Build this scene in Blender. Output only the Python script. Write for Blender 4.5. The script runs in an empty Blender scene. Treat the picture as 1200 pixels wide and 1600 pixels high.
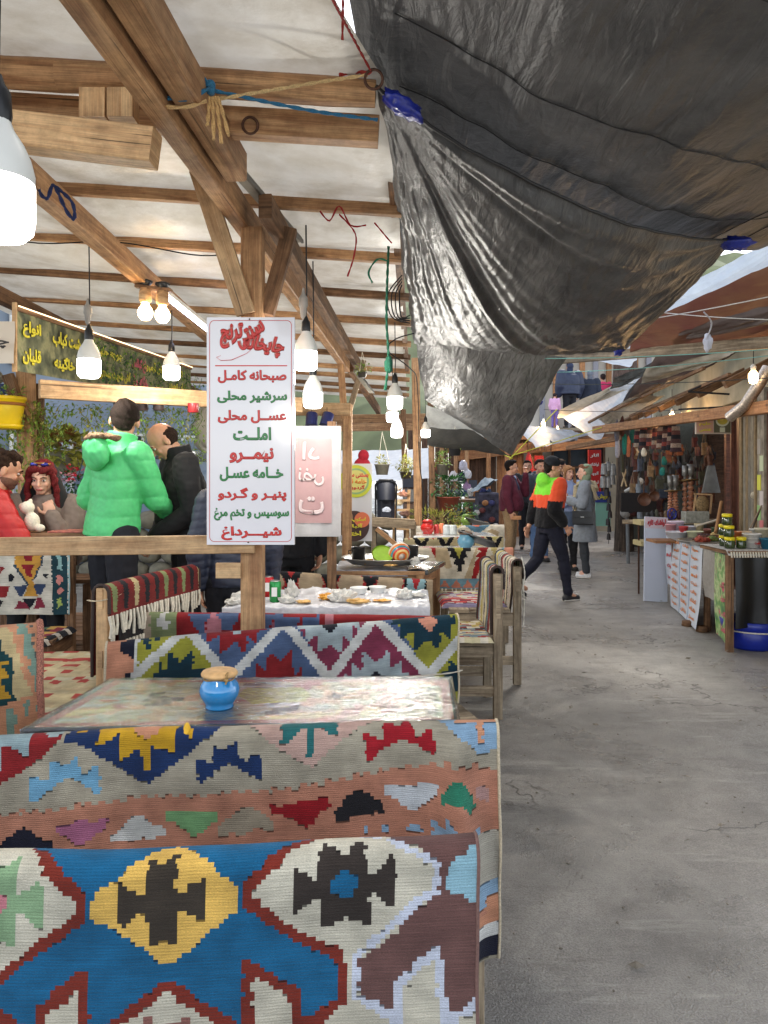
import bpy,math,random
import numpy as np
from mathutils import Vector,Matrix
random.seed(7);np.random.seed(7)
R=math.radians
SC=bpy.context.scene
COL=SC.collection
# -- camera, sky, sun, exposure
F,CX,HY,CH=1155.0,600.0,742.0,1.5
cam_data=bpy.data.cameras.new("camera")
cam=bpy.data.objects.new("camera",cam_data);COL.objects.link(cam)
cam.location=(0,0,CH);cam.rotation_euler=(R(90),0,0)
cam_data.sensor_fit='VERTICAL';cam_data.sensor_height=36.0;cam_data.sensor_width=27.0
cam_data.lens=36.0*F/1600.0
cam_data.shift_y=-(800-HY)/1600.0
cam_data.clip_start=0.05;cam_data.clip_end=500
SC.camera=cam
SUN_EL,SUN_ROT=R(48),R(25)
world=bpy.data.worlds.new("World");SC.world=world;world.use_nodes=True
wn=world.node_tree;wn.nodes.clear()
sky=wn.nodes.new("ShaderNodeTexSky");sky.sky_type='NISHITA';sky.sun_disc=False
sky.sun_elevation=SUN_EL;sky.sun_rotation=SUN_ROT
sky.air_density=1.0;sky.dust_density=1.0;sky.ozone_density=1.0
bg=wn.nodes.new("ShaderNodeBackground");bg.inputs[1].default_value=0.15
wo=wn.nodes.new("ShaderNodeOutputWorld")
cloud=wn.nodes.new("ShaderNodeHueSaturation");cloud.inputs["Saturation"].default_value=0.35
wn.links.new(sky.outputs[0],cloud.inputs["Color"]);wn.links.new(cloud.outputs[0],bg.inputs[0]);wn.links.new(bg.outputs[0],wo.inputs[0])
sun_d=bpy.data.lights.new("sun",'SUN');sun_d.energy=0.8;sun_d.angle=R(14);sun_d.color=(1,0.95,0.88)
sun=bpy.data.objects.new("sun",sun_d);COL.objects.link(sun)
sd=Vector((math.sin(SUN_ROT)*math.cos(SUN_EL),math.cos(SUN_ROT)*math.cos(SUN_EL),math.sin(SUN_EL)))
sun.rotation_euler=sd.to_track_quat('Z','Y').to_euler()
sun.location=(0,0,30)
SC.view_settings.view_transform='Standard';SC.view_settings.look='None'
SC.view_settings.exposure=1.62;SC.view_settings.gamma=1.0;SC.view_settings.use_curve_mapping=False
SC.render.engine='CYCLES'
SC.cycles.max_bounces=8;SC.cycles.diffuse_bounces=4;SC.cycles.glossy_bounces=3
SC.cycles.transparent_max_bounces=10;SC.cycles.transmission_bounces=4
SC.cycles.sample_clamp_indirect=6.0;SC.cycles.caustics_reflective=False;SC.cycles.caustics_refractive=False
def P(px,py,Y):
 """world point at depth Y for a photo pixel"""
 return Vector(((px-CX)/F*Y,Y,CH-(py-HY)/F*Y))
def lin(c):
 """photo-style 0..255 colour to linear"""
 return tuple((v/255.0/12.92)if v/255.0<=0.04045 else((v/255.0+0.055)/1.055)**2.4 for v in c)
 # -- materials
def new_mat(name):
 m=bpy.data.materials.new(name);m.use_nodes=True
 nt=m.node_tree;nt.nodes.clear()
 out=nt.nodes.new("ShaderNodeOutputMaterial");b=nt.nodes.new("ShaderNodeBsdfPrincipled")
 nt.links.new(b.outputs[0],out.inputs[0])
 return m,nt,b,out
def nd(nt,t,**kw):
 n=nt.nodes.new("ShaderNode"+t)
 for k,v in kw.items():
  if k.startswith("i_"):
   n.inputs[k[2:].replace("_"," ")].default_value=v
  else:
   setattr(n,k,v)
 return n
def L(nt,a,b):nt.links.new(a,b)
def ramp(nt,stops,interp='LINEAR'):
 r=nt.nodes.new("ShaderNodeValToRGB");cr=r.color_ramp;cr.interpolation=interp
 while len(cr.elements)<len(stops):cr.elements.new(0.5)
 for e,(p,c)in zip(cr.elements,stops):
  e.position=p;e.color=(c[0],c[1],c[2],1)if hasattr(c,'__len__')else(c,c,c,1)
 return r
def mixc(nt,fac,a,b,blend='MIX'):
 m=nt.nodes.new("ShaderNodeMix");m.data_type='RGBA';m.blend_type=blend
 for s,v in((m.inputs[0],fac),(m.inputs[6],a),(m.inputs[7],b)):
  if hasattr(v,'links')or isinstance(v,bpy.types.NodeSocket):nt.links.new(v,s)
  elif s==m.inputs[0]:s.default_value=v
  else:s.default_value=(v[0],v[1],v[2],1)
 return m.outputs[2]
def bump(nt,b,h,strength=0.3,dist=0.01,prev=None):
 n=nt.nodes.new("ShaderNodeBump");n.inputs["Strength"].default_value=strength
 n.inputs["Distance"].default_value=dist
 nt.links.new(h,n.inputs["Height"])
 if prev:nt.links.new(prev,n.inputs["Normal"])
 nt.links.new(n.outputs[0],b.inputs["Normal"])
 return n.outputs[0]
_mc={}
def plain(name,c,rough=0.6,var=0.12,scale=30,metal=0.0,bmp=0.15,spec=0.5,coat=0.0):
 """a single-coloured material with a little uneven tone and relief"""
 key=("plain",name)
 if key in _mc:return _mc[key]
 m,nt,b,_=new_mat(name);c=lin(c)
 tc=nd(nt,"TexCoord");n=nd(nt,"TexNoise");n.inputs["Scale"].default_value=scale;n.inputs["Detail"].default_value=5
 L(nt,tc.outputs["Object"],n.inputs["Vector"])
 lo=tuple(v*(1-var)for v in c);hi=tuple(min(1,v*(1+var))for v in c)
 r=ramp(nt,[(0.3,lo),(0.7,hi)]);L(nt,n.outputs[0],r.inputs[0]);L(nt,r.outputs[0],b.inputs["Base Color"])
 b.inputs["Roughness"].default_value=rough;b.inputs["Metallic"].default_value=metal
 b.inputs["Specular IOR Level"].default_value=spec
 b.inputs["Coat Weight"].default_value=coat
 if bmp:bump(nt,b,n.outputs[0],bmp,0.004)
 _mc[key]=m;return m
def wood(name,c1,c2,rough=0.65,grain=1.0,stain=0.35,dark=(60,45,32)):
 key=("wood",name)
 if key in _mc:return _mc[key]
 m,nt,b,_=new_mat(name);c1=lin(c1);c2=lin(c2);dk=lin(dark)
 uv=nd(nt,"UVMap");info=nd(nt,"ObjectInfo")
 mp=nd(nt,"Mapping");mp.inputs["Scale"].default_value=(1.6,22,1);L(nt,uv.outputs[0],mp.inputs[0])
 n1=nd(nt,"TexNoise");n1.inputs["Scale"].default_value=1.5;n1.inputs["Detail"].default_value=6
 n1.inputs["Distortion"].default_value=0.9
 L(nt,mp.outputs[0],n1.inputs["Vector"])
 mp2=nd(nt,"Mapping");mp2.inputs["Scale"].default_value=(6,260,1);L(nt,uv.outputs[0],mp2.inputs[0])
 n2=nd(nt,"TexNoise");n2.inputs["Scale"].default_value=1.0;n2.inputs["Detail"].default_value=3
 L(nt,mp2.outputs[0],n2.inputs["Vector"])
 r=ramp(nt,[(0.32,c2),(0.5,tuple((a+d)/2 for a,d in zip(c1,c2))),(0.66,c1)]);L(nt,n1.outputs[0],r.inputs[0])
 r2=ramp(nt,[(0.35,0.62),(0.62,1.0)]);L(nt,n2.outputs[0],r2.inputs[0])
 col=mixc(nt,0.8*grain,r.outputs[0],r2.outputs[0],'MULTIPLY')
 tc=nd(nt,"TexCoord")
 n3=nd(nt,"TexNoise");n3.inputs["Scale"].default_value=3.2;n3.inputs["Detail"].default_value=5;L(nt,tc.outputs["Object"],n3.inputs["Vector"])
 r3=ramp(nt,[(0.52,0.0),(0.75,1.0)]);L(nt,n3.outputs[0],r3.inputs[0])
 mm=nd(nt,"Math",operation='MULTIPLY');L(nt,r3.outputs[0],mm.inputs[0]);mm.inputs[1].default_value=stain
 col=mixc(nt,mm.outputs[0],col,dk)
 mp3=nd(nt,"Mapping");mp3.inputs["Scale"].default_value=(2.2,7.5,1);L(nt,uv.outputs[0],mp3.inputs[0])
 vo=nd(nt,"TexVoronoi");vo.inputs["Scale"].default_value=1.0;L(nt,mp3.outputs[0],vo.inputs["Vector"])
 r4=ramp(nt,[(0.04,1.0),(0.09,0.25),(0.14,0.0)]);L(nt,vo.outputs["Distance"],r4.inputs[0])
 mk=nd(nt,"Math",operation='MULTIPLY');L(nt,r4.outputs[0],mk.inputs[0]);mk.inputs[1].default_value=0.75
 col=mixc(nt,mk.outputs[0],col,tuple(v*0.55 for v in lin((96,58,30))))
 mp5=nd(nt,"Mapping");mp5.inputs["Scale"].default_value=(1.1,70,1);L(nt,uv.outputs[0],mp5.inputs[0])
 n5=nd(nt,"TexNoise");n5.inputs["Scale"].default_value=1.0;n5.inputs["Detail"].default_value=2;L(nt,mp5.outputs[0],n5.inputs["Vector"])
 r5=ramp(nt,[(0.66,0.0),(0.70,0.8)]);L(nt,n5.outputs[0],r5.inputs[0]);col=mixc(nt,r5.outputs[0],col,tuple(v*0.4 for v in dk))
 n6=nd(nt,"TexNoise");n6.inputs["Scale"].default_value=14;n6.inputs["Detail"].default_value=8;n6.inputs["Roughness"].default_value=0.7;L(nt,tc.outputs["Object"],n6.inputs["Vector"])
 r6=ramp(nt,[(0.35,0.72),(0.6,1.08)]);L(nt,n6.outputs[0],r6.inputs[0]);col=mixc(nt,1.0,col,r6.outputs[0],'MULTIPLY')
 hsv=nd(nt,"HueSaturation");hsv.inputs["Saturation"].default_value=0.88
 mr=nd(nt,"MapRange");mr.inputs[3].default_value=0.78;mr.inputs[4].default_value=1.15
 L(nt,info.outputs["Random"],mr.inputs[0]);L(nt,mr.outputs[0],hsv.inputs["Value"]);L(nt,col,hsv.inputs["Color"])
 L(nt,hsv.outputs[0],b.inputs["Base Color"]);b.inputs["Roughness"].default_value=rough
 b.inputs["Specular IOR Level"].default_value=0.3
 ad=nd(nt,"Math",operation='ADD');L(nt,n1.outputs[0],ad.inputs[0]);L(nt,n2.outputs[0],ad.inputs[1])
 bump(nt,b,ad.outputs[0],0.45,0.003)
 _mc[key]=m;return m
def cloth_attr(name,rib=0.005,rough=0.95,ribs=True,depth=0.0016,fuzz=0.06,fine=900):
 """woven cloth whose colours lie on the mesh faces; ribs run along u"""
 key=("cl",name)
 if key in _mc:return _mc[key]
 m,nt,b,_=new_mat(name)
 at=nd(nt,"Attribute");at.attribute_name="Col"
 uv=nd(nt,"UVMap");sx=nd(nt,"SeparateXYZ");L(nt,uv.outputs[0],sx.inputs[0])
 nz=nd(nt,"TexNoise");nz.inputs["Scale"].default_value=9;nz.inputs["Detail"].default_value=3;L(nt,uv.outputs[0],nz.inputs["Vector"])
 m1=nd(nt,"Math",operation='MULTIPLY_ADD');L(nt,nz.outputs[0],m1.inputs[0]);m1.inputs[1].default_value=rib*1.6;L(nt,sx.outputs[1],m1.inputs[2])
 m2=nd(nt,"Math",operation='MULTIPLY');L(nt,m1.outputs[0],m2.inputs[0]);m2.inputs[1].default_value=2*math.pi/rib
 m3=nd(nt,"Math",operation='SINE');L(nt,m2.outputs[0],m3.inputs[0])
 mpf=nd(nt,"Mapping");mpf.inputs["Scale"].default_value=(fine*0.35,fine,1);L(nt,uv.outputs[0],mpf.inputs[0])
 nf=nd(nt,"TexNoise");nf.inputs["Scale"].default_value=1.0;nf.inputs["Detail"].default_value=2;L(nt,mpf.outputs[0],nf.inputs["Vector"])
 nl=nd(nt,"TexNoise");nl.inputs["Scale"].default_value=14;nl.inputs["Detail"].default_value=6;L(nt,uv.outputs[0],nl.inputs["Vector"])
 mpw=nd(nt,"Mapping");mpw.inputs["Scale"].default_value=(12,300,1);L(nt,uv.outputs[0],mpw.inputs[0])
 nw=nd(nt,"TexNoise");nw.inputs["Scale"].default_value=1.0;nw.inputs["Detail"].default_value=2;L(nt,mpw.outputs[0],nw.inputs["Vector"])
 rl=ramp(nt,[(0.3,0.72),(0.7,1.12)]);L(nt,nl.outputs[0],rl.inputs[0])
 rf=ramp(nt,[(0.3,0.7),(0.7,1.15)]);L(nt,nf.outputs[0],rf.inputs[0])
 rw=ramp(nt,[(0.3,0.82),(0.7,1.1)]);L(nt,nw.outputs[0],rw.inputs[0])
 c=mixc(nt,1.0,at.outputs["Color"],rl.outputs[0],'MULTIPLY')
 c=mixc(nt,0.8,c,rf.outputs[0],'MULTIPLY')
 c=mixc(nt,1.0,c,rw.outputs[0],'MULTIPLY')
 L(nt,c,b.inputs["Base Color"]);b.inputs["Roughness"].default_value=rough
 b.inputs["Specular IOR Level"].default_value=0.15
 b.inputs["Sheen Weight"].default_value=fuzz;b.inputs["Sheen Roughness"].default_value=0.6
 if ribs:
  nn=bump(nt,b,m3.outputs[0],0.36,depth)
  bump(nt,b,nf.outputs[0],0.7,0.003,nn)
 else:
  bump(nt,b,nf.outputs[0],0.4,0.002)
 _mc[key]=m;return m
def emis(name,c,s):
 key=("em",name)
 if key in _mc:return _mc[key]
 m=bpy.data.materials.new(name);m.use_nodes=True;nt=m.node_tree;nt.nodes.clear()
 e=nt.nodes.new("ShaderNodeEmission");e.inputs[0].default_value=(*c,1);e.inputs[1].default_value=s
 o=nt.nodes.new("ShaderNodeOutputMaterial");nt.links.new(e.outputs[0],o.inputs[0])
 _mc[key]=m;return m
def sheet_mat(name,c,rough=0.5,trans=0.5,c2=None,scale=6,bmp=0.5,spec=0.5,dirt=0.3,dirtc=(90,84,74)):
 """plastic or cloth sheeting that lets some light through"""
 key=("sh",name)
 if key in _mc:return _mc[key]
 m,nt,b,out=new_mat(name);c=lin(c);c2=lin(c2)if c2 else tuple(v*0.85 for v in c)
 tc=nd(nt,"TexCoord")
 n=nd(nt,"TexNoise");n.inputs["Scale"].default_value=scale;n.inputs["Detail"].default_value=8;n.inputs["Roughness"].default_value=0.6
 L(nt,tc.outputs["Object"],n.inputs["Vector"])
 n2=nd(nt,"TexNoise");n2.inputs["Scale"].default_value=scale*0.35;n2.inputs["Detail"].default_value=9;n2.inputs["Roughness"].default_value=0.68
 L(nt,tc.outputs["Object"],n2.inputs["Vector"])
 r=ramp(nt,[(0.3,c2),(0.65,c)]);L(nt,n.outputs[0],r.inputs[0])
 r2=ramp(nt,[(0.5,0.0),(0.74,1.0)]);L(nt,n2.outputs[0],r2.inputs[0])
 md=nd(nt,"Math",operation='MULTIPLY');L(nt,r2.outputs[0],md.inputs[0]);md.inputs[1].default_value=dirt
 col=mixc(nt,md.outputs[0],r.outputs[0],lin(dirtc))
 L(nt,col,b.inputs["Base Color"]);b.inputs["Roughness"].default_value=rough
 b.inputs["Specular IOR Level"].default_value=spec
 bump(nt,b,n.outputs[0],bmp,0.02)
 if trans>0:
  t=nd(nt,"BsdfTranslucent");L(nt,col,t.inputs[0]);mx=nd(nt,"MixShader");mx.inputs[0].default_value=trans
  L(nt,b.outputs[0],mx.inputs[1]);L(nt,t.outputs[0],mx.inputs[2]);L(nt,mx.outputs[0],out.inputs[0])
 _mc[key]=m;return m
 # -- objects
def link(o,parent=None):
 COL.objects.link(o)
 if parent is not None:o.parent=parent
 return o
def tag(o,label=None,cat=None,group=None,kind=None):
 if label:o["label"]=label
 if cat:o["category"]=cat
 if group:o["group"]=group
 if kind:o["kind"]=kind
 return o
def wloc(o):
 v=Vector((0,0,0))
 while o is not None:
  v=v+o.location;o=o.parent
 return v
def thing(name,label,cat,loc=(0,0,0),group=None):
 o=bpy.data.objects.new(name,None);o.empty_display_size=0.1;link(o);o.location=Vector(loc)
 return tag(o,label,cat,group)
def copy_tree(o,parent=None):
 c=o.copy();COL.objects.link(c)
 if parent is not None:c.parent=parent
 for ch in list(o.children):copy_tree(ch,c)
 return c
class MB:
 """collects geometry in world coordinates; build() links it as one mesh object"""
 def __init__(s):s.v=[];s.f=[];s.uv=[];s.sm=[];s.mi=[];s.mode=0
 def add(s,verts,faces,uvs=None,smooth=False,mi=0):
  n=len(s.v);s.v+=[tuple(v)for v in verts]
  for i,f in enumerate(faces):
   s.f.append([n+k for k in f]);s.sm.append(smooth);s.mi.append(mi)
   if uvs is not None:s.uv.append(uvs[i])
   else:s.uv.append([(verts[k][0]+verts[k][1]*0.6,verts[k][2]+verts[k][1]*0.3)for k in f])
  return s
 def beam(s,a,b,w,h,up=(0,0,1),ch=0.06,mi=0,jit=0.0):
  """chamfered bar from a to b, w wide, h tall; uv u runs along it"""
  a=Vector(a);b=Vector(b);d=b-a;Lg=d.length
  if Lg<1e-6:return s
  d.normalize();up=Vector(up)
  if abs(d.dot(up))>0.98:up=Vector((0,1,0))
  x=d.cross(up).normalized();z=x.cross(d).normalized()
  c=min(w,h)*ch;W,H=w/2,h/2
  pr=[(-W+c,-H),(W-c,-H),(W,-H+c),(W,H-c),(W-c,H),(-W+c,H),(-W,H-c),(-W,-H+c)]
  per=[0.0]
  for i in range(8):
   p,q=pr[i],pr[(i+1)%8];per.append(per[-1]+math.hypot(p[0]-q[0],p[1]-q[1]))
  ou,ov=random.random()*10,random.random()*10
  vs=[]
  for k,e in enumerate((a,b)):
   jx,jz=random.uniform(-jit,jit),random.uniform(-jit,jit)
   for(i,j)in pr:vs.append(e+x*(i+jx)+z*(j+jz))
  fs=[];us=[]
  for i in range(8):
   j=(i+1)%8
   fs.append((i,j,8+j,8+i));us.append([(ou,ov+per[i]),(ou,ov+per[i+1]),(ou+Lg,ov+per[i+1]),(ou+Lg,ov+per[i])])
  fs.append(tuple(range(7,-1,-1)));us.append([(ou+pr[i][0],ov+pr[i][1])for i in range(7,-1,-1)])
  fs.append(tuple(range(8,16)));us.append([(ou+pr[i][0],ov+pr[i][1])for i in range(8)])
  fs=[f[::-1]for f in fs];us=[u[::-1]for u in us]
  return s.add(vs,fs,us,False,mi)
 def box(s,c,size,rz=0.0,mi=0,ch=0.04):
  c=Vector(c);d=Vector((math.cos(rz),math.sin(rz),0))*size[0]/2
  return s.beam(c-d,c+d,size[1],size[2],ch=ch,mi=mi)
 def tube(s,pts,r,n=8,smooth=True,mi=0,cap=True,sq=1.0):
  pts=[Vector(p)for p in pts];m=len(pts)
  rr=r if hasattr(r,'__len__')else[r]*m
  t0=(pts[1]-pts[0]).normalized();up=Vector((0,0,1))if abs(t0.z)<0.9 else Vector((0,1,0))
  x=t0.cross(up).normalized();vs=[];ln=0;lens=[0]
  for i in range(m):
   t=(pts[min(i+1,m-1)]-pts[max(i-1,0)]).normalized()
   x=(x-t*x.dot(t)).normalized();z=t.cross(x)
   for k in range(n):
    a=2*math.pi*k/n;vs.append(pts[i]+(x*math.cos(a)+z*math.sin(a)*sq)*rr[i])
   if i:ln+=(pts[i]-pts[i-1]).length;lens.append(ln)
  fs=[];us=[]
  for i in range(m-1):
   for k in range(n):
    k2=(k+1)%n
    fs.append((i*n+k,i*n+k2,(i+1)*n+k2,(i+1)*n+k))
    v0=k/n*6.28*rr[i];v1=(k+1)/n*6.28*rr[i]
    us.append([(lens[i],v0),(lens[i],v1),(lens[i+1],v1),(lens[i+1],v0)])
  s.add(vs,fs,us,smooth,mi)
  if cap:
   for ring,o in(([vs[k]for k in range(n)][::-1],0),([vs[(m-1)*n+k]for k in range(n)],1)):
    s.add(ring,[tuple(range(n))],None,False,mi)
  return s
 def lathe(s,prof,c,n=24,smooth=True,mi=0,axis=None,squash=1.0):
  """prof: list of (r, z); spun about the vertical through c"""
  c=Vector(c);vs=[];q=None
  if axis is not None:q=Vector(axis).to_track_quat('Z','Y')
  for(r,z)in prof:
   for k in range(n):
    a=2*math.pi*k/n;p=Vector((r*math.cos(a),r*math.sin(a)*squash,z))
    if q:p=q@p
    vs.append(c+p)
  fs=[];us=[]
  for i in range(len(prof)-1):
   for k in range(n):
    k2=(k+1)%n;fs.append((i*n+k,i*n+k2,(i+1)*n+k2,(i+1)*n+k))
    us.append([(k/n,prof[i][1]),((k+1)/n,prof[i][1]),((k+1)/n,prof[i+1][1]),(k/n,prof[i+1][1])])
  s.add(vs,fs,us,smooth,mi)
  if prof[0][0]>1e-4:s.add(vs[:n][::-1],[tuple(range(n))],None,False,mi)
  if prof[-1][0]>1e-4:s.add(vs[-n:],[tuple(range(n))],None,False,mi)
  return s
 def ell(s,c,r,n=12,m=8,mi=0,rot=None):
  c=Vector(c);vs=[];
  for i in range(m+1):
   th=math.pi*i/m
   for k in range(n):
    a=2*math.pi*k/n
    p=Vector((r[0]*math.sin(th)*math.cos(a),r[1]*math.sin(th)*math.sin(a),-r[2]*math.cos(th)))
    if rot is not None:p=rot@p
    vs.append(c+p)
  fs=[(i*n+k,i*n+(k+1)%n,(i+1)*n+(k+1)%n,(i+1)*n+k)for i in range(m)for k in range(n)]
  return s.add(vs,fs,None,True,mi)
 def grid(s,fn,nu,nv,smooth=True,mi=0,uvs=(1,1)):
  vs=[fn(i/nu,j/nv)for j in range(nv+1)for i in range(nu+1)]
  fs=[];us=[]
  for j in range(nv):
   for i in range(nu):
    a=j*(nu+1)+i;fs.append((a,a+1,a+nu+2,a+nu+1))
    us.append([(i/nu*uvs[0],j/nv*uvs[1]),((i+1)/nu*uvs[0],j/nv*uvs[1]),((i+1)/nu*uvs[0],(j+1)/nv*uvs[1]),(i/nu*uvs[0],(j+1)/nv*uvs[1])])
  return s.add(vs,fs,us,smooth,mi)
 def build(s,name,mat,parent=None,loc=None,weld=False):
  o0=wloc(parent)if parent is not None else(Vector(loc)if loc is not None else Vector((0,0,0)))
  me=bpy.data.meshes.new(name)
  me.from_pydata([(v[0]-o0.x,v[1]-o0.y,v[2]-o0.z)for v in s.v],[],s.f)
  me.polygons.foreach_set("use_smooth",s.sm)
  uvl=me.uv_layers.new(name="UVMap");flat=[c for f in s.uv for p in f for c in p]
  uvl.data.foreach_set("uv",flat)
  mats=mat if isinstance(mat,(list,tuple))else[mat]
  for m in mats:me.materials.append(m)
  if len(mats)>1:me.polygons.foreach_set("material_index",s.mi)
  me.validate();me.update()
  o=bpy.data.objects.new(name,me);link(o,parent)
  if parent is None and loc is not None:o.location=Vector(loc)
  return o
def beam_thing(name,a,b,w,h,mat,label,cat="beam",group=None,**kw):
 m=MB().beam(a,b,w,h,**kw);c=(Vector(a)+Vector(b))/2
 o=m.build(name,mat,loc=c);return tag(o,label,cat,group,"thing")
def snoise(x,y,seed=0,octaves=4,f=1.0):
 rs=np.random.RandomState(seed);out=np.zeros_like(x,dtype=float);amp=1.0;tot=0
 for o in range(octaves):
  for _ in range(3):
   a=rs.uniform(0,6.28);ph=rs.uniform(0,6.28);k=f*rs.uniform(0.7,1.4)
   out+=amp*np.sin(k*(x*math.cos(a)+y*math.sin(a))+ph+0.7*np.sin(k*0.6*(y*math.cos(a)-x*math.sin(a))+ph))
   tot+=amp
  f*=2.1;amp*=0.5
 return out/tot*1.8
def np_mesh(name,V,Fq,mat,parent=None,loc=(0,0,0),cols=None,uv=None,smooth=True):
 """mesh from numpy arrays: V (n,3), Fq (m,4); cols (m,3) linear per face; uv (m,4,2)"""
 o0=wloc(parent)if parent is not None else Vector(loc)
 me=bpy.data.meshes.new(name);n,m=len(V),len(Fq)
 me.vertices.add(n);me.vertices.foreach_set("co",(V-np.array(o0)).astype(np.float32).ravel())
 me.loops.add(m*4);me.loops.foreach_set("vertex_index",Fq.astype(np.int32).ravel())
 me.polygons.add(m);me.polygons.foreach_set("loop_start",np.arange(m,dtype=np.int32)*4)
 me.polygons.foreach_set("use_smooth",np.full(m,smooth))
 me.update(calc_edges=True)
 if uv is not None:
  l=me.uv_layers.new(name="UVMap");l.data.foreach_set("uv",uv.astype(np.float32).ravel())
 if cols is not None:
  ca=me.color_attributes.new("Col",'FLOAT_COLOR','CORNER')
  c4=np.ones((m,4,4),dtype=np.float32);c4[:,:,:3]=cols[:,None,:]
  ca.data.foreach_set("color",c4.ravel())
 me.materials.append(mat);me.validate()
 o=bpy.data.objects.new(name,me);link(o,parent)
 if parent is None:o.location=Vector(loc)
 return o
 # -- textile patterns
def inpoly(x,y,poly):
 ins=np.zeros(x.shape,bool);n=len(poly);j=n-1
 for i in range(n):
  xi,yi=poly[i];xj,yj=poly[j]
  if yi!=yj:
   c=((yi>y)!=(yj>y))&(x<(xj-xi)*(y-yi)/(yj-yi)+xi)
   ins^=c
  j=i
 return ins
def near_line(x,y,pts,hw):
 m=np.zeros(x.shape,bool)
 for(x0,y0),(x1,y1)in zip(pts[:-1],pts[1:]):
  dx,dy=x1-x0,y1-y0;t=np.clip(((x-x0)*dx+(y-y0)*dy)/(dx*dx+dy*dy),0,1)
  m|=(x-x0-t*dx)**2+(y-y0-t*dy)**2<hw*hw
 return m
def paint(x,y,base,items):
 """items: (colour, polygon in photo px) or ('line', colour, pts, half width)"""
 idx=np.zeros(x.shape,int);pal=[lin(base)]
 for it in items:
  if it[0]=='line':mk=near_line(x,y,it[2],it[3]);c=it[1]
  else:mk=inpoly(x,y,it[1]);c=it[0]
  pal.append(lin(c));idx[mk]=len(pal)-1
 return idx,np.array(pal)
def kilim(name,label,A,B,nrm,front,back,r,cell,pattern,seed=1,amp=0.012,snap=2,slits=0.35,cat="kilim",group=None,sag=0.0,flare=0.0,fringe=None,mat=None,edge=None,parent=None,curl=None,topwave=0.004,stiff=0.12,wcell=None):
 """cloth hung over the bar A-B; nrm points to the front side; pattern(px, py) -> (index, palette)"""
 A=Vector(A);B=Vector(B);nrm=Vector(nrm).normalized();W=(B-A).length
 wc=wcell or cell
 nu=max(2,int(round(W/wc)));s0,s1=-back,front
 nv=max(2,int(round((s1-s0)/cell)))
 u=np.linspace(0,W,nu+1);s=np.linspace(s0,s1,nv+1);U,S=np.meshgrid(u,s)
 a=np.abs(S);sg=np.sign(S);q=r*math.pi/2
 th=np.clip(a,0,q)/r
 out=sg*r*np.sin(th);down=r*(1-np.cos(th))+np.clip(a-q,0,None)
 fr=np.clip((a-stiff)/0.35,0,1)
 fold=snoise(U*1.0,S*0.35,seed,3,9.0)*amp*(0.25+fr)*np.clip((a-q*0.3)/0.05,0,1)
 out=out+sg*(np.abs(fold)+flare*fr**1.3)
 if curl:out=out+sg*curl[0]*np.exp(-((W-U-curl[1])/curl[2])**2)*np.clip(a/0.2,0,1.6)
 dz=snoise(U,S*0+1,seed+5,3,5.0)*topwave-sag*np.sin(np.pi*U/W)
 wob=snoise(S,U*0,seed+9,3,9.0)*0.006
 d=(B-A)/W
 X=A.x+d.x*(U+wob)+nrm.x*out;Y=A.y+d.y*(U+wob)+nrm.y*out;Z=A.z+d.z*U-down+dz
 V=np.stack([X.ravel(),Y.ravel(),Z.ravel()],1)
 ii,jj=np.meshgrid(np.arange(nu),np.arange(nv));v0=jj*(nu+1)+ii
 Fq=np.stack([v0,v0+1,v0+nu+2,v0+nu+1],-1).reshape(-1,4)
 uc=(np.arange(nu)+0.5)*W/nu;scn=s0+(np.arange(nv)+0.5)*(s1-s0)/nv
 UC,SCn=np.meshgrid(uc,scn)
 kx,kv=snap*cell,snap*cell
 us_=(np.floor(UC/kx)+0.5)*kx;ss_=(np.floor(SCn/kv)+0.5)*kv
 jt=np.random.RandomState(seed+40).rand(5000)[(np.floor(SCn/kv).astype(int)+2000)%5000];us_=(np.floor((UC+(jt-0.5)*0.9*cell)/kx)+0.5)*kx-(jt-0.5)*0.9*cell
 Ax=A+nrm*r
 Xp=Ax.x+d.x*us_;Yp=Ax.y+d.y*us_;Zp=Ax.z+d.z*us_-ss_+0.4*r
 px=CX+F*Xp/Yp;py=HY-F*(Zp-CH)/Yp
 idx,pal=pattern(px,py)
 col=pal[idx]
 if slits:
  rs=np.random.RandomState(seed+3)
  ch=np.zeros(idx.shape,bool);ch[1:]=idx[1:]!=idx[:-1]
  blk=rs.rand(*idx.shape);bx=np.repeat(rs.rand(idx.shape[0],idx.shape[1]//4+1),4,axis=1)[:,:idx.shape[1]]
  mk=ch&(bx<slits);col[mk]*=0.25
 ab=1+0.11*snoise(UC*0.3,SCn,seed+20,4,30.0)+0.08*snoise(UC,SCn,seed+21,3,14.0)
 col=np.clip(col*ab[...,None],0,1)
 uvq=np.zeros((nv,nu,4,2));w_,h_=W/nu,(s1-s0)/nv
 for k,(du,dv)in enumerate(((0,0),(1,0),(1,1),(0,1))):
  uvq[...,k,0]=(np.arange(nu)+du)[None,:]*w_;uvq[...,k,1]=(np.arange(nv)+dv)[:,None]*h_
 mat=mat or cloth_attr("kilim_weave")
 o=np_mesh(name,V,Fq[:,::-1],mat,parent=parent,loc=tuple((A+B)/2),cols=col.reshape(-1,3),uv=uvq.reshape(-1,4,2)[:,::-1])
 if label:tag(o,label,cat,group)
 G=V.reshape(nv+1,nu+1,3)
 if edge:
  for c_ in(0,nu):MB().tube([Vector(G[i,c_])for i in range(0,nv+1,3)],edge[1],n=6).build("selvage",edge[0],parent=o)
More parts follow.
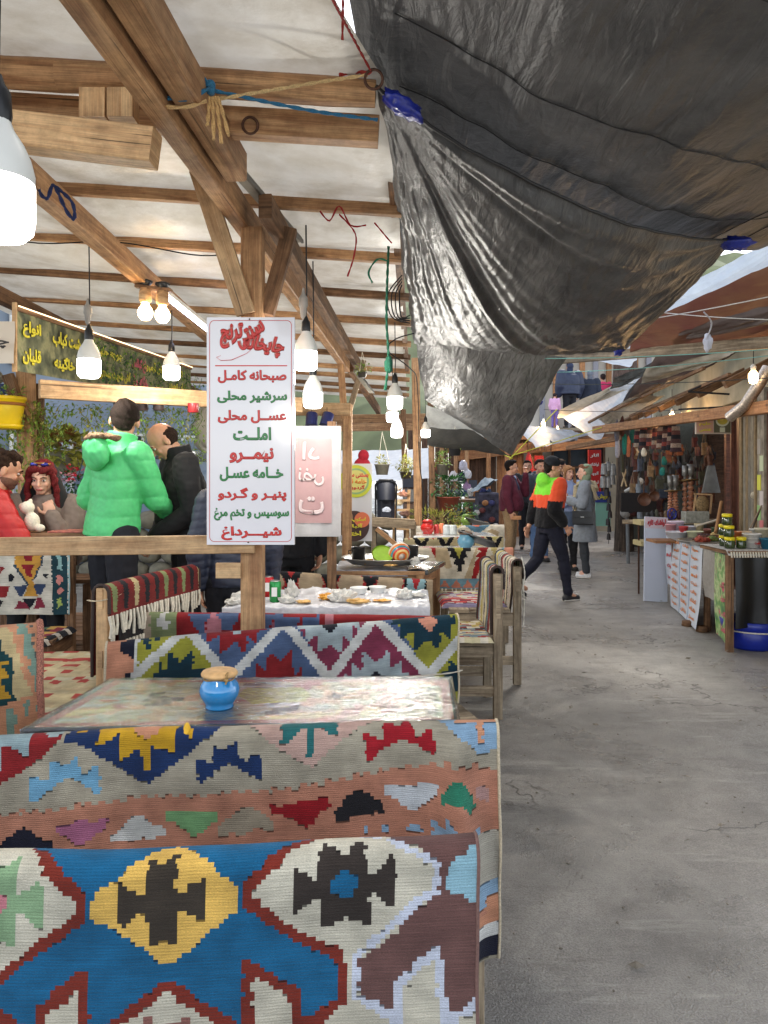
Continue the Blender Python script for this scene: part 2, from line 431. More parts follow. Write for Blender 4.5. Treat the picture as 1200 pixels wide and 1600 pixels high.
 if fringe:
  fm,flen,fr_,step=fringe[:4];m=MB();rs=random.Random(seed)
  rows=[nv]if len(fringe)<5 else[nv,0]
  for row in rows:
   x=0.0
   while x<W:
    i=min(nu,int(x/W*nu));p=Vector(G[row,i])+Vector((0,0,0.003))
    l=flen*rs.uniform(0.75,1.1);sw=rs.uniform(-0.25,0.25)
    q1=p+Vector((d.x*sw*l*0.5,d.y*sw*l*0.5,-l*0.5))+nrm*rs.uniform(0,0.01)
    q2=p+Vector((d.x*sw*l,d.y*sw*l,-l))
    m.tube([p,q1,q2],[fr_,fr_*0.9,fr_*rs.uniform(0.9,1.5)],n=5)
    x+=step*rs.uniform(0.8,1.25)
  m.build("fringe",fm,parent=o)["kind"]="stuff"
 return o
 # -- ground
def ground():
 m,nt,b,_=new_mat("worn_concrete");tc=nd(nt,"TexCoord")
 def noi(s,d=6,rr=0.6,dist=0.0):
  n=nd(nt,"TexNoise");n.inputs["Scale"].default_value=s;n.inputs["Detail"].default_value=d
  n.inputs["Roughness"].default_value=rr;n.inputs["Distortion"].default_value=dist
  L(nt,tc.outputs["Object"],n.inputs["Vector"]);return n
 a=noi(0.55,8,0.66,0.6);r=ramp(nt,[(0.32,lin((140,135,128))),(0.46,lin((154,149,142))),(0.58,lin((166,161,153))),(0.7,lin((190,186,178)))]);L(nt,a.outputs[0],r.inputs[0])
 c2=noi(5,9,0.75);r2=ramp(nt,[(0.34,0.74),(0.6,1.04)]);L(nt,c2.outputs[0],r2.inputs[0])
 col=mixc(nt,1.0,r.outputs[0],r2.outputs[0],'MULTIPLY')
 g=noi(160,3,0.6);r3=ramp(nt,[(0.35,0.72),(0.65,1.12)]);L(nt,g.outputs[0],r3.inputs[0])
 col=mixc(nt,1.0,col,r3.outputs[0],'MULTIPLY')
 st=noi(1.3,9,0.7,1.0);r5=ramp(nt,[(0.56,0.0),(0.75,0.4)]);L(nt,st.outputs[0],r5.inputs[0])
 col=mixc(nt,r5.outputs[0],col,lin((62,56,50)))
 mp=nd(nt,"Mapping");L(nt,tc.outputs["Object"],mp.inputs[0])
 dn=noi(2.2,4);mv=nd(nt,"VectorMath",operation='MULTIPLY_ADD');L(nt,dn.outputs["Color"],mv.inputs[0]);mv.inputs[1].default_value=(0.9,0.9,0.9);L(nt,tc.outputs["Object"],mv.inputs[2])
 vo=nd(nt,"TexVoronoi");vo.feature='DISTANCE_TO_EDGE';vo.inputs["Scale"].default_value=0.75;L(nt,mv.outputs[0],vo.inputs["Vector"])
 rc=ramp(nt,[(0.0,1.0),(0.010,0.0)]);L(nt,vo.outputs["Distance"],rc.inputs[0])
 msk=noi(0.8,2);rm=ramp(nt,[(0.48,0.0),(0.56,0.75)]);L(nt,msk.outputs[0],rm.inputs[0])
 mm=nd(nt,"Math",operation='MULTIPLY');L(nt,rc.outputs[0],mm.inputs[0]);L(nt,rm.outputs[0],mm.inputs[1])
 col=mixc(nt,mm.outputs[0],col,lin((42,38,34)))
 v2=nd(nt,"TexVoronoi");v2.inputs["Scale"].default_value=7;L(nt,tc.outputs["Object"],v2.inputs["Vector"])
 rg=ramp(nt,[(0.03,1.0),(0.05,0.0)]);L(nt,v2.outputs["Distance"],rg.inputs[0])
 mg=nd(nt,"Math",operation='MULTIPLY');L(nt,rg.outputs[0],mg.inputs[0]);mg.inputs[1].default_value=0.4
 col=mixc(nt,mg.outputs[0],col,lin((186,182,170)))
 mps=nd(nt,"Mapping");mps.inputs["Scale"].default_value=(0.7,5.5,1);mps.inputs["Rotation"].default_value=(0,0,0.9);L(nt,tc.outputs["Object"],mps.inputs[0])
 ns=nd(nt,"TexNoise");ns.inputs["Scale"].default_value=1.3;ns.inputs["Detail"].default_value=9;ns.inputs["Roughness"].default_value=0.72;L(nt,mps.outputs[0],ns.inputs["Vector"])
 rs_=ramp(nt,[(0.56,0.0),(0.66,0.45)]);L(nt,ns.outputs[0],rs_.inputs[0]);col=mixc(nt,rs_.outputs[0],col,lin((200,196,186)))
 rk_=ramp(nt,[(0.32,0.5),(0.43,0.0)]);L(nt,ns.outputs[0],rk_.inputs[0]);col=mixc(nt,rk_.outputs[0],col,lin((96,88,78)))
 L(nt,col,b.inputs["Base Color"])
 w=noi(0.7,7,0.7,0.5);rw=ramp(nt,[(0.38,0.20),(0.58,0.55)]);L(nt,w.outputs[0],rw.inputs[0])
 L(nt,rw.outputs[0],b.inputs["Roughness"]);b.inputs["Specular IOR Level"].default_value=0.45
 hh=nd(nt,"Math",operation='ADD');L(nt,c2.outputs[0],hh.inputs[0]);L(nt,g.outputs[0],hh.inputs[1])
 h2=nd(nt,"Math",operation='SUBTRACT');L(nt,hh.outputs[0],h2.inputs[0]);L(nt,mm.outputs[0],h2.inputs[1])
 bump(nt,b,h2.outputs[0],0.6,0.02)
 xs=np.concatenate([[-150,-60,-20,-8],np.linspace(-5,7,121),[10,20,60,150]])
 ys=np.concatenate([[-60,-15,-4],np.linspace(-1,22,231),[30,60,120,300]])
 X,Y=np.meshgrid(xs,ys);Z=snoise(X,Y,4,4,1.1)*0.016*np.clip(1-np.abs(X-1)/9,0,1)
 V=np.stack([X.ravel(),Y.ravel(),Z.ravel()],1);nx,ny=len(xs)-1,len(ys)-1
 ii,jj=np.meshgrid(np.arange(nx),np.arange(ny));v0=jj*(nx+1)+ii
 o=np_mesh("ground",V,np.stack([v0,v0+1,v0+nx+2,v0+nx+1],-1).reshape(-1,4),m)
 tag(o,kind="structure")
ground()
gm=MB();rg=random.Random(5)
for i in range(420):
 x,y=rg.uniform(0.3,4.2),rg.uniform(0.9,9);s=rg.uniform(0.002,0.006)
 gm.ell((x,y,0.012+s*0.2),(s*rg.uniform(1,2),s,s*0.6),n=5,m=3,rot=Matrix.Rotation(rg.uniform(0,6),3,'Z'))
for i in range(130):
 x,y=rg.uniform(0.5,4.0),rg.uniform(1.0,9.5);a=rg.uniform(0,6.28);l=rg.uniform(0.008,0.03);w=l*rg.uniform(0.2,0.7);e1=Vector((math.cos(a),math.sin(a),0.1))*l;e2=Vector((-math.sin(a),math.cos(a),0.25))*w;c=Vector((x,y,0.018))
 gm.add([c-e1,c+e2,c+e1*1.2,c-e2*0.8,c+Vector((0,0,0.006))],[(0,1,4),(1,2,4),(2,3,4),(3,0,4)])
tag(gm.build("grit",plain("grit_stone",(120,112,100),0.9,0.4,50)),kind="stuff")
# -- timber of the tea house
WD=wood("pine_beam",(206,156,98),(160,108,60),0.6,1.0,0.3)
WDK=wood("old_pine",(160,116,74),(104,70,42),0.7,1.0,0.5)
WPL=wood("pale_pine",(222,180,124),(186,138,84),0.55,0.8,0.18)
WGR=wood("grey_plank",(178,158,128),(126,106,82),0.8,1.0,0.4,dark=(50,44,40))
WRED=wood("red_brown_wood",(122,66,40),(80,42,26),0.55,0.8,0.3,dark=(40,22,16))
G_POST="posts of the tea house roof";G_PUR="roof purlins under the white tarpaulin"
MX=lambda Y:-0.62+0.052*(Y-3.5)
ZB=2.72
beam_thing("roof_beam",(MX(0.6)-0.05,0.6,ZB),(MX(8.3)-0.05,8.3,ZB),0.075,0.13,WD,"long doubled pine roof beam running away above the menu sign, lower half",group="main roof beams",ch=0.08)
beam_thing("roof_beam",(MX(0.6)+0.045,0.6,ZB+0.045),(MX(3.0)+0.045,3.0,ZB+0.03),0.09,0.12,WD,"short thick pine beam laid beside the main roof beam and tied with purple cord",group="main roof beams",ch=0.08)
beam_thing("roof_beam",(MX(3.3)+0.10,3.3,ZB-0.02),(MX(8.4)+0.1,8.4,ZB-0.03),0.06,0.11,WDK,"darker roof beam continuing from the braced post toward the far bulbs",group="main roof beams")
beam_thing("roof_beam",(-1.62,3.3,2.86),(-1.60,8.6,2.74),0.09,0.12,WD,"pine roof beam with a blue cord loop, carrying the twin warm bulbs",group="main roof beams")
beam_thing("roof_beam",(-3.0,4.6,2.92),(-3.12,13,2.86),0.08,0.12,WDK,"outer roof beam above the green painted banner",group="main roof beams")
beam_thing("roof_beam",(-0.38,8.3,ZB),(-0.1,13.5,ZB-0.05),0.08,0.12,WDK,"far end of the roof beam beyond the second post",group="main roof beams")
beam_thing("roof_beam",(0.04,3.4,2.9),(0.30,9.6,2.86),0.05,0.07,WDK,"thin edge batten where the white roof meets the black tarpaulin",group="main roof beams")
pur=[2.62,3.75,4.62,5.55,6.55,7.55,8.45,9.5,10.4,11.4,12.4]
for i,y in enumerate(pur):
 zr=2.84;zl=zr+0.20
 xr=0.06+0.03*(y-3.7);h=0.065 if i else 0.09
 if i==0:
  m=MB();pts=[(-2.6,2.62,2.98),(-1.6,2.60,2.93),(-1.15,2.62,2.915),(-0.7,2.61,2.89),(-0.2,2.62,2.86),(-0.03,2.62,2.85)]
  m.tube(pts,[0.052,0.05,0.056,0.048,0.05,0.045],n=12)
  tag(m.build("log_purlin",WD,loc=(-1,2.62,3)),"round peeled log across the near bay, above the squared beam","beam",G_PUR)
  beam_thing("purlin",(-2.6,2.76,2.94),(-0.02,2.76,2.78),0.07,0.10,WD,"squared purlin just below the round log, tied with blue rope",group=G_PUR)
  continue
 nth=["nearest to","second beyond","third beyond","fourth beyond","fifth beyond","sixth beyond","seventh beyond","eighth beyond","ninth beyond","tenth beyond"][i-1]
 beam_thing("purlin",(-3.35,y+0.06,zl+0.05),(xr+0.1,y,zr-0.01*(i%2)),0.042 if i%2 else 0.055,h*0.9,WD if i%3 else WDK,"rough roof batten %s the round log"%nth,group=G_PUR,jit=0.01)
beam_thing("stub_beam",(-1.9,2.50,2.74),(-0.76,2.46,2.585),0.09,0.115,WPL,"short sawn beam ending in mid air above the big white bulb","beam")
for x in(-0.995,-0.90):beam_thing("spacer_block",(x,2.55,2.72),(x,2.55,2.82),0.088,0.07,WPL,"%s pale block between the short beam and the purlin above"%("wider outer" if x<-0.95 else "inner"),"block",group="spacer blocks",ch=0.02)
p1=thing("roof_post","pine post carrying the red and green menu sign, with two slanting braces on top","post",(MX(3.5),3.5,0),G_POST)
MB().beam((MX(3.5),3.5,0),(MX(3.5),3.5,2.66),0.10,0.10,up=(0,1,0),ch=0.05).build("post",WD,p1)
MB().beam((MX(3.4)-0.20,3.30,2.86),(MX(3.4)-0.01,3.40,2.24),0.085,0.05,up=(0,1,0)).build("brace",WPL,p1)
MB().beam((MX(3.5)+0.16,3.62,2.70),(MX(3.5)+0.06,3.52,2.26),0.07,0.05,up=(0,1,0)).build("brace",WDK,p1)
MB().beam((MX(3.5)-0.16,3.44,1.055),(MX(3.5)-0.045,3.44,1.055),0.03,0.07).build("cleat",WPL,p1)
p2=thing("roof_post","second pine post with braces, in front of the yellow round ice cream poster","post",(MX(7.9),7.9,0),G_POST)
MB().beam((-0.40,7.9,0),(-0.39,7.9,2.25),0.10,0.10,up=(0,1,0)).build("post",WD,p2)
MB().beam((-0.46,7.7,2.78),(-0.42,7.85,2.1),0.07,0.05,up=(0,1,0)).build("brace",WD,p2)
MB().beam((-0.22,8.0,2.74),(-0.37,7.97,2.2),0.06,0.04,up=(0,1,0)).build("brace",WGR,p2)
for px,Y,y0,y1,w,lab in((655,9.6,560,870,0.10,"grey taped post hung with cables at the roof's alley edge"),(678,11.4,600,850,0.09,"slim pine post left of the terracotta planter"),(636,12.5,640,850,0.09,"far brown post behind the twin white bulbs")):
 a=P(px,y1,Y);a.z=0;b_=P(px-6,y0,Y)
 beam_thing("roof_post",a,b_,w,w,WD if px==655 else WDK,lab,"post",G_POST,up=(0,1,0))
q=thing("roof_post","paired pine posts behind the yellow flower pot","post",P(150-5,742,5.9),G_POST)
MB().beam(P(48,1000,5.9),P(40,565,5.9),0.12,0.1,up=(0,1,0)).build("post",WD,q)
MB().beam(P(58,1000,6.0),P(60,600,6.0),0.07,0.08,up=(0,1,0)).build("post",WDK,q)
MB().beam(P(12,585,5.8),P(36,655,5.85),0.08,0.06,up=(0,1,0)).build("brace",WDK,q)
beam_thing("cross_beam",P(62,609,5.4),P(470,634,6.8),0.06,0.135,WPL,"clean planed cross beam behind the green jacket man's head","beam",jit=0.01)
beam_thing("cross_beam",P(452,639,7.8),P(548,640,7.8),0.06,0.135,WPL,"short cross beam joining the second post above the blue lanterns","beam")
rl=thing("hand_rail","long pale pine rail nailed to the menu sign post","rail",(-1.6,3.42,1.17))
MB().beam(P(-300,857,3.43),P(398,850,3.43),0.05,0.083).build("rail",WPL,rl)
MB().beam((-2.62,3.43,0),(-2.62,3.43,1.12),0.09,0.09,up=(0,1,0)).build("post",WPL,rl)
fr=thing("barrier","low grey timber barrier with a slanting brace beyond the round poster","barrier",P(620,815,8.6))
MB().beam(P(580,815,8.6),P(648,819,8.6),0.05,0.11).build("rail",WGR,fr)
MB().beam(P(588,826,8.6),P(632,862,8.6),0.05,0.08,up=(0,1,0)).build("brace",WD,fr)
MB().beam(P(584,815,8.65),P(584,945,8.65),0.06,0.06,up=(0,1,0)).build("leg",WGR,fr)
MB().beam(P(646,815,8.65),P(646,945,8.65),0.06,0.06,up=(0,1,0)).build("leg",WGR,fr)
# -- white tarpaulin roof
TARP_W=sheet_mat("white_tarpaulin",(208,204,194),0.42,0.24,(184,176,160),5,0.6,0.4,0.8,(138,122,96))
def sheet(name,fn,nu,nv,mat,label,cat,loc,group=None,th=0.0,kind=None,wr=0.0,seed=0,wf=7):
 """fn(U,V)->X,Y,Z numpy"""
 U,V_=np.meshgrid(np.linspace(0,1,nu+1),np.linspace(0,1,nv+1));X,Y,Z=fn(U,V_)
 if wr:Z=Z+snoise(X,Y,seed,4,wf)*wr
 V=np.stack([X.ravel(),Y.ravel(),Z.ravel()],1);ii,jj=np.meshgrid(np.arange(nu),np.arange(nv));v0=jj*(nu+1)+ii
 Fq=np.stack([v0,v0+1,v0+nu+2,v0+nu+1],-1).reshape(-1,4)
 uv=np.zeros((nv,nu,4,2))
 for k,(du,dv)in enumerate(((0,0),(1,0),(1,1),(0,1))):
  uv[...,k,0]=(np.arange(nu)+du)[None,:]/nu;uv[...,k,1]=(np.arange(nv)+dv)[:,None]/nv
 o=np_mesh(name,V,Fq,mat,loc=loc,uv=uv.reshape(-1,4,2))
 return tag(o,label,cat,group,kind)
def roof_fn(U,V):
 Y=0.2+V*12.9;X=-3.6+U*(3.64+0.035*(Y-2.7)-0.28*np.clip(2.75-Y,0,1))
 xr=0.06+0.03*(Y-3.7)
 Z=2.895+(xr-X)*0.058
 ys=np.array([0.2,1.4]+pur+[13.1]);Z=Z.copy()
 k=np.clip(np.searchsorted(ys,Y.ravel())-1,0,len(ys)-2).reshape(Y.shape);t=(Y-ys[k])/(ys[k+1]-ys[k])
 sagd=0.028+0.035*(0.5+0.5*np.sin(k*2.1+1))+0.03*snoise(X,k*3.0,3,2,1.6)
 Z-=np.clip(sagd,0.012,0.12)*np.sin(np.pi*t)
 Z+=0.12*np.clip(2.2-Y,0,2)
 return X,Y,Z
sheet("white_roof_tarpaulin",roof_fn,90,240,TARP_W,"stained white tarpaulin roof sagging between the battens of the tea house","tarpaulin",(-1.7,6,2.95),wr=0.006,seed=8,wf=5)
# -- black tarpaulins over the alley
def black_tarp_mat():
 m,nt,b,out=new_mat("black_tarpaulin");tc=nd(nt,"TexCoord");uv=nd(nt,"UVMap")
 n=nd(nt,"TexNoise");n.inputs["Scale"].default_value=3.0;n.inputs["Detail"].default_value=9;n.inputs["Roughness"].default_value=0.65;L(nt,tc.outputs["Object"],n.inputs["Vector"])
 r=ramp(nt,[(0.35,lin((62,63,65))),(0.7,lin((104,104,104)))]);L(nt,n.outputs[0],r.inputs[0])
 wv=nd(nt,"TexVoronoi");wv.inputs["Scale"].default_value=300;L(nt,tc.outputs["Object"],wv.inputs["Vector"])
 sx=nd(nt,"SeparateXYZ");L(nt,tc.outputs["Object"],sx.inputs[0])
 L(nt,r.outputs[0],b.inputs["Base Color"]);b.inputs["Roughness"].default_value=0.40;b.inputs["Specular IOR Level"].default_value=0.5
 n3=nd(nt,"TexNoise");n3.inputs["Scale"].default_value=16;n3.inputs["Detail"].default_value=7;n3.inputs["Roughness"].default_value=0.6;n3.inputs["Distortion"].default_value=1.2;L(nt,tc.outputs["Object"],n3.inputs["Vector"])
 mpc=nd(nt,"Mapping");mpc.inputs["Scale"].default_value=(14,3,6);L(nt,tc.outputs["Object"],mpc.inputs[0])
 n4=nd(nt,"TexNoise");n4.inputs["Scale"].default_value=1.0;n4.inputs["Detail"].default_value=6;n4.inputs["Distortion"].default_value=0.8;L(nt,mpc.outputs[0],n4.inputs["Vector"])
 nn=bump(nt,b,n4.outputs[0],0.6,0.04)
 nn=bump(nt,b,n3.outputs[0],0.35,0.015,nn)
 bump(nt,b,wv.outputs["Distance"],0.25,0.001,nn)
 return m
TARP_B=black_tarp_mat()
SEAM=plain("tarp_seam",(34,34,36),0.5)
G_TARP="black tarpaulins strung over the alley"
ring=P(584,124,2.5)
def edgeB(u):
 """near edge of the lower tarp, from the ring to the far-side anchor"""
 a,b=P(592,140,2.56),P(1150,378,4.5)
 x=a.x+(b.x-a.x)*u;y=a.y+(b.y-a.y)*u;z=a.z+(b.z-a.z)*u-0.62*u*(1-u)*(1.0+0.4*(0.5-u))
 return x,y,z
def tarpA(U,V):
 ex,ey,ez=edgeB(U)
 x0=-0.24+U*3.42;y0=0.55+U*0.5;z0=3.02+0*U
 fx=ex-0.035+0.085*np.clip(U*6,0,1)+0.7*np.clip(U-0.8,0,1)*3;fy=ey+0.5+0.15*U;fz=ez+0.16-0.02*np.sin(np.pi*U)
 X=x0+(fx-x0)*V;Y=y0+(fy-y0)*V;Z=z0+(fz-z0)*V**1.3-0.10*np.sin(np.pi*V)*np.sin(np.pi*U)
 Z=Z+0.016*snoise(U*9,V*0.9,12,3,2.2)*(0.3+V)+0.008*snoise(U*26,V*3,13,3,2.0)
 return X,Y,Z
ta=sheet("black_tarpaulin",tarpA,260,200,TARP_B,"large dark grey tarpaulin overhead, nearest sheet with stitched seams","tarpaulin",(1.4,2.4,2.9),G_TARP)
sm=MB()
for v in(0.42,0.68,0.84):
 U=np.linspace(0.05,0.98,60);V=np.full(60,v)+0.012*np.sin(U*9+v*9);X,Y,Z=tarpA(U,V);sm.tube([Vector((a,b,c-0.004))for a,b,c in zip(X,Y,Z)],0.003,n=4)
for u in(0.86,0.93):
 V=np.linspace(0.3,0.98,40);U=np.full(40,u)+0.004*np.sin(V*20);X,Y,Z=tarpA(U,V);sm.tube([Vector((a,b,c-0.004))for a,b,c in zip(X,Y,Z)],0.003,n=4)
sm.build("seam",SEAM,ta)
def tarpB(U,V):
 ex,ey,ez=edgeB(U)
 fl=P(648,536,7.4);fr=P(975,549,7.0)
 fx=fl.x+(fr.x-fl.x)*U;fy=fl.y+(fr.y-fl.y)*U;fz=fl.z+(fr.z-fl.z)*U-0.12*np.sin(np.pi*U)*0.4
 X=ex+(fx-ex)*V;Y=ey+(fy-ey)*V;Z=ez+(fz-ez)*V-0.24*np.sin(np.pi*V)*np.sin(np.pi*np.clip(U,0,1))**0.7
 d1=np.sqrt((U*1.3)**2+V**2)+1e-3;a1=np.arctan2(V,U*1.3)
 amp1=(0.013+0.012*np.sin(a1*9+1)+0.007*np.sin(a1*17))*np.clip(d1,0,0.5)*np.exp(-d1*1.1)*3
 Z=Z+amp1*(np.sin(a1*23+3.0*np.sin(a1*5+d1*2))+0.5*np.sin(a1*71+3*d1))
 d2=np.sqrt(((1-U)*1.3)**2+V**2)+1e-3;a2=np.arctan2(V,(1-U)*1.3)
 Z=Z+0.018*np.clip(d2,0,0.4)*np.exp(-d2*2)*3*np.sin(a2*27+1.5*np.sin(a2*5))
 d3=np.sqrt(((1-U))**2+(1-V)**2)+1e-3;a3=np.arctan2(1-V,1-U)
 Z=Z+0.02*np.clip(d3,0,0.4)*np.exp(-d3*2.4)*3*np.sin(a3*30)
 lm=np.exp(-(U/0.10)**2)+0.7*np.exp(-((1-V)/0.08)**2)
 Z=Z+lm*0.018*snoise(U*20,V*14,15,3,2.0)+0.004*snoise(U*30,V*30,16,3,2)
 X=X+lm*0.02*snoise(V*9,U,17,3,3)
 return X,Y,Z
tb=sheet("black_tarpaulin",tarpB,300,300,TARP_B,"middle black tarpaulin fanning into creases from the blue taped ring","tarpaulin",(1.2,5,2.7),G_TARP)
hm=MB();U=np.linspace(0,1,90);X,Y,Z=tarpB(U,U*0);hm.tube([Vector((a,b,c))for a,b,c in zip(X,Y,Z)],0.007,n=6)
hm.build("hem",SEAM,tb)
def quadfn(A,B,Cc,D,sag=0.1,wr=0.012,seed=1,f=3.0,pw=1.0):
 A,B,Cc,D=map(Vector,(A,B,Cc,D))
 def fn(U,V):
  o=[]
  for k in range(3):o.append((A[k]*(1-U)+B[k]*U)*(1-V)+(D[k]*(1-U)+Cc[k]*U)*V)
  X,Y,Z=o;Z=Z-sag*np.sin(np.pi*U)*np.sin(np.pi*V)**pw+wr*snoise(U*f,V*f,seed,4,3.0)
  X=X+wr*0.6*snoise(V*f,U*f,seed+1,3,3.0)
  return X,Y,Z
 return fn
sheet("black_tarpaulin",quadfn(P(648,532,7.5),P(886,556,7.3),P(800,712,10.8),P(664,625,9.8),0.10,0.02,5),90,90,TARP_B,"third black tarpaulin hanging to a point above the maroon jacket man","tarpaulin",(1.3,8.5,2.4),G_TARP)
GREYT=sheet_mat("grey_tarpaulin",(70,70,68),0.55,0.12,(48,48,48),6,0.6)
PALET=sheet_mat("pale_grey_tarpaulin",(176,176,170),0.6,0.35,(140,140,136),6,0.5)
sheet("tarpaulin",quadfn(P(668,668,10.2),P(740,672,10.6),P(796,712,11.3),P(668,696,10.6),0.03,0.012,6),50,30,GREYT,"dark grey sheet drooping above the hanging plant pots","tarpaulin",(1.1,10.8,2.0))
sheet("tarpaulin",quadfn(P(664,632,11.0),P(760,660,11.0),P(796,690,11.6),P(668,672,11.2),0.03,0.012,7),50,30,PALET,"pale grey sheet stretched between the post and the black tarpaulin point","tarpaulin",(1.1,11,2.3))
TAPE=plain("blue_tape",(28,44,150),0.35,0.25,60,bmp=0.5,coat=0.3)
def crumple(name,c,r,mat,label,cat="tape",seed=1,group=None,rot=None,n=20):
 m=MB();m.ell(c,r,n=n,m=n//2,rot=rot);rs=random.Random(seed)
 ph=[rs.uniform(0,6)for _ in range(6)];cc=Vector(c)
 m.v=[tuple(cc+(Vector(v)-cc)*(1+0.13*math.sin(v[0]*170+ph[0])+0.12*math.sin(v[2]*210+ph[1])+0.12*math.sin(v[1]*190+ph[2])))for v in m.v]
 return tag(m.build(name,mat,loc=cc),label,cat,group)
_e=[Vector(edgeB(u))for u in(0.012,0.075)]
crumple("tape_wrap",(_e[0]+_e[1])/2+Vector((-0.01,-0.015,0.005)),((_e[1]-_e[0]).length/2,0.035,0.03),TAPE,"blue tape gathering the tarpaulin corner beside the iron ring",seed=2,group="blue tape wraps",rot=(_e[1]-_e[0]).to_track_quat('X','Z').to_matrix())
crumple("tape_wrap",P(1150,380,4.45),(0.10,0.06,0.035),TAPE,"blue tape gathering the tarpaulin corner across the alley",seed=3,group="blue tape wraps")
crumple("tape_wrap",P(966,545,6.95),(0.05,0.05,0.06),TAPE,"blue tape knot at the middle tarpaulin's hanging corner",seed=4,group="blue tape wraps")
crumple("tape_wrap",P(842,628,8.9),(0.045,0.03,0.04),TAPE,"small blue tape patch on the third black tarpaulin",seed=5,group="blue tape wraps")
IRON=plain("rusty_iron",(86,60,48),0.55,0.3,60,metal=0.7)
def ring_obj(name,c,r,t,mat,label,ax=(0,1,0.3)):
 m=MB();q=Vector(ax).to_track_quat('Z','Y');n=24;pts=[Vector(c)+q@Vector((r*math.cos(a),r*math.sin(a),0))for a in[2*math.pi*i/n for i in range(n+1)]]
 m.tube(pts,t,n=8,cap=False);return tag(m.build(name,mat,loc=c),label,"ring")
ring_obj("iron_ring",ring,0.030,0.005,IRON,"rusty iron ring holding the black tarpaulin's corner")
ring_obj("iron_ring",P(391,196,2.72),0.028,0.005,IRON,"rusty ring hanging from the purlin beside the post braces")
def rope(name,pts,r,c,label,cat="rope",sag=0.0,n=7,group=None,twist=True):
 pts=[Vector(p)for p in pts];out=[]
 if len(pts)>2:
  q=[pts[0]]+pts+[pts[-1]];sm_=[]
  for i in range(1,len(q)-2):
   for k in range(5):
    t=k/5;a_,b_,c_,d_=q[i-1],q[i],q[i+1],q[i+2];sm_.append(0.5*((2*b_)+(c_-a_)*t+(2*a_-5*b_+4*c_-d_)*t*t+(3*b_-a_-3*c_+d_)*t*t*t))
  pts=sm_+[pts[-1]]
 for a,b in zip(pts[:-1],pts[1:]):
  k=max(1 if len(pts)>3 else 4,int((b-a).length/0.012))if twist else(2 if len(pts)>3 else 10)
  k=min(k,90)
  for i in range(k):t=i/k;p=a.lerp(b,t);p.z-=sag*4*t*(1-t)*(b-a).length;out.append(p)
 out.append(pts[-1])
 m=MB()
 if twist:
  for s in range(2):
   q=[]
   for i,p in enumerate(out):
    d=(out[min(i+1,len(out)-1)]-out[max(i-1,0)]).normalized();x=d.cross(Vector((0,0.3,1))).normalized();z=x.cross(d)
    a=i*0.9+s*math.pi;q.append(p+(x*math.cos(a)+z*math.sin(a))*r*0.5)
   m.tube(q,r*0.72,n=5)
 else:m.tube(out,r,n=6)
 col=plain("rope_%d_%d_%d"%c,c,0.9,0.25,200,bmp=0.5)
 return tag(m.build(name,col,loc=out[len(out)//2]),label,cat,group)
BX=MX(2.55)
rope("blue_rope",[P(212,143,2.42),P(240,150,2.38),P(290,155,2.36),P(322,140,2.40),P(328,138,2.48)],0.0065,(44,104,140),"thick blue rope knotted round the doubled roof beam")
rope("blue_rope",[P(335,142,2.46),P(420,160,2.5),P(500,175,2.55),P(590,187,2.62)],0.006,(44,104,140),"blue rope stretched from the beam knot to the tarpaulin edge")
rope("rope_end",[P(322,138,2.44),P(308,118,2.42),P(286,94,2.40)],0.006,(44,104,140),"frayed blue rope end sticking up from the knot","rope")
rope("rope_end",[P(325,138,2.44),P(318,120,2.42),P(298,92,2.40)],0.006,(44,104,140),"second blue rope end standing above the knot","rope")
crumple("rope_knot",P(328,138,2.45),(0.024,0.02,0.02),plain("rope_44_104_140",(44,104,140)),"bulky blue rope knot on the roof beam","knot",6)
rope("hemp_rope",[P(215,152,2.40),P(240,163,2.37),P(285,168,2.35),P(322,158,2.40)],0.006,(196,164,116),"pale hemp rope wound below the blue rope on the beam")
rope("hemp_rope",[P(340,155,2.46),P(430,140,2.5),P(500,128,2.55),P(574,117,2.5)],0.0055,(200,172,124),"hemp rope running from the beam knot to the iron ring")
for k,(dx,dy)in enumerate(((-10,44),(-3,66),(6,72),(14,60))):
 rope("hemp_tail",[P(328+k*4,152,2.42),P(330+k*4+dx*0.4,175,2.41),P(334+k*3+dx,152+dy,2.40)],0.006,(196,160,108),"%s frayed hemp tail hanging below the beam knot"%["leftmost","second","third","rightmost"][k],"rope",group="frayed hemp tails")
rope("purple_rope",[P(212,85,2.2),P(232,94,2.17),P(252,88,2.17),P(258,70,2.2),P(260,30,2.3)],0.0055,(58,36,84),"purple cord looped round the doubled beam")
rope("red_line",[P(580,112,2.5),P(552,60,2.3),P(520,0,1.95),P(505,-30,1.85)],0.004,(150,42,38),"red cord rising from the iron ring out of view")
rope("red_line",[P(535,62,2.3),P(536,20,2.2),P(536,-40,2.0)],0.004,(150,42,38),"loose red cord dangling near the top of the white roof")
rope("red_line",[P(530,117,2.58),P(555,113,2.59),P(578,114,2.5)],0.006,(168,56,50),"red cord wrapped where the hemp rope meets the ring")
rope("blue_loop",[P(55,268,3.4),P(62,300,3.38),P(74,310,3.37),P(84,290,3.36),P(104,330,3.36),P(116,342,3.36),P(112,315,3.36),P(82,288,3.37)],0.008,(36,48,92),"dark blue cord looped over the beam end behind the big bulb")
rope("red_string",[P(500,330,3.7),P(515,345,3.7),P(530,322,3.7),P(548,352,3.7),P(572,352,3.7)],0.004,(158,34,40),"tangled red string along the batten near the black tarpaulin")
rope("red_string",[P(530,335,3.7),P(555,365,3.7),P(553,400,3.7),P(543,432,3.7)],0.004,(158,34,40),"red string hanging below the battens in a loose tail")
rope("red_string",[P(585,348,3.9),P(612,380,3.9)],0.004,(158,34,40),"short red string slanting to the tarpaulin edge")
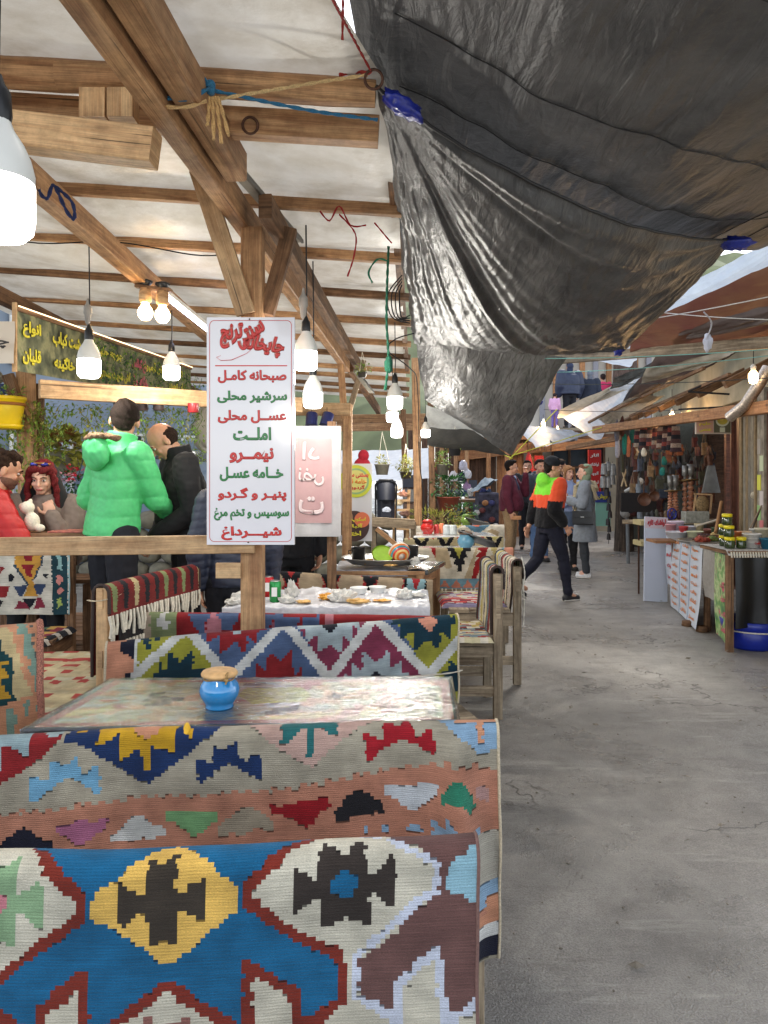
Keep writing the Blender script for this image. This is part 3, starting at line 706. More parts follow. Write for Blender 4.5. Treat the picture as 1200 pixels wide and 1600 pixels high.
rope("green_rope",[P(607,385,4.0),P(605,440,4.0),P(604,500,4.0),P(607,560,4.0),P(602,610,4.0)],0.007,(30,92,70),"green rope hanging along the tarpaulin edge with a knot near the bulbs")
crumple("rope_knot",P(607,570,4.0),(0.02,0.02,0.045),plain("rope_30_92_70",(30,92,70)),"green rope knot just above the row of white bulbs","knot",8)
rope("green_rope",[P(606,408,4.0),P(590,405,4.0),P(576,425,4.0),P(582,442,4.0)],0.005,(30,104,76),"green rope end curling from the batten")
for k in range(4):
 rope("black_cable",[P(628,430+k*5,4.4),P(606+k*6,460,4.4),P(612+k*5,495,4.4),P(640,505-k*4,4.5)],0.004,(26,26,28),"black cable loop at the crumpled tarpaulin edge, %s of four"%["outermost","second","third","innermost"][k],"cable",group="cable loops at the tarpaulin edge",twist=False)
rope("black_cable",[P(650,520,6.8),P(618,530,6.6),P(606,548,6.6),P(640,575,6.9),P(652,600,8.8),P(655,700,9.5)],0.006,(28,28,30),"long black cable drooping down the taped post","cable",twist=False)
rope("black_cable",[P(-40,362,4.3),P(60,380,4.35),P(180,378,4.4),P(300,398,4.45),P(350,398,4.45)],0.004,(26,26,28),"black cable running along a batten above the twin warm bulbs","cable",twist=False)
rope("black_cable",[P(654,690,9.5),P(656,730,9.5),P(662,770,9.5),P(660,820,9.5)],0.006,(28,28,30),"black cable strung down the pine post beside the pram","cable",twist=False)
for(a,b,c,lab)in(((860,582,8),(1200,556,6),(120,170,160),"pale green wire crossing the gap between awnings"),((860,600,8),(1210,590,6.2),(60,66,66),"dark wire sagging across the gap above the white awning"),((840,560,7.5),(1210,545,6.0),(130,190,180),"mint string crossing in front of the terrace people"),((905,512,7.4),(1210,462,5),(206,204,196),"white string running to the far tarpaulin corner"),((960,478,7.2),(1215,500,5),(206,204,196),"second white string below the tarpaulin corner"),((850,640,10),(1080,640,8),(60,60,62),"dark wire passing just above the orange eave")):
 rope("wire",[P(*a),P(*b)],0.004,c,lab,"wire",sag=0.01,twist=False)
for(a,b,lab)in(((796,718,11),(870,640,9),"yellow strap pulling the tarpaulin point toward the awning"),((800,712,11),(940,668,11),"thin yellow string beside the yellow strap"),((760,700,12),(800,716,11),"short yellow string left of the tarpaulin point")):
 rope("yellow_strap",[P(*a),P(*b)],0.007,(206,206,70),lab,"strap",twist=False)
crumple("white_rag",P(1105,535,6.0),(0.035,0.03,0.07),plain("white_rag",(206,208,220),0.9),"white knotted rag tied round the grey beam across the alley","rag",9)
rope("white_string",[P(1100,488,5.5),P(1112,505,5.8),P(1104,530,5.98)],0.006,(206,208,220),"white cord leading down to the knotted rag",twist=False)
# -- kilims over the bench backs
def C(x0,y0,k):
 return lambda pts:[(x0+x*k,y0+y*k)for x,y in pts]
def pat(base,*groups,teeth=None):
 def f(px,py):
  items=[]
  for conv,lst in groups:
   for it in lst:
    if it[0]=='line':items.append(('line',it[1],conv(it[2]),it[3]))
    else:items.append((it[0],conv(it[1])))
  return paint(px,py,base,items)
 return f
BLUE=(20,98,142);RUST=(128,46,34);CREAM=(206,200,182);MAUVE=(112,80,76);WHT=(206,212,228)
DK=(62,54,46);YEL=(232,188,96);GRN=(140,172,132);LBL=(150,192,208)
k1_left=[(RUST,[(-900,100),(110,115),(160,122),(215,150),(245,195),(285,230),(350,270),(405,320),(405,460),(330,510),(230,590),(130,660),(40,740),(12,790),(20,870),(70,900),(135,930),(135,1700),(-900,1700)]),(CREAM,[(-900,0),(60,0),(105,118),(135,155),(170,190),(200,250),(270,300),(320,340),(362,350),(362,425),(320,450),(280,490),(200,540),(150,590),(90,640),(40,680),(0,720),(-60,760),(-60,900),(0,915),(10,940),(10,1700),(-900,1700)]),(GRN,[(-220,220),(30,215),(50,185),(85,180),(85,340),(120,330),(150,300),(185,283),(210,300),(210,480),(180,495),(150,460),(110,430),(80,420),(80,590),(40,590),(40,560),(-60,550),(-220,400)]),((205,130,140),[(-50,340),(25,340),(38,390),(20,430),(-50,450)]),(YEL,[(820,85),(890,125),(980,180),(1030,230),(1110,270),(1118,320),(1115,400),(1060,450),(960,520),(900,580),(815,645),(760,640),(700,585),(600,520),(520,470),(440,455),(430,375),(445,320),(540,260),(600,200),(680,145),(750,105)]),(DK,[(700,160),(735,160),(740,185),(785,180),(800,150),(830,150),(828,310),(875,315),(890,280),(930,270),(965,240),(975,270),(972,450),(940,445),(880,415),(870,395),(835,395),(842,555),(795,555),(785,530),(750,530),(740,558),(705,555),(695,405),(650,410),(600,460),(590,470),(565,465),(553,290),(570,270),(600,290),(630,300),(645,325),(683,320)]),(RUST,[(420,675),(380,685),(330,720),(270,770),(230,830),(185,850),(180,940),(180,1700),(440,1700),(440,930),(430,780)]),(CREAM,[(375,765),(345,790),(330,825),(265,860),(232,880),(232,1700),(392,1700),(390,900)]),(RUST,[(795,718),(840,735),(900,780),(960,830),(1050,870),(1110,920),(1160,960),(1160,1700),(500,1700),(500,930),(560,890),(640,820),(720,770)]),(CREAM,[(795,770),(830,785),(850,830),(900,850),(940,890),(1010,920),(1040,960),(1040,1700),(570,1700),(580,925),(650,890),(690,860),(740,820),(780,790)]),((150,100,92),[(690,895),(720,890),(730,930),(850,930),(870,895),(900,895),(905,1100),(690,1100)])]
k1_right=[(RUST,[(350,20),(260,70),(190,110),(130,150),(80,210),(35,240),(5,290),(5,390),(100,450),(230,540),(310,580),(380,605),(445,635),(452,820),(400,850),(340,885),(320,905),(290,905),(290,1700),(1600,1700),(1600,-60),(500,-60)]),(CREAM,[(350,50),(290,90),(230,130),(180,190),(120,235),(60,290),(48,330),(90,370),(140,410),(180,440),(230,480),(300,515),(380,560),(440,580),(487,600),(495,840),(460,860),(440,880),(390,925),(390,1700),(1600,1700),(1600,-60),(500,-60)]),(RUST,[(8,632),(35,632),(150,700),(200,735),(270,765),(290,915),(390,920),(390,1700),(10,1700)]),(CREAM,[(55,710),(110,735),(150,770),(225,800),(238,930),(240,1700),(68,1700)]),(WHT,[(540,-40),(600,40),(680,60),(740,80),(780,110),(830,130),(880,150),(925,190),(922,335),(880,350),(800,410),(760,460),(700,500),(650,545),(590,600),(560,630),(553,800),(640,830),(700,865),(760,925),(760,1700),(690,1700),(700,920),(640,890),(570,850),(530,820),(520,620),(560,590),(620,530),(680,480),(750,400),(830,330),(885,310),(885,200),(820,160),(740,130),(700,90),(620,60),(545,36),(500,-40)]),(MAUVE,[(590,-60),(1600,-60),(1600,390),(1125,390),(1135,760),(1080,830),(1010,880),(970,865),(945,700),(935,580),(895,575),(860,610),(820,640),(780,690),(715,740),(715,865),(690,860),(640,830),(555,800),(553,640),(600,610),(660,560),(720,510),(770,460),(830,390),(900,345),(925,330),(925,185),(870,145),(820,115),(760,90),(700,65)]),(WHT,[(895,575),(935,578),(960,760),(975,880),(1010,880),(1080,830),(1150,760),(1160,820),(1080,880),(1020,905),(1020,1700),(940,1700),(935,900),(905,650),(870,655),(820,700),(780,740),(765,760),(765,1700),(720,1700),(715,740),(780,690),(820,640),(860,610)]),(CREAM,[(900,660),(880,665),(850,690),(800,740),(768,765),(765,1700),(935,1700)]),(LBL,[(1100,98),(1060,140),(1000,175),(965,200),(960,290),(975,325),(1010,330),(1060,355),(1118,390),(1200,400),(1200,90)]),((200,110,60),[(1102,155),(1200,155),(1200,340),(1110,340)]),((58,50,46),[(360,100),(400,100),(410,125),(440,125),(460,150),(490,150),(510,120),(540,85),(575,85),(583,235),(620,235),(650,205),(690,158),(712,190),(722,380),(680,380),(640,345),(625,320),(597,325),(603,485),(570,485),(555,460),(515,460),(500,430),(480,430),(470,455),(435,470),(425,495),(380,492),(368,350),(335,350),(325,380),(290,390),(265,420),(240,415),(232,220),(260,215),(270,240),(315,240),(325,265),(355,265)]),(BLUE,[(460,225),(500,225),(510,245),(540,250),(542,295),(520,320),(505,360),(465,360),(450,330),(420,330),(412,270),(450,255)])]
K1=pat(BLUE,(C(0,1290,1/3),k1_left),(C(380,1290,1/3),k1_right))
K2B=(166,158,140);TER=(186,128,104);NAV=(24,48,92);RED2=(138,30,34)
def teeth_band(pts,per,amp,bottom):
 """band whose upper edge is a row of square teeth"""
 out=[];x=pts[0][0];k=0
 xs=[p[0]for p in pts];ys=[p[1]for p in pts]
 while x<pts[-1][0]:
  y=float(np.interp(x,xs,ys));yy=y-amp if k%2 else y+amp*0.6
  out+=[(x,yy),(x+per/2,yy)];x+=per/2;k+=1
 return out+[(pts[-1][0],bottom),(pts[0][0],bottom)]
k2_left=[((150,172,178),[(-600,-60),(160,-60),(150,65),(135,185),(105,185),(70,150),(10,135),(0,290),(-600,300)]),(RED2,[(140,-60),(190,75),(235,100),(285,60),(270,125),(225,170),(160,215),(110,250),(60,280),(0,315),(-300,500),(-300,260),(8,250),(10,135),(70,150),(105,185),(133,185)]),((160,178,180),[(175,-60),(300,-60),(270,90),(235,98),(200,80)]),(NAV,[(300,-80),(1100,-80),(1000,85),(950,125),(910,165),(860,205),(800,250),(740,295),(695,328),(650,310),(600,280),(550,250),(500,220),(450,190),(400,155),(340,130),(303,125)]),((196,152,34),[(455,40),(560,30),(840,30),(820,75),(818,188),(780,175),(710,155),(700,165),(705,272),(668,272),(662,165),(640,165),(600,205),(555,220),(553,95),(520,115),(485,150),(452,150)]),((198,140,110),[(590,0),(780,0),(740,90),(680,122),(640,95)]),((196,152,34),[(335,65),(400,60),(380,80),(335,88)]),((196,152,34),[(870,65),(905,62),(905,112),(870,100)]),((112,164,196),[(135,275),(160,275),(215,300),(228,290),(228,210),(260,215),(300,235),(320,225),(360,198),(375,265),(400,275),(440,245),(465,250),(468,370),(440,365),(400,330),(350,300),(310,292),(270,315),(210,360),(180,390),(140,398)]),(NAV,[(917,205),(960,215),(995,230),(1000,140),(1040,165),(1080,145),(1112,125),(1120,205),(1150,215),(1190,180),(1225,185),(1225,310),(1190,290),(1130,260),(1075,225),(1040,240),(1000,270),(960,310),(925,330)]),(TER,teeth_band([(-1300,560),(-600,520),(0,455),(600,400),(1170,362),(1770,268),(2070,212),(2180,216),(2270,250),(2400,275)],62,10,1100)),((20,22,42),[(0,600),(20,575),(70,540),(110,512),(160,545),(200,570),(248,580),(250,620),(0,630),(-80,620)]),((178,108,140),[(258,495),(310,510),(370,485),(420,500),(500,485),(500,520),(460,550),(420,580),(370,608),(330,575),(280,545),(258,540)]),((198,198,194),[(510,560),(540,560),(570,520),(610,490),(635,470),(670,490),(710,520),(762,535),(765,580),(730,575),(700,600),(660,580),(620,600),(560,590),(540,605),(512,605)]),((118,164,112),[(762,450),(800,460),(870,450),(940,450),(1010,450),(1015,490),(960,530),(900,575),(850,540),(800,510),(765,500)]),((158,146,126),[(1015,520),(1060,490),(1100,455),(1150,430),(1200,445),(1260,480),(1280,520),(1280,550),(1200,530),(1130,560),(1070,555),(1015,568)])]
k2_right=[((190,158,146),[(-40,-60),(700,-60),(620,40),(500,100),(420,160),(350,220),(300,275),(240,245),(160,200),(80,150),(30,105),(-20,60)]),((40,104,106),[(145,40),(410,30),(408,128),(370,120),(320,90),(300,95),(300,220),(268,220),(265,95),(240,105),(210,140),(180,165),(147,165)]),((162,28,40),[(537,128),(570,130),(600,150),(625,145),(625,65),(655,65),(690,90),(720,60),(755,55),(770,130),(800,130),(835,95),(858,88),(865,212),(820,190),(760,160),(710,150),(660,175),(600,215),(565,250),(545,250)]),((140,172,200),[(850,0),(1300,0),(1300,150),(1155,180),(1090,212),(1050,180),(990,130),(940,90)]),((212,152,118),[(940,-60),(1300,-60),(1300,45),(1155,55),(1095,55),(1090,155),(1070,155),(1065,55),(970,60)]),((150,22,32),[(95,445),(130,455),(190,440),(250,425),(300,415),(370,405),(378,445),(330,480),(290,530),(255,550),(210,520),(160,500),(97,490)]),((34,32,36),[(395,465),(430,440),(460,400),(495,380),(540,395),(580,420),(625,445),(625,490),(580,485),(540,495),(500,490),(460,510),(395,520)]),((196,200,204),[(620,365),(680,370),(740,355),(800,350),(875,330),(878,375),(840,410),(790,460),(760,478),(720,460),(690,430),(625,410)]),((48,124,98),[(890,380),(930,320),(965,300),(1010,340),(1045,420),(1030,460),(985,410),(930,400),(890,430)]),((178,140,134),[(1060,350),(1120,360),(1110,430),(1055,400)]),((140,170,196),[(520,550),(550,550),(550,575),(520,575)]),((140,170,196),[(615,545),(645,545),(645,575),(615,575)]),((140,170,196),[(730,535),(770,535),(800,565),(730,570)]),((140,170,196),[(845,510),(900,515),(900,470),(950,500),(960,540),(900,565),(845,600)]),((140,170,196),[(1020,540),(1060,535),(1060,600),(1015,600)]),((176,170,156),[(1030,560),(1400,560),(1400,790),(1030,790)]),((140,170,196),[(1030,790),(1400,770),(1400,900),(1030,900)]),((200,140,108),[(1100,850),(1400,850),(1400,970),(1030,990),(1030,930),(1100,930)]),((220,220,216),[(1030,990),(1400,950),(1400,1040),(1030,1060)]),((26,28,48),[(1030,1050),(1400,1035),(1400,1150),(1030,1150)])]
K2=pat(K2B,(C(0,1120,1/3),k2_left),(C(390,1110,1/3),k2_right))
OLV=(152,150,56);TEAL=(20,52,66);PER=(78,96,130);MAR=(128,52,76);RD3=(134,34,38);GBL=(160,172,176);W3=(206,206,202)
k3a=[((200,140,112),[(-60,100),(240,100),(215,900),(-60,900)]),((28,30,46),[(108,290),(170,250),(235,150),(215,470),(210,395),(160,360),(118,350)]),((28,30,46),[(150,500),(215,475),(215,560),(150,560)]),(W3,[(214,100),(240,100),(232,900),(212,900)]),(OLV,[(240,100),(570,100),(600,225),(640,330),(700,400),(900,640),(900,900),(232,900)]),(TEAL,[(240,235),(310,215),(318,335),(300,330),(275,290),(245,260)]),(TEAL,[(338,215),(375,210),(372,270),(345,265)]),(PER,[(570,100),(1400,100),(1400,900),(900,900),(880,560),(755,385)]),(TEAL,[(435,350),(455,350),(480,375),(520,415),(560,385),(590,350),(610,350),(612,470),(650,470),(680,455),(690,500),(690,700),(340,700),(340,475),(360,490),(385,495),(383,410),(410,460),(433,465)]),(RD3,[(695,190),(850,180),(880,240),(905,235),(940,180),(1040,165),(1090,160),(1090,200),(1040,195),(1030,290),(1000,270),(970,235),(965,365),(930,340),(900,290),(870,290),(840,330),(790,362),(780,235),(740,265),(700,285)]),(GBL,[(850,170),(935,170),(930,215),(900,238),(875,235)]),(RD3,[(1035,430),(1060,440),(1080,465),(1100,480),(1110,355),(1140,370),(1180,400),(1200,410),(1245,350),(1265,330),(1290,520),(1340,430),(1345,620),(1035,620)])]
k3b=[(MAR,[(44,30),(690,-40),(345,470)]),(MAR,[(300,560),(620,100),(1000,560)]),(OLV,[(630,-60),(1400,-60),(1400,1200),(1000,1200),(960,450)]),(GBL,[(140,130),(295,125),(345,205),(395,120),(525,100),(525,180),(500,165),(480,160),(478,250),(450,240),(420,210),(415,320),(380,310),(345,260),(310,300),(265,325),(262,215),(235,220),(215,250),(190,250),(185,170),(160,185),(143,185)]),((22,24,34),[(292,110),(395,100),(390,160),(350,205),(340,205),(300,165)]),(GBL,[(550,320),(575,320),(600,360),(635,380),(670,350),(700,310),(718,315),(720,420),(760,400),(790,375),(790,450),(835,450),(835,620),(440,620),(440,460),(478,465),(480,390),(500,395),(525,430),(548,430)]),((22,24,34),[(635,430),(655,450),(690,475),(700,620),(570,620),(580,478),(615,450)]),(TEAL,[(728,95),(755,105),(780,95),(780,20),(1090,10),(1090,100),(1120,95),(1122,145),(1095,150),(1090,235),(1060,215),(1035,190),(1030,305),(1000,290),(965,245),(925,265),(890,305),(865,305),(862,195),(830,210),(810,235),(785,235),(780,150),(750,150),(730,165)]),((204,140,116),[(945,80),(985,80),(990,105),(1015,115),(1015,140),(990,160),(975,188),(950,185),(935,160),(905,145),(900,105),(940,100)]),(TEAL,[(1048,440),(1085,440),(1090,380),(1115,380),(1150,430),(1150,560),(1100,580),(1090,500),(1050,490)]),(W3,[(1100,640),(1150,670),(1150,710),(1100,680)])]
zig=[('line',W3,[(213,1056),(290,984),(360,1064),(443,974),(516,1062),(585,964),(670,1057),(722,996)],7.5)]
K3=pat(PER,(C(160,940,0.23333),k3a),(C(430,940,0.25),k3b),(C(0,0,1),zig))
k4a=[((132,144,104),[(320,-40),(500,-40),(500,400),(320,400)]),(W3,[(430,55),(470,30),(430,90),(410,120),(455,140),(455,165),(430,195),(400,198),(390,170),(365,150),(370,120),(395,80)]),(RD3,[(497,-40),(2400,-40),(2400,400),(497,400)]),(PER,[(570,85),(725,75),(720,110),(690,150),(665,400),(640,190),(610,150)]),((172,112,122),[(740,60),(770,70),(790,130),(820,400),(665,400),(700,140)]),(PER,[(760,75),(920,60),(915,110),(880,170),(860,190),(805,190),(790,130)]),(PER,[(1090,90),(1160,80),(1110,200),(1070,200)]),((150,92,108),[(1160,80),(1200,150),(1210,300),(1100,300)])]
k4b=[(PER,[(0,60),(280,70),(270,300),(0,300)]),(RD3,[(50,60),(270,70),(270,105),(60,95)]),(RD3,[(150,100),(180,100),(175,200),(140,200)]),((180,116,124),[(310,60),(370,60),(370,200),(310,200)])]
K4=pat((176,160,142),(C(160,940,0.23333),k4a),(C(430,940,0.25),k4b))
SAGE=(128,156,142);BEI=(196,176,132)
k9=[(BEI,[(-300,250),(90,240),(140,280),(180,400),(230,470),(270,600),(300,700),(300,790),(350,890),(400,960),(430,1050),(400,1100),(210,1170),(190,900),(170,620),(90,560),(30,480),(0,400),(-300,380)]),((28,66,70),[(-300,400),(10,410),(40,490),(100,570),(170,620),(185,740),(185,950),(215,1160),(0,1260),(-300,1320)]),((190,146,50),[(-300,700),(110,650),(120,690),(40,740),(70,780),(125,860),(110,880),(25,930),(60,1010),(140,1110),(130,1130),(0,1195),(-300,1260)]),(SAGE,[(210,100),(330,100),(350,190),(400,330),(480,560),(520,750),(530,900),(600,1100),(600,1290),(470,1310),(460,820),(400,800),(395,580),(330,570),(320,350),(245,340),(240,230)]),((40,28,26),[(245,1095),(380,1035),(385,1045),(250,1105)]),(SAGE,[(310,1190),(380,1170),(380,1330),(310,1400)]),(SAGE,[(60,1300),(170,1290),(210,1420),(150,1630),(60,1630)]),((96,100,96),[(380,170),(400,170),(520,640),(540,900),(520,900),(500,640)])]
K9=pat((204,146,112),(C(0,960,0.1187),k9))
W10=(208,204,192)
k10=[((198,148,66),[(95,-80),(250,-80),(245,80),(190,180),(220,250),(225,275),(140,275),(160,210),(120,130),(85,90)]),((44,66,86),[(238,-80),(256,-80),(252,80),(196,185),(188,180),(240,80)]),((44,66,86),[(78,90),(90,84),(168,205),(158,212)]),((134,34,44),[(115,-40),(195,-40),(190,70),(150,70)]),((134,34,44),[(125,90),(205,90),(185,125),(185,160),(150,155),(150,125)]),((34,66,76),[(298,-80),(395,-80),(400,400),(312,400)]),((212,140,132),[(335,150),(360,145),(372,180),(345,205),(375,235),(350,262),(330,240),(352,215),(330,185)]),((150,190,190),[(325,20),(360,20),(365,120),(335,110),(345,80)]),((160,180,96),[(335,285),(360,280),(365,320),(340,345)]),((56,72,104),[(75,212),(160,210),(135,275),(115,270)]),((56,72,104),[(190,205),(270,198),(240,265),(215,260)]),((140,40,44),[(-50,212),(55,212),(40,280),(-50,280)]),((28,30,40),[(135,290),(215,285),(175,355)]),((136,46,66),[(215,282),(245,282),(270,340),(200,345)]),((136,46,66),[(110,300),(150,310),(175,350),(85,350)]),((24,28,38),[(50,150),(65,135),(85,160),(70,190),(50,185)]),((24,28,38),[(250,140),(290,138),(270,172)]),((28,30,40),[(-30,295),(25,300),(0,340),(-40,340)]),((156,190,192),[(402,-80),(460,-80),(460,400),(402,400)]),((140,40,44),[(0,150),(30,100),(0,100)])]
K10=pat(W10,(C(0,860,0.26667),k10))
BLK=(26,26,30);TAN=(178,158,126)
k6=[((150,34,34),[(150,150),(230,150),(200,270)]),(BLK,[(285,150),(480,150),(480,205),(440,210),(450,255),(420,262),(435,310),(405,315),(412,365),(370,365),(380,320),(340,312),(355,265),(310,255),(325,210),(290,205)]),((168,160,70),[(330,150),(430,150),(385,262)]),((146,32,34),[(540,150),(620,150),(590,260),(560,330),(520,420),(465,425),(500,385),(465,375),(515,320),(490,310),(540,260),(510,250),(560,205),(530,200)]),(TAN,[(205,150),(285,150),(330,330),(300,350),(200,280)]),(TAN,[(420,440),(530,150),(540,150),(480,440)]),((186,168,110),[(620,150),(700,150),(660,250)]),(TAN,[(560,440),(600,260),(640,240),(700,250),(720,440)]),((124,160,170),[(712,150),(745,150),(745,440),(715,360),(735,330),(712,290),(735,250)]),((206,140,116),[(745,150),(900,150),(900,300),(770,250),(735,220)]),((108,142,156),[(-400,425),(900,425),(900,700),(-400,700)])]+[((190,120,98),[(x,490),(x+40,430),(x+80,490)])for x in range(-300,760,90)]
K6=pat((206,196,176),(C(640,820,0.2),k6))
k7=sum([[(BLK,[(x,90),(x+40,90),(x+75,145),(x+110,90),(x+140,90),(x+95,190),(x+55,190)]),((186,176,108),[(x+45,90),(x+105,90),(x+75,130)]),((150,40,40),[(x+150,90),(x+185,90),(x+168,115)])]for x in range(-170,900,190)],[])
K7=pat((196,180,140),(C(640,820,0.2),k7))
k8=[((84,120,142),[(420,0),(640,0),(540,85)]),((196,104,78),[(470,-10),(580,-10),(530,25)]),(BLK,[(340,90),(420,40),(440,50),(360,110)]),(TAN,[(580,90),(640,40),(700,60),(690,110),(600,110)]),((196,180,120),[(340,0),(420,0),(340,60)]),((28,30,40),[(0,0),(60,0),(40,60)]),((120,150,168),[(100,0),(180,0),(140,60)])]
K8=pat((214,206,190),(C(640,820,0.2),k8))
def K5(px,py):
 items=[]
 for x in np.arange(300,690,62):
  c=x+31
  items+=[((156,40,42),[(x+6,870),(x+56,870),(c+10,912),(c+22,940),(c-22,940),(c-10,912)]),(BLK,[(x,870),(x+12,870),(c,903),(x+50,870),(x+62,870),(c+6,915),(c+24,940),(c+12,940),(c,922),(c-12,940),(c-24,940),(c-6,915)]),((158,186,180),[(c-10,870),(c+10,870),(c,890)])]
 items+=[((132,164,170),[(635,870),(664,870),(664,960),(635,960)]),((150,40,44),[(640,895),(660,895),(650,925)]),(BLK,[(632,870),(636,870),(636,960),(632,960)]),(BLK,[(664,870),(667,870),(667,960),(664,960)])]
 return paint(px,py,(168,148,122),items)
def band_pattern(A,B,nrmv,cols,w,wob,seed):
 """stripes across the bar with wavy edges; reads the design plane coordinates"""
 A=Vector(A);B=Vector(B);W=(B-A).length;d=(B-A)/W
 def f(u,s):
  rs=np.random.RandomState(seed);pal=np.array([lin(c)for c in cols])
  k=(u+wob*np.abs(((s*9)%1)-0.5)*np.sign(np.sin(u*70)))/w
  order=rs.randint(0,len(cols),400);idx=order[np.clip(k.astype(int)+5,0,399)]
  return idx,pal
 return f
THREAD=plain("cotton_fringe",(214,206,188),0.95,0.15,80)
SELV=plain("selvage_cream",(190,176,150),0.95,0.3,200)
SELV_D=plain("selvage_dark",(60,48,44),0.95,0.2,200)
G_BACK="kilims draped over the bench backs"
kilim("kilim","blue kilim with rust-edged cream hexagons and a yellow diamond, draped over the closest bench back",P(-400,1346,1.315),P(744,1303,1.315),(0,-1,0),0.60,0.35,0.036,0.004,K1,seed=3,amp=0.010,snap=2,slits=0.12,group=G_BACK,edge=(plain("selvage_mauve",(112,84,78),0.95,0.2,200),0.003),topwave=0.009)
kilim("kilim","cream and terracotta kilim with navy, red and light blue stepped motifs below the wrapped table",P(-430,1158,1.94),P(776,1124,1.94),(0,-1,0),0.62,0.35,0.026,0.0045,K2,seed=11,amp=0.028,snap=2,slits=0.3,topwave=0.010,curl=(0.06,0.11,0.045),group=G_BACK,edge=(SELV,0.004),stiff=0.05)
kilim("kilim","olive, maroon and slate blue kilim with a white zigzag behind the blue jar",P(166,1004,3.02),P(713,960,3.42),(0.22,-1,0),0.47,0.3,0.03,0.0055,K3,seed=21,amp=0.014,topwave=0.008,snap=2,slits=0.0,group=G_BACK,edge=(SELV,0.005),fringe=None)
kilim("kilim","green, red and slate kilim just visible behind the zigzag kilim",P(214,955,3.72),P(716,962,3.72),(0,-1,0),0.4,0.3,0.03,0.007,K4,seed=24,amp=0.008,snap=2,slits=0,group=G_BACK)
kilim("kilim","kilim of black and red hourglass figures behind the littered table",P(330,886,5.0),P(676,906,5.0),(0,-1,0),0.42,0.3,0.03,0.008,K5,seed=25,amp=0.008,snap=1,slits=0,group=G_BACK)
kilim("kilim","cream kilim with stacked black tree motifs and red zigzag, long white fringe at the hem",P(600,856,6.6),P(801,855,6.6),(0,-1,0),0.38,0.25,0.03,0.009,K6,seed=26,amp=0.01,snap=1,slits=0,group=G_BACK,fringe=(THREAD,0.21,0.006,0.042))
kilim("kilim","tan kilim with a row of black chevrons beside the far pale blue pot",P(630,840,7.95),P(786,838,7.95),(0,-1,0),0.4,0.25,0.03,0.011,K7,seed=27,amp=0.01,snap=1,slits=0,group=G_BACK)
kilim("kilim","pale blue and cream chevron kilim in the farthest bench row",P(640,822,9.5),P(788,820,9.5),(0,-1,0),0.4,0.25,0.035,0.013,K8,seed=28,amp=0.01,snap=1,slits=0,group=G_BACK)
kilim("kilim","sage, peach and teal kilim with speckled edge on the chair at the table's far end",P(-180,1002,2.45),P(62,974,2.72),(0.55,-1,0),0.50,0.35,0.05,0.006,K9,seed=31,amp=0.018,topwave=0.012,snap=2,slits=0,group=G_BACK,edge=(plain("speckled_edge",(158,104,88),0.95,0.9,260,bmp=0.6),0.013))
kilim("kilim","white kilim with mustard diamonds and dark teal border on the bench behind the rail",P(-200,845,4.5),P(112,845,4.62),(0.1,-1,0),0.47,0.3,0.03,0.007,K10,seed=33,amp=0.008,snap=1,slits=0,group=G_BACK)
def kil_uv(name,label,A,B,nrm,front,back,r,cell,cols,w,wob,seed,**kw):
 A_,B_=Vector(A),Vector(B);d=(B_-A_).normalized();Ax=A_+Vector(nrm).normalized()*r
 def f(px,py):
  n=Vector(nrm).normalized();dx=(px-CX)/F;k=(n.x*Ax.x+n.y*Ax.y)/(n.x*dx+n.y)
  X=dx*k;Y=k;u=(X-Ax.x)*d.x+(Y-Ax.y)*d.y;Z=CH-(py-HY)/F*Y;s=Ax.z-Z
  return band_pattern(A,B,nrm,cols,w,wob,seed)(u,s)
 return kilim(name,label,A,B,nrm,front,back,r,cell,f,seed=seed,snap=1,slits=0,**kw)
KSTR=[(206,196,160),(150,40,40),(34,30,34),(214,206,190),(190,172,96),(120,140,150),(214,206,190),(96,30,36)]
kil_uv("kilim","striped red, cream and black kilim over the end bench backrest nearest the alley floor",(0.70,4.57,0.935),(0.70,5.06,0.935),(-1,0,0),0.44,0.16,0.035,0.008,KSTR,0.028,0.02,41,amp=0.02,group=G_BACK,edge=(SELV_D,0.01),cat="kilim")
kil_uv("kilim","striped cream and yellow kilim with hanging tassels over the second end bench",(0.965,5.33,0.89),(0.95,6.0,0.89),(-1,0,0),0.42,0.2,0.04,0.008,KSTR[:6],0.035,0.03,43,amp=0.03,group=G_BACK,edge=(SELV_D,0.008))
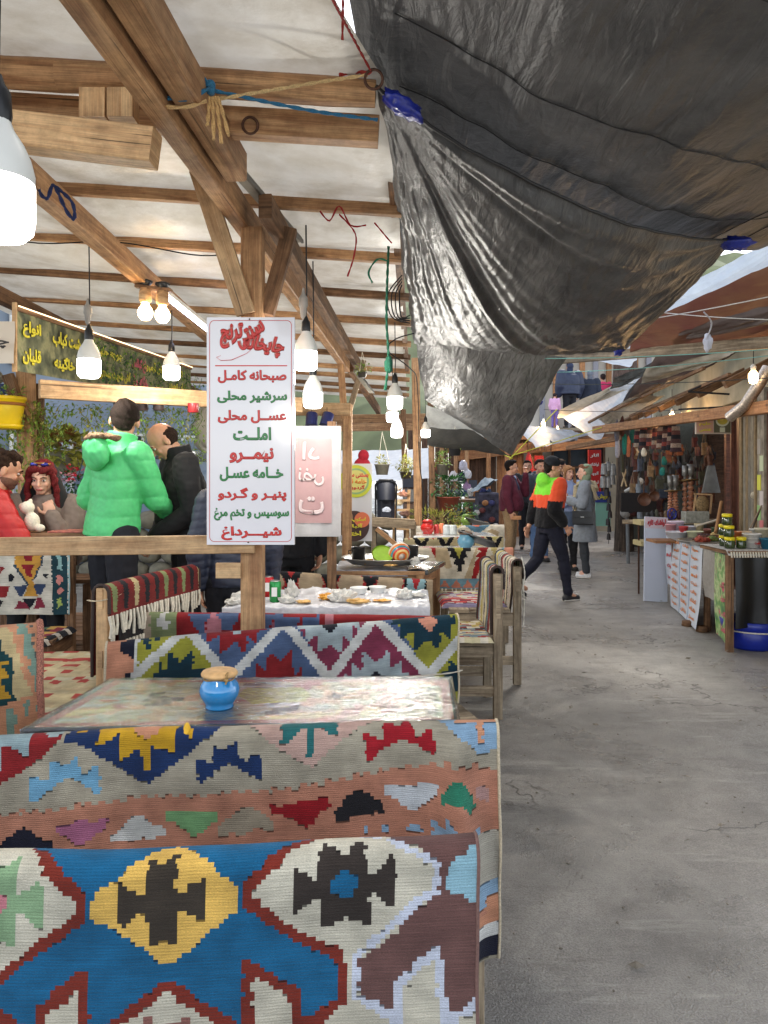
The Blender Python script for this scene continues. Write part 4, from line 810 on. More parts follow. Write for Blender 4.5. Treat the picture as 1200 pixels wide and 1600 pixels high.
def seat_cloth(name,label,x0,x1,y0,y1,z,cols,w,seed,along='y',group=None,cat="kilim",drop=0.03):
 nx=max(8,int((x1-x0)/0.012));ny=max(8,int((y1-y0)/0.012))
 X,Y=np.meshgrid(np.linspace(x0,x1,nx+1),np.linspace(y0,y1,ny+1))
 Z=z+0.008*np.abs(snoise(X,Y,seed,3,12))
 e=np.minimum(np.minimum(X-x0,x1-X),np.minimum(Y-y0,y1-Y));Z=Z-drop*np.clip(1-e/0.02,0,1)
 V=np.stack([X.ravel(),Y.ravel(),Z.ravel()],1)
 ii,jj=np.meshgrid(np.arange(nx),np.arange(ny));v0=jj*(nx+1)+ii
 Fq=np.stack([v0,v0+1,v0+nx+2,v0+nx+1],-1).reshape(-1,4)
 xc=X[:-1,:-1];yc=Y[:-1,:-1];pal=np.array([lin(c)for c in cols]);rs=np.random.RandomState(seed);od=rs.randint(0,len(cols),400)
 t,q=(yc,xc)if along=='y' else(xc,yc)
 k=((t-t.min())+0.03*np.abs(((q*7)%1)-0.5))/w;k2=(((q*7+k.astype(int)*0.37)%1)<0.35)
 idx=od[k.astype(int)+3];idx=np.where(k2,od[(k.astype(int)+60)],idx)
 uv=np.zeros((ny,nx,4,2))
 for kk,(du,dv)in enumerate(((0,0),(1,0),(1,1),(0,1))):
  uv[...,kk,0]=(np.arange(nx)+du)[None,:]*(x1-x0)/nx;uv[...,kk,1]=(np.arange(ny)+dv)[:,None]*(y1-y0)/ny
 o=np_mesh(name,V,Fq,cloth_attr("kilim_weave"),loc=((x0+x1)/2,(y0+y1)/2,z),cols=pal[idx].reshape(-1,3),uv=uv.reshape(-1,4,2))
 return tag(o,label,cat,group)
G_SEAT="kilims spread on the bench seats"
seat_cloth("seat_kilim","striped kilim spread on the seat of the end bench closest to the camera",0.22,0.665,4.45,5.0,0.515,KSTR,0.03,51,group=G_SEAT)
seat_cloth("seat_kilim","crumpled purple and white striped kilim on the seat behind the first end bench",0.42,0.9,5.35,6.0,0.56,[(150,140,170),(214,206,200),(80,30,60),(190,60,60),(206,200,150)],0.035,52,group=G_SEAT)
seat_cloth("seat_kilim","cream and red kilim on the low seat beside the fringed bench back",-1.95,-1.34,3.0,4.2,0.50,[(206,190,150),(206,190,150),(200,186,150),(178,66,58),(196,176,140),(206,200,170)],0.06,53,group=G_SEAT)
seat_cloth("seat_kilim","multicoloured kilim edge lying on the bench below the mustard diamond kilim",-2.6,-1.9,4.14,4.58,0.56,[(206,200,190),(28,30,40),(140,40,60),(200,160,80),(90,120,90)],0.05,54,along='x',group=G_SEAT)
def KF(px,py):
 A_,B_=Vector((-1.31,3.42,0.99)),Vector((-1.10,4.25,0.99));d=(B_-A_).normalized();n=Vector((0.97,-0.25,0));Ax=A_+n*0.04
 dx=(px-CX)/F;k=(n.x*Ax.x+n.y*Ax.y)/(n.x*dx+n.y);Y=k;X=dx*k
 u=(X-Ax.x)*d.x+(Y-Ax.y)*d.y;s=Ax.z-(CH-(py-HY)/F*Y)
 pal=np.array([lin(c)for c in[(120,32,30),(132,144,96),(28,28,34),(196,180,136),(30,26,28)]])
 q=u/0.09;i=q.astype(int);f=np.abs(q-i-0.5);idx=np.zeros(u.shape,int)
 m=(f<0.24-0.9*np.abs((s-0.05)))&(s>-0.02)&(s<0.14)
 idx[m]=np.array([1,2,3,2,2,1,2])[i[m]%7];idx[(s>0.15)]=4;idx[s>0.30]=0
 return idx,pal
kilim("kilim","dark red kilim with green bars and knotted white fringe over the pale new bench",(-1.31,3.42,0.99),(-1.10,4.25,0.99),(0.97,-0.25,0),0.17,0.45,0.04,0.007,KF,seed=35,amp=0.008,snap=1,slits=0,group=G_BACK,fringe=(THREAD,0.11,0.008,0.028),stiff=0.05,edge=(SELV_D,0.008))
kilim("kilim","lower fringed strip of the dark red kilim hanging against the pale bench",(-1.285,3.50,0.79),(-1.10,4.22,0.79),(0.97,-0.25,0),0.10,0.05,0.035,0.007,KF,seed=36,amp=0.008,snap=1,slits=0,group=G_BACK,fringe=(THREAD,0.10,0.008,0.028),stiff=0.05)
# -- writing
AR={"ا":"\uFE8D\uFE8E","آ":"\uFE81\uFE82","ب":"\uFE8F\uFE90\uFE91\uFE92","پ":"\uFB56\uFB57\uFB58\uFB59","ت":"\uFE95\uFE96\uFE97\uFE98","ج":"\uFE9D\uFE9E\uFE9F\uFEA0","چ":"\uFB7A\uFB7B\uFB7C\uFB7D","ح":"\uFEA1\uFEA2\uFEA3\uFEA4","خ":"\uFEA5\uFEA6\uFEA7\uFEA8","د":"\uFEA9\uFEAA","ر":"\uFEAD\uFEAE","ز":"\uFEAF\uFEB0","س":"\uFEB1\uFEB2\uFEB3\uFEB4","ش":"\uFEB5\uFEB6\uFEB7\uFEB8","ص":"\uFEB9\uFEBA\uFEBB\uFEBC","ض":"\uFEBD\uFEBE\uFEBF\uFEC0","ع":"\uFEC9\uFECA\uFECB\uFECC","غ":"\uFECD\uFECE\uFECF\uFED0","ف":"\uFED1\uFED2\uFED3\uFED4","ق":"\uFED5\uFED6\uFED7\uFED8","ک":"\uFED9\uFEDA\uFEDB\uFEDC","گ":"\uFB92\uFB93\uFB94\uFB95","ل":"\uFEDD\uFEDE\uFEDF\uFEE0","م":"\uFEE1\uFEE2\uFEE3\uFEE4","ن":"\uFEE5\uFEE6\uFEE7\uFEE8","و":"\uFEED\uFEEE","ه":"\uFEE9\uFEEA\uFEEB\uFEEC","ی":"\uFEEF\uFEF0\uFEF3\uFEF4","ـ":"\u0640\u0640\u0640\u0640"}
def shape_ar(t):
 out=[]
 for i,ch in enumerate(t):
  if ch not in AR:out.append(ch);continue
  f=AR[ch];prev=t[i-1]if i else " ";nxt=t[i+1]if i+1<len(t)else " "
  jp=prev in AR and len(AR[prev])==4;jn=len(f)==4 and nxt in AR
  out.append(f[3]if jp and jn else f[1]if jp else f[2]if jn else f[0])
 return "".join(out[::-1])
def text_mesh(txt,bold=0.0,shear=0.0):
 cu=bpy.data.curves.new("lettering",'FONT');cu.body=shape_ar(txt);cu.size=1;cu.bevel_depth=bold*1.05;cu.bevel_resolution=0;cu.align_x='CENTER';cu.align_y='CENTER'
 cu.shear=shear;cu.resolution_u=3
 o=bpy.data.objects.new("lettering",cu);COL.objects.link(o)
 dg=bpy.context.evaluated_depsgraph_get();me=bpy.data.meshes.new_from_object(o.evaluated_get(dg))
 bpy.data.objects.remove(o);bpy.data.curves.remove(cu)
 return me
def letter(parent,txt,org,ex,ey,w,h,mat,off=0.0015,bold=0.02,shear=0.0,curve=None,rot=0.0):
 """lay shaped text as a mesh on a board: org centre, ex/ey unit axes, scaled to w x h"""
 me=text_mesh(txt,bold,shear);n=len(me.vertices);co=np.zeros(n*3);me.vertices.foreach_get("co",co);co=co.reshape(-1,3)
 if not n:return None
 lo,hi=co.min(0),co.max(0);cc=(lo+hi)/2;sx=w/max(1e-6,hi[0]-lo[0]);sy=h/max(1e-6,hi[1]-lo[1])
 x=(co[:,0]-cc[0])*sx;y=(co[:,1]-cc[1])*sy
 if rot:x,y=x*math.cos(rot)-y*math.sin(rot),x*math.sin(rot)+y*math.cos(rot)
 ex=Vector(ex).normalized();ey=Vector(ey).normalized();nz=ex.cross(ey);o0=wloc(parent);b=Vector(org)-o0;zz=np.clip(co[:,2]/max(1e-6,hi[2]-lo[2])if bold else co[:,2]*0,0,1)*0.0015
 P3=np.array(b)[None]+x[:,None]*np.array(ex)[None]+y[:,None]*np.array(ey)[None]+(off+zz)[:,None]*np.array(nz)[None]
 me.vertices.foreach_set("co",P3.ravel());me.materials.clear();me.materials.append(mat);me.update()
 o=bpy.data.objects.new("lettering",me);link(o,parent);return o
def flat(name,c,rough=0.5):
 key=("flat",name)
 if key in _mc:return _mc[key]
 m,nt,b,_=new_mat(name);b.inputs["Base Color"].default_value=(*lin(c),1);b.inputs["Roughness"].default_value=rough
 _mc[key]=m;return m
T_RED=flat("print_red",(206,44,40),0.35);T_GRN=flat("print_green",(44,128,66),0.35);T_PINK=flat("print_pink",(232,150,140),0.4);T_YEL=flat("print_yellow",(226,214,60),0.5)
T_BLK=flat("print_black",(40,34,34),0.5);T_WHT=flat("print_white",(228,226,224),0.5);T_ORG=flat("print_orange",(226,132,40),0.5);T_BLU=flat("print_blue",(52,70,150),0.5)
sgn=P(391.5,673.5,3.38);SW,SH=0.402,1.04
FILM=plain("glossy_banner_film",(226,224,230),0.16,0.03,3,bmp=0.25,coat=0.7)
ms=thing("menu_sign","tall white tea house menu sign with red and green lines of Persian script","sign",sgn)
MB().beam(sgn+Vector((0,0.014,-SH/2)),sgn+Vector((0,0.014,SH/2)),SW,0.028,up=(0,1,0),ch=0.1).build("board",FILM,ms)
fm=MB()
def rrect(c,w,h,r,y):
 pts=[]
 for(sx,sz,a0)in((1,1,0),(-1,1,90),(-1,-1,180),(1,-1,270)):
  for k in range(7):a=R(a0+k*15);pts.append(Vector((c.x+sx*(w/2-r)+r*math.cos(a),y,c.z+sz*(h/2-r)+r*math.sin(a))))
 return pts+[pts[0]]
fm.tube(rrect(sgn,SW*0.93,SH*0.972,0.022,sgn.y-0.0005),0.0014,n=4,cap=False)
fm.build("border_line",T_RED,ms)
EX,EZ=(1,0,0),(0,0,1)
def sg(px,py):return Vector((sgn.x+(px-391.5)/138*SW,sgn.y,sgn.z-(py-673.5)/357*SH))
KP=SW/138.0
for(t,cx,cy,w,h,mt)in(("صبحانه کامـل",394,588,108,21,T_RED),("سرشیر محلی",394,620,110,20,T_GRN),("عســل محلی",394,651,108,21,T_RED),("املــت",394,678,60,21,T_GRN),("نیمــرو",393,712,70,24,T_RED),("خــامه عسـل",393,741,100,23,T_GRN),("پنیـر و گـردو",394,773,108,22,T_RED),("سوسیس و تخم مرغ",393,804,118,20,T_GRN),("شیـــرداغ",393,834,95,22,T_RED)):
 letter(ms,t,sg(cx,cy),EX,EZ,w*KP,h*KP,mt,bold=0.045)
for(t,cx,cy,w,h,rr)in(("چایخانه",412,540,66,34,-0.12),("سنتی",392,523,52,28,0.6),("ترنج",362,524,40,38,0.12)):
 letter(ms,t,sg(cx,cy),EX,EZ,w*KP,h*KP,T_PINK,0.001,0.085,0.25,rot=rr)
 letter(ms,t,sg(cx,cy),EX,EZ,w*KP,h*KP,T_RED,0.002,0.04,0.25,rot=rr)
sw=MB();sw.tube([sg(x,y)+Vector((0,-0.001,0))for x,y in((345,555),(338,558),(345,563),(362,562),(385,552),(402,538))],[0.002,0.004,0.006,0.006,0.004,0.001],n=5,sq=0.2)
sw.beam(sg(336,571)+Vector((0,-0.001,0)),sg(449,571)+Vector((0,-0.001,0)),0.002,0.005);sw.build("flourish",T_RED,ms)
nl=MB()
for x,y in((390,498),(388,848)):nl.ell(sg(x,y)+Vector((0,-0.003,0)),(0.004,0.003,0.004),8,4)
nl.build("nail",IRON,ms)
b2c=P(494,752,4.9);b2=thing("banner","translucent stapled banner with ghostly pink panel seen from behind, beside the menu sign","banner",b2c)
BK=sheet_mat("banner_back",(206,206,208),0.35,0.35,(190,190,194),9,0.3,0.5,0.15)
def fn(U,V):return b2c.x+(U-0.5)*0.32,b2c.y-0.015+0.02*np.abs(U-0.5)+0*V,b2c.z+(V-0.5)*0.70
def banner_sheet(c,w,h,mat,parent,bow=0.01,seed=1,nrm=(0,-1,0),name="sheet"):
 nrm=Vector(nrm).normalized();ex=Vector((-nrm.y,nrm.x,0));V_=[]
 m=MB();rs=random.Random(seed);ph=rs.uniform(0,6)
 m.grid(lambda u,v:Vector(c)+ex*(u-0.5)*w+Vector((0,0,(v-0.5)*h))+nrm*(bow*math.sin(u*7+ph)*math.sin(v*5+ph)),16,20,uvs=(w,h))
 return m.build(name,mat,parent)
banner_sheet(b2c+Vector((0,-0.02,0)),0.33,0.73,BK,b2,0.004)
pk=sheet_mat("banner_pink",(204,168,168),0.4,0.3,(196,156,158),6,0.1,0.4,0.1)
banner_sheet(b2c+Vector((-0.02,-0.0265,0.005)),0.25,0.56,pk,b2,0.002,name="pink_panel")
for(t,dz,w)in(("اد",0.2,0.12),("نض",0.03,0.17),("ت",-0.16,0.17)):letter(b2,t,b2c+Vector((-0.03,-0.031,dz)),(-1,0,0),EZ,w,0.12,flat("ghost_print",(206,188,188)),-0.001,0.025)
mf=MB()
for sx in(-0.15,0.15):mf.beam(b2c+Vector((sx,0.01,-0.36)),b2c+Vector((sx,0.01,0.36)),0.03,0.03,up=(0,1,0))
for sz in(-0.35,0.35):mf.beam(b2c+Vector((-0.15,0.01,sz)),b2c+Vector((0.15,0.01,sz)),0.03,0.03)
mf.build("frame",WPL,b2)
beam_thing("banner_post",b2c+Vector((0.1,0.06,-1.45)),b2c+Vector((0.1,0.06,0.40)),0.06,0.06,WDK,"post behind the ghostly pink banner","post",up=(0,1,0))
A0,A1=P(25,478,5.35),P(262,574,10.4);A1.x=A0.x-0.05
gb=thing("painted_banner","long mossy green banner with yellow Persian script under a warm light strip","banner",A0)
mG,ntG,bG,_=new_mat("mossy_banner");tc=nd(ntG,"TexCoord");n=nd(ntG,"TexNoise");n.inputs["Scale"].default_value=7;n.inputs["Detail"].default_value=6;L(ntG,tc.outputs["Object"],n.inputs["Vector"])
rr_=ramp(ntG,[(0.32,lin((58,62,48))),(0.48,lin((100,104,78))),(0.6,lin((146,144,106))),(0.72,lin((84,104,58)))]);L(ntG,n.outputs[0],rr_.inputs[0]);L(ntG,rr_.outputs[0],bG.inputs["Base Color"]);bG.inputs["Roughness"].default_value=0.7
exb=(A1-A0);LB=exb.length;exb.normalize();HB=0.44
nb=Vector((exb.y,-exb.x,0)).normalized()
m=MB();m.grid(lambda u,v:A0+exb*(u*LB)+Vector((0,0,-0.03-v*HB))+nb*0.006*math.sin(u*30),60,6);m.build("sheet",mG,gb)
for(t,s,dz,w,h)in(("انواع",0.22,-0.12,0.30,0.13),("قلیان",0.22,-0.32,0.30,0.13),("خورشت کباب",0.95,-0.13,0.75,0.14),("املت خاگینه",1.0,-0.32,0.8,0.13),("جوجه حلیم",1.85,-0.13,0.7,0.13),("آش شربت بستنی",2.0,-0.32,0.9,0.13),("چای آبمیوه",3.3,-0.14,0.8,0.14),("کباب کوبیده",4.3,-0.3,0.8,0.14),("دیزی",4.3,-0.12,0.5,0.14)):
 letter(gb,t,A0+exb*s+Vector((0,0,dz-0.03))+nb*0.012,exb,EZ,w,h,T_YEL,0.004,0.05)
for(t,s,dz,w,h)in(("باغ گیلاس",2.75,-0.15,0.5,0.16),("خانه ما",2.8,-0.33,0.5,0.14)):letter(gb,t,A0+exb*s+Vector((0,0,dz-0.03))+nb*0.012,exb,EZ,w,h,flat("print_rose",(206,90,110)),0.004,0.05)
MB().beam(A0+Vector((0.02,0,0.0)),A1+Vector((0.02,0,0.0)),0.007,0.007).build("light_strip",emis("warm_strip",(1,0.72,0.38),1.6),gb)
MB().beam(A0+Vector((0,0,-0.02)),A1+Vector((0,0,-0.02)),0.03,0.03).build("rail",WDK,gb)
MB().beam(A0+Vector((0.0,-0.02,0.02)),A0+Vector((0.0,-0.02,-HB-0.04)),0.03,0.02,up=(0,1,0)).build("end_strip",WPL,gb)
lb=thing("banner","cream banner corner with black Persian script at the picture edge","banner",P(-40,540,5.2))
banner_sheet(P(-60,535,5.25),0.75,0.30,flat("cream_print",(206,196,182)),lb,0.01)
letter(lb,"چلوکباب",P(-40,535,5.2),EX,EZ,0.5,0.09,T_BLK,0.012,0.03)
pb=thing("poster_board","white board with a yellow-green round ice cream poster above a fruit poster","poster",P(555,785,8.2))
pc=P(555,785,8.2);MB().beam(pc+Vector((0,0.02,-0.43)),pc+Vector((0,0.02,0.43)),0.37,0.02,up=(0,1,0)).build("board",flat("poster_white",(220,220,224)),pb)
def disc(c,r,mat,parent,name,y=0.0,n=40,sc=1.0):
 m=MB();m.add([Vector(c)+Vector((r*math.cos(2*math.pi*i/n),y,r*sc*math.sin(2*math.pi*i/n)))for i in range(n)],[tuple(range(n))[::-1]]);return m.build(name,mat,parent)
c1,c2=P(556,752,8.185),P(553,822,8.185)
disc(c1,0.18,flat("lime_disc",(214,222,60)),pb,"round_print");disc(c1,0.145,flat("sage_disc",(150,190,130)),pb,"round_print",-0.002);disc(c1,0.125,flat("cream_disc",(226,226,130)),pb,"round_print",-0.004)
disc(c2,0.17,flat("brown_disc",(70,44,40)),pb,"round_print");disc(c2+Vector((0.09,0,0.07)),0.085,flat("peach_disc",(230,120,80)),pb,"round_print",-0.002)
disc(c2+Vector((-0.08,0,0.10)),0.07,flat("tan_disc",(150,116,92)),pb,"round_print",-0.003)
for(t,c,dz,w,mt)in(("بستنی سنتی",c1,0.06,0.28,T_RED),("خامه قند",c1,0.0,0.24,T_ORG),("گردویی",c1,-0.07,0.2,T_RED),("اسکوپ طلی",c2,0.07,0.26,T_YEL),("آلبالو",c2,0.0,0.2,T_YEL),("اخته",c2,-0.08,0.16,T_YEL)):
 letter(pb,t,c+Vector((0,-0.008,dz)),EX,EZ,w,0.055,mt,0.0,0.04)
 # -- lamps
WHITE_P=plain("lamp_white_plastic",(220,220,214),0.4,0.03,10,bmp=0.0)
BLK_P=plain("black_bakelite",(26,26,28),0.4,0.1,10)
EM_W=emis("led_glow",(1.0,0.97,0.90),7.0);EM_I=emis("filament_glow",(1.0,0.66,0.30),9.0)
G_LED="hanging white bulbs under the roof"
def plight(name,loc,e,c,r,parent):
 l=bpy.data.lights.new(name,'POINT');l.energy=e;l.color=c;l.shadow_soft_size=r
 o=bpy.data.objects.new(name,l);link(o,parent);o.location=Vector(loc)-wloc(parent)
def led(px,py,Y,s,label,top=None,e=7.0,cord=True,reflector=False):
 c=P(px,py,Y);r=0.06*s
 t=thing("hanging_bulb",label,"bulb",c,G_LED)
 MB().lathe([(0,-0.066*s),(r*0.75,-0.062*s),(r*0.95,-0.05*s),(r,-0.03*s),(r,0.03*s),(r*0.97,0.038*s)],c,28).build("diffuser",EM_W,t)
 MB().lathe([(r*0.99,0.034*s),(r*1.0,0.05*s),(r*0.9,0.075*s),(r*0.72,0.10*s),(r*0.45,0.125*s),(r*0.36,0.14*s)],c,28).build("housing",WHITE_P,t)
 MB().lathe([(r*0.34,0.13*s),(r*0.40,0.15*s),(r*0.36,0.19*s),(r*0.2,0.205*s),(r*0.12,0.22*s)],c,16).build("socket",BLK_P,t)
 z=top if top else 2.8
 if cord:MB().tube([c+Vector((0,0,0.2*s)),c+Vector((0.004,0,(z-c.z)*0.5)),Vector((c.x,c.y,z))],0.004,n=6).build("cord",BLK_P,t)
 plight("bulb_light",c+Vector((0,0,-0.09*s)),e*1.7,(1,0.95,0.86),r*0.8,t)
 return t
big=led(-4,315,1.28,1.0,"large white bulb glowing at the picture's upper edge, closest to the camera",2.9,5)
led(139,572,4.4,1.12,"white bulb hanging in front of the painted green banner",2.9,4)
led(268,580,5.6,1.05,"white bulb above the bald man's side of the planed cross beam",2.9,4)
led(478,560,3.7,0.96,"bright white bulb right beside the menu sign, higher of the pair there",2.75,7)
led(489,622,4.5,0.98,"white bulb just below and behind the one beside the menu sign",2.8,2.5)
led(617,627,6.3,1.1,"topmost of three white bulbs stacked near the taped post",2.8,8)
led(613,650,8.2,1.1,"middle of three white bulbs stacked near the taped post",2.8,8)
led(620,674,8.6,1.15,"lowest of three white bulbs stacked near the taped post",2.7,8)
led(665,676,9.7,1.0,"white bulb on the alley side of the taped post",2.6,8)
led(651,684,10.6,0.7,"small white bulb half hidden by the taped post",2.6,4)
for px,py,Y,l in((474,478,3.7,"grey plastic cord adapter hanging above the bulb beside the menu sign"),(137,490,4.4,"pale cord adapter above the bulb by the painted banner")):
 c=P(px,py,Y);tag(MB().lathe([(0.004,-0.07),(0.014,-0.055),(0.018,-0.01),(0.024,0.0),(0.022,0.04),(0.010,0.06),(0.005,0.09)],c,14).build("cord_adapter",plain("grey_plastic",(150,146,140),0.5),loc=c),l,"adapter","cord adapters")
G_TW="twin warm bulbs on wooden holders"
for px,py,dx,lab,tilt in((227,486,0.0,"left-tilted warm bulb on a turned wooden holder",-0.1),(254,490,0,"smaller warm bulb on a black bracket next to its twin",0.12)):
 c=P(px,py,4.9);t=thing("warm_bulb",lab,"bulb",c,G_TW)
 MB().lathe([(0.0,-0.065),(0.028,-0.058),(0.045,-0.035),(0.05,-0.01),(0.043,0.015),(0.026,0.04),(0.02,0.06)],c,20).build("glass_bulb",EM_I,t)
 MB().lathe([(0.03,0.055),(0.042,0.07),(0.04,0.12),(0.034,0.15),(0.02,0.155)],c,18).build("wooden_holder",WPL,t)
 MB().lathe([(0.012,0.15),(0.03,0.17),(0.05,0.19),(0.05,0.2),(0.02,0.21)],c,8).build("bracket",BLK_P,t)
 plight("bulb_light",c+Vector((0,0,-0.02)),9,(1,0.62,0.28),0.05,t)
tag(MB().beam(P(212,447,4.9),P(268,454,4.9),0.05,0.02).build("lamp_board",WDK,loc=P(240,450,4.9)),"small board carrying the twin warm bulbs under the roof beam","board")
t=thing("tube_light","thin white light tube slanting under the roof beam behind the menu sign","tube light",P(290,490,5.3))
MB().tube([P(261,466,5.0),P(326,518,5.9)],0.012,n=8).build("tube",emis("tube_glow",(0.80,0.80,1.0),5.0),t)
MB().beam(P(261,464,5.02)+Vector((0,0,0.03)),P(326,516,5.92)+Vector((0,0,0.03)),0.03,0.03).build("batten",WHITE_P,t)
for a,b,Y0,Y1,lab in(((372,268),(464,374),3.1,4.0,"dusty grey strip light fixed beside the braced post top"),((556,580),(580,612),7.4,7.9,"short strip light with glowing end near the second post")):
 t=thing("strip_light",lab,"strip light",P(*a,Y0),"unlit strip lights")
 MB().beam(P(*a,Y0),P(*b,Y1),0.055,0.035,ch=0.2).build("casing",plain("dusty_grey_casing",(140,136,124),0.5,0.2,20),t)
 MB().beam(P(*a,Y0)+Vector((0.03,0,-0.012)),P(*b,Y1)+Vector((0.03,0,-0.012)),0.012,0.02).build("edge",plain("grey_edge",(96,94,88),0.5),t)
for px,lab in((487,"blue tin lantern shade hanging level under the short cross beam"),(511,"blue tin lantern shade tilting beside its neighbour")):
 c=P(px,656,7.7);t=thing("tin_lantern",lab,"lantern",c,"blue tin lanterns")
 ax=Vector((0.25 if px==511 else 0.02,0.3,1));mt=plain("blue_enamel",(40,50,110),0.3,0.15,10,coat=0.4)
 MB().lathe([(0.052,0.075),(0.06,0.065),(0.064,-0.06),(0.068,-0.068)],c,20,axis=ax).build("shade",mt,t)
 MB().tube([c+Vector((0,0,0.07)),c+Vector((0,0,0.13))],0.004,n=5).build("hook",IRON,t)
for px,py,r,col,lab in((187,631,0.05,(70,50,48),"brown tin cup hanging under the planed beam, first"),(222,634,0.05,(64,46,44),"brown tin cup hanging under the planed beam, second"),(248,634,0.045,(56,44,44),"dark tin cup hanging under the planed beam, third"),(302,637,0.045,(150,36,40),"red tin cup hanging under the planed beam")):
 c=P(px,py,6.0);tag(MB().lathe([(r,0.035),(r,-0.03),(r*0.9,-0.04)],c,16).build("tin_cup",plain("cup_%d"%px,col,0.35,coat=0.3),loc=c),lab,"cup","tin cups hung under the cross beam")
for px,py,Y,e,lab in((1177,588,6.6,1.2,"warm bulb hanging bare in front of the shop across the alley"),(1050,651,10.2,5,"warm bulb behind the orange eave above the knitted goods"),(1064,655,11.2,3,"warm bulb beside the picture sign under the orange eave"),(871,673,16.5,14,"small warm bulb in the far shop front"),(849,662,16.0,10,"small white lamp at the far awning")):
 c=P(px,py,Y);t=thing("shop_bulb",lab,"bulb",c,"bulbs of the shops")
 k=1.0 if Y<12 else 1.1
 MB().lathe([(0.0,-0.07*k),(0.03*k,-0.06*k),(0.04*k,-0.03*k),(0.04*k,0.02*k),(0.02*k,0.05*k)],c,16).build("glass_bulb",EM_I,t)
 MB().lathe([(0.022,0.045*k),(0.026,0.09*k),(0.01,0.11*k)],c,12).build("socket",WHITE_P,t)
 MB().tube([c+Vector((0,0,0.1)),c+Vector((0,0,0.38 if Y<12 else 0.2))],0.004,n=5).build("cord",BLK_P,t)
 plight("bulb_light",c+Vector((0,-0.05,-0.03)),e,(1,0.60,0.26),0.05,t)
 # -- benches and tables
G_BEN="wooden benches of the tea house"
def bench(label,A,B,nrm,seat=0.46,depth=0.36,wd=None,posts=2,top_drop=0.03,group=G_BEN,side_slat=True,plank_n=3,wire=False):
 """A-B: ends of the back at the top; nrm points from the back toward the sitter"""
 A=Vector(A);B=Vector(B);n=Vector(nrm).normalized();wd=wd or WGR;d=(B-A).normalized();zt=(A.z+B.z)/2-top_drop
 t=thing("bench",label,"bench",((A.x+B.x)/2,(A.y+B.y)/2,0),group)
 for k in range(posts):
  p=A.lerp(B,k/(posts-1))if posts>1 else A
  p=p+d*(0.03 if k==0 else-0.03 if k==posts-1 else 0)
  MB().beam((p.x,p.y,0),(p.x,p.y,zt),0.055 if abs(n.x)>0.9 else 0.045,0.05 if abs(n.x)>0.9 else 0.04,up=(0,1,0)).build("leg",wd,t)
  q=p+n*depth
  MB().beam((q.x,q.y,0),(q.x,q.y,seat-0.03),0.055,0.06,up=(0,1,0)).build("leg",wd,t)
  MB().beam((p.x,p.y,seat-0.075),(q.x,q.y,seat-0.075),0.03,0.09).build("side_rail",wd,t)
  MB().beam((p.x,p.y,0.17),(q.x,q.y,0.17),0.028,0.06).build("stretcher",wd,t)
 o=n*0.0
 MB().beam(Vector((A.x,A.y,zt-0.05))+o,Vector((B.x,B.y,zt-0.045))+o,0.028,0.09).build("top_rail",wd,t)
 MB().beam(Vector((A.x,A.y,seat+0.16))+o,Vector((B.x,B.y,seat+0.16))+o,0.025,0.08).build("back_slat",wd,t)
 for k in range(plank_n):
  o=n*(0.05+(depth-0.02)*(k+0.5)/plank_n)
  MB().beam(Vector((A.x,A.y,seat-0.012))+o,Vector((B.x,B.y,seat-0.012))+o,(depth-0.02)/plank_n-0.008,0.026).build("seat_plank",wd,t)
 return t
def gap(A,B,n,off):
 n=Vector(n).normalized();return Vector(A)+n*off,Vector(B)+n*off
bench("bench under the blue kilim at the bottom of the picture",(-1.10,1.315,0.82),(0.14,1.315,0.855),(0,-1,0),depth=0.3,seat=0.38)
bench("bench under the cream and terracotta kilim in front of the wrapped table",(-1.10,1.95,0.80),(0.27,1.95,0.86),(0,1,0),depth=0.22)
bench("bench under the olive and maroon zigzag kilim",(-1.11,3.025,0.805),(0.325,3.42,0.85),(0.265,-0.964,0),depth=0.3,wd=WGR)
bench("bench under the green and red kilim facing the littered table",(-1.18,3.73,0.81),(0.34,3.73,0.80),(0,1,0),depth=0.24)
bench("bench under the kilim of black and red hourglasses",(-1.15,5.01,0.86),(0.30,5.01,0.78),(0,-1,0),depth=0.22)
bench("bench facing the camera beyond the black plastic covered table end",(0.04,6.62,0.84),(1.12,6.62,0.84),(0,1,0),depth=0.3)
bench("bench behind the far pale blue pot",(0.2,7.97,0.81),(1.25,7.97,0.81),(0,-1,0),depth=0.3)
bench("farthest bench under the chevron kilim",(0.35,9.52,0.83),(1.52,9.52,0.83),(0,-1,0),depth=0.3)
bench("grey end bench seen from its side, standing closest on the alley edge",(0.70,4.52,0.94),(0.70,5.04,0.94),(-1,0,0),seat=0.50,depth=0.46,top_drop=0.05)
bench("second grey end bench beyond the first on the alley edge",(0.955,5.27,0.89),(0.945,5.98,0.89),(-1,0,0),seat=0.54,depth=0.46,top_drop=0.05)
bench("pale new bench end with the fringed dark red kilim",(-1.315,3.42,1.01),(-1.105,4.24,1.0),(-0.97,0.25,0),wd=WPL,seat=0.485,depth=0.5)
bench("bench hidden under the sage and peach kilim at the left table end",(-1.62,2.40,0.93),(-1.30,2.68,0.93),(0.55,-1,0),depth=0.3)
bench("weathered bench under the white kilim with mustard diamonds behind the rail",(-2.62,4.55,1.05),(-1.94,4.66,1.05),(0.1,-1,0),wd=WDK,seat=0.55,depth=0.42)
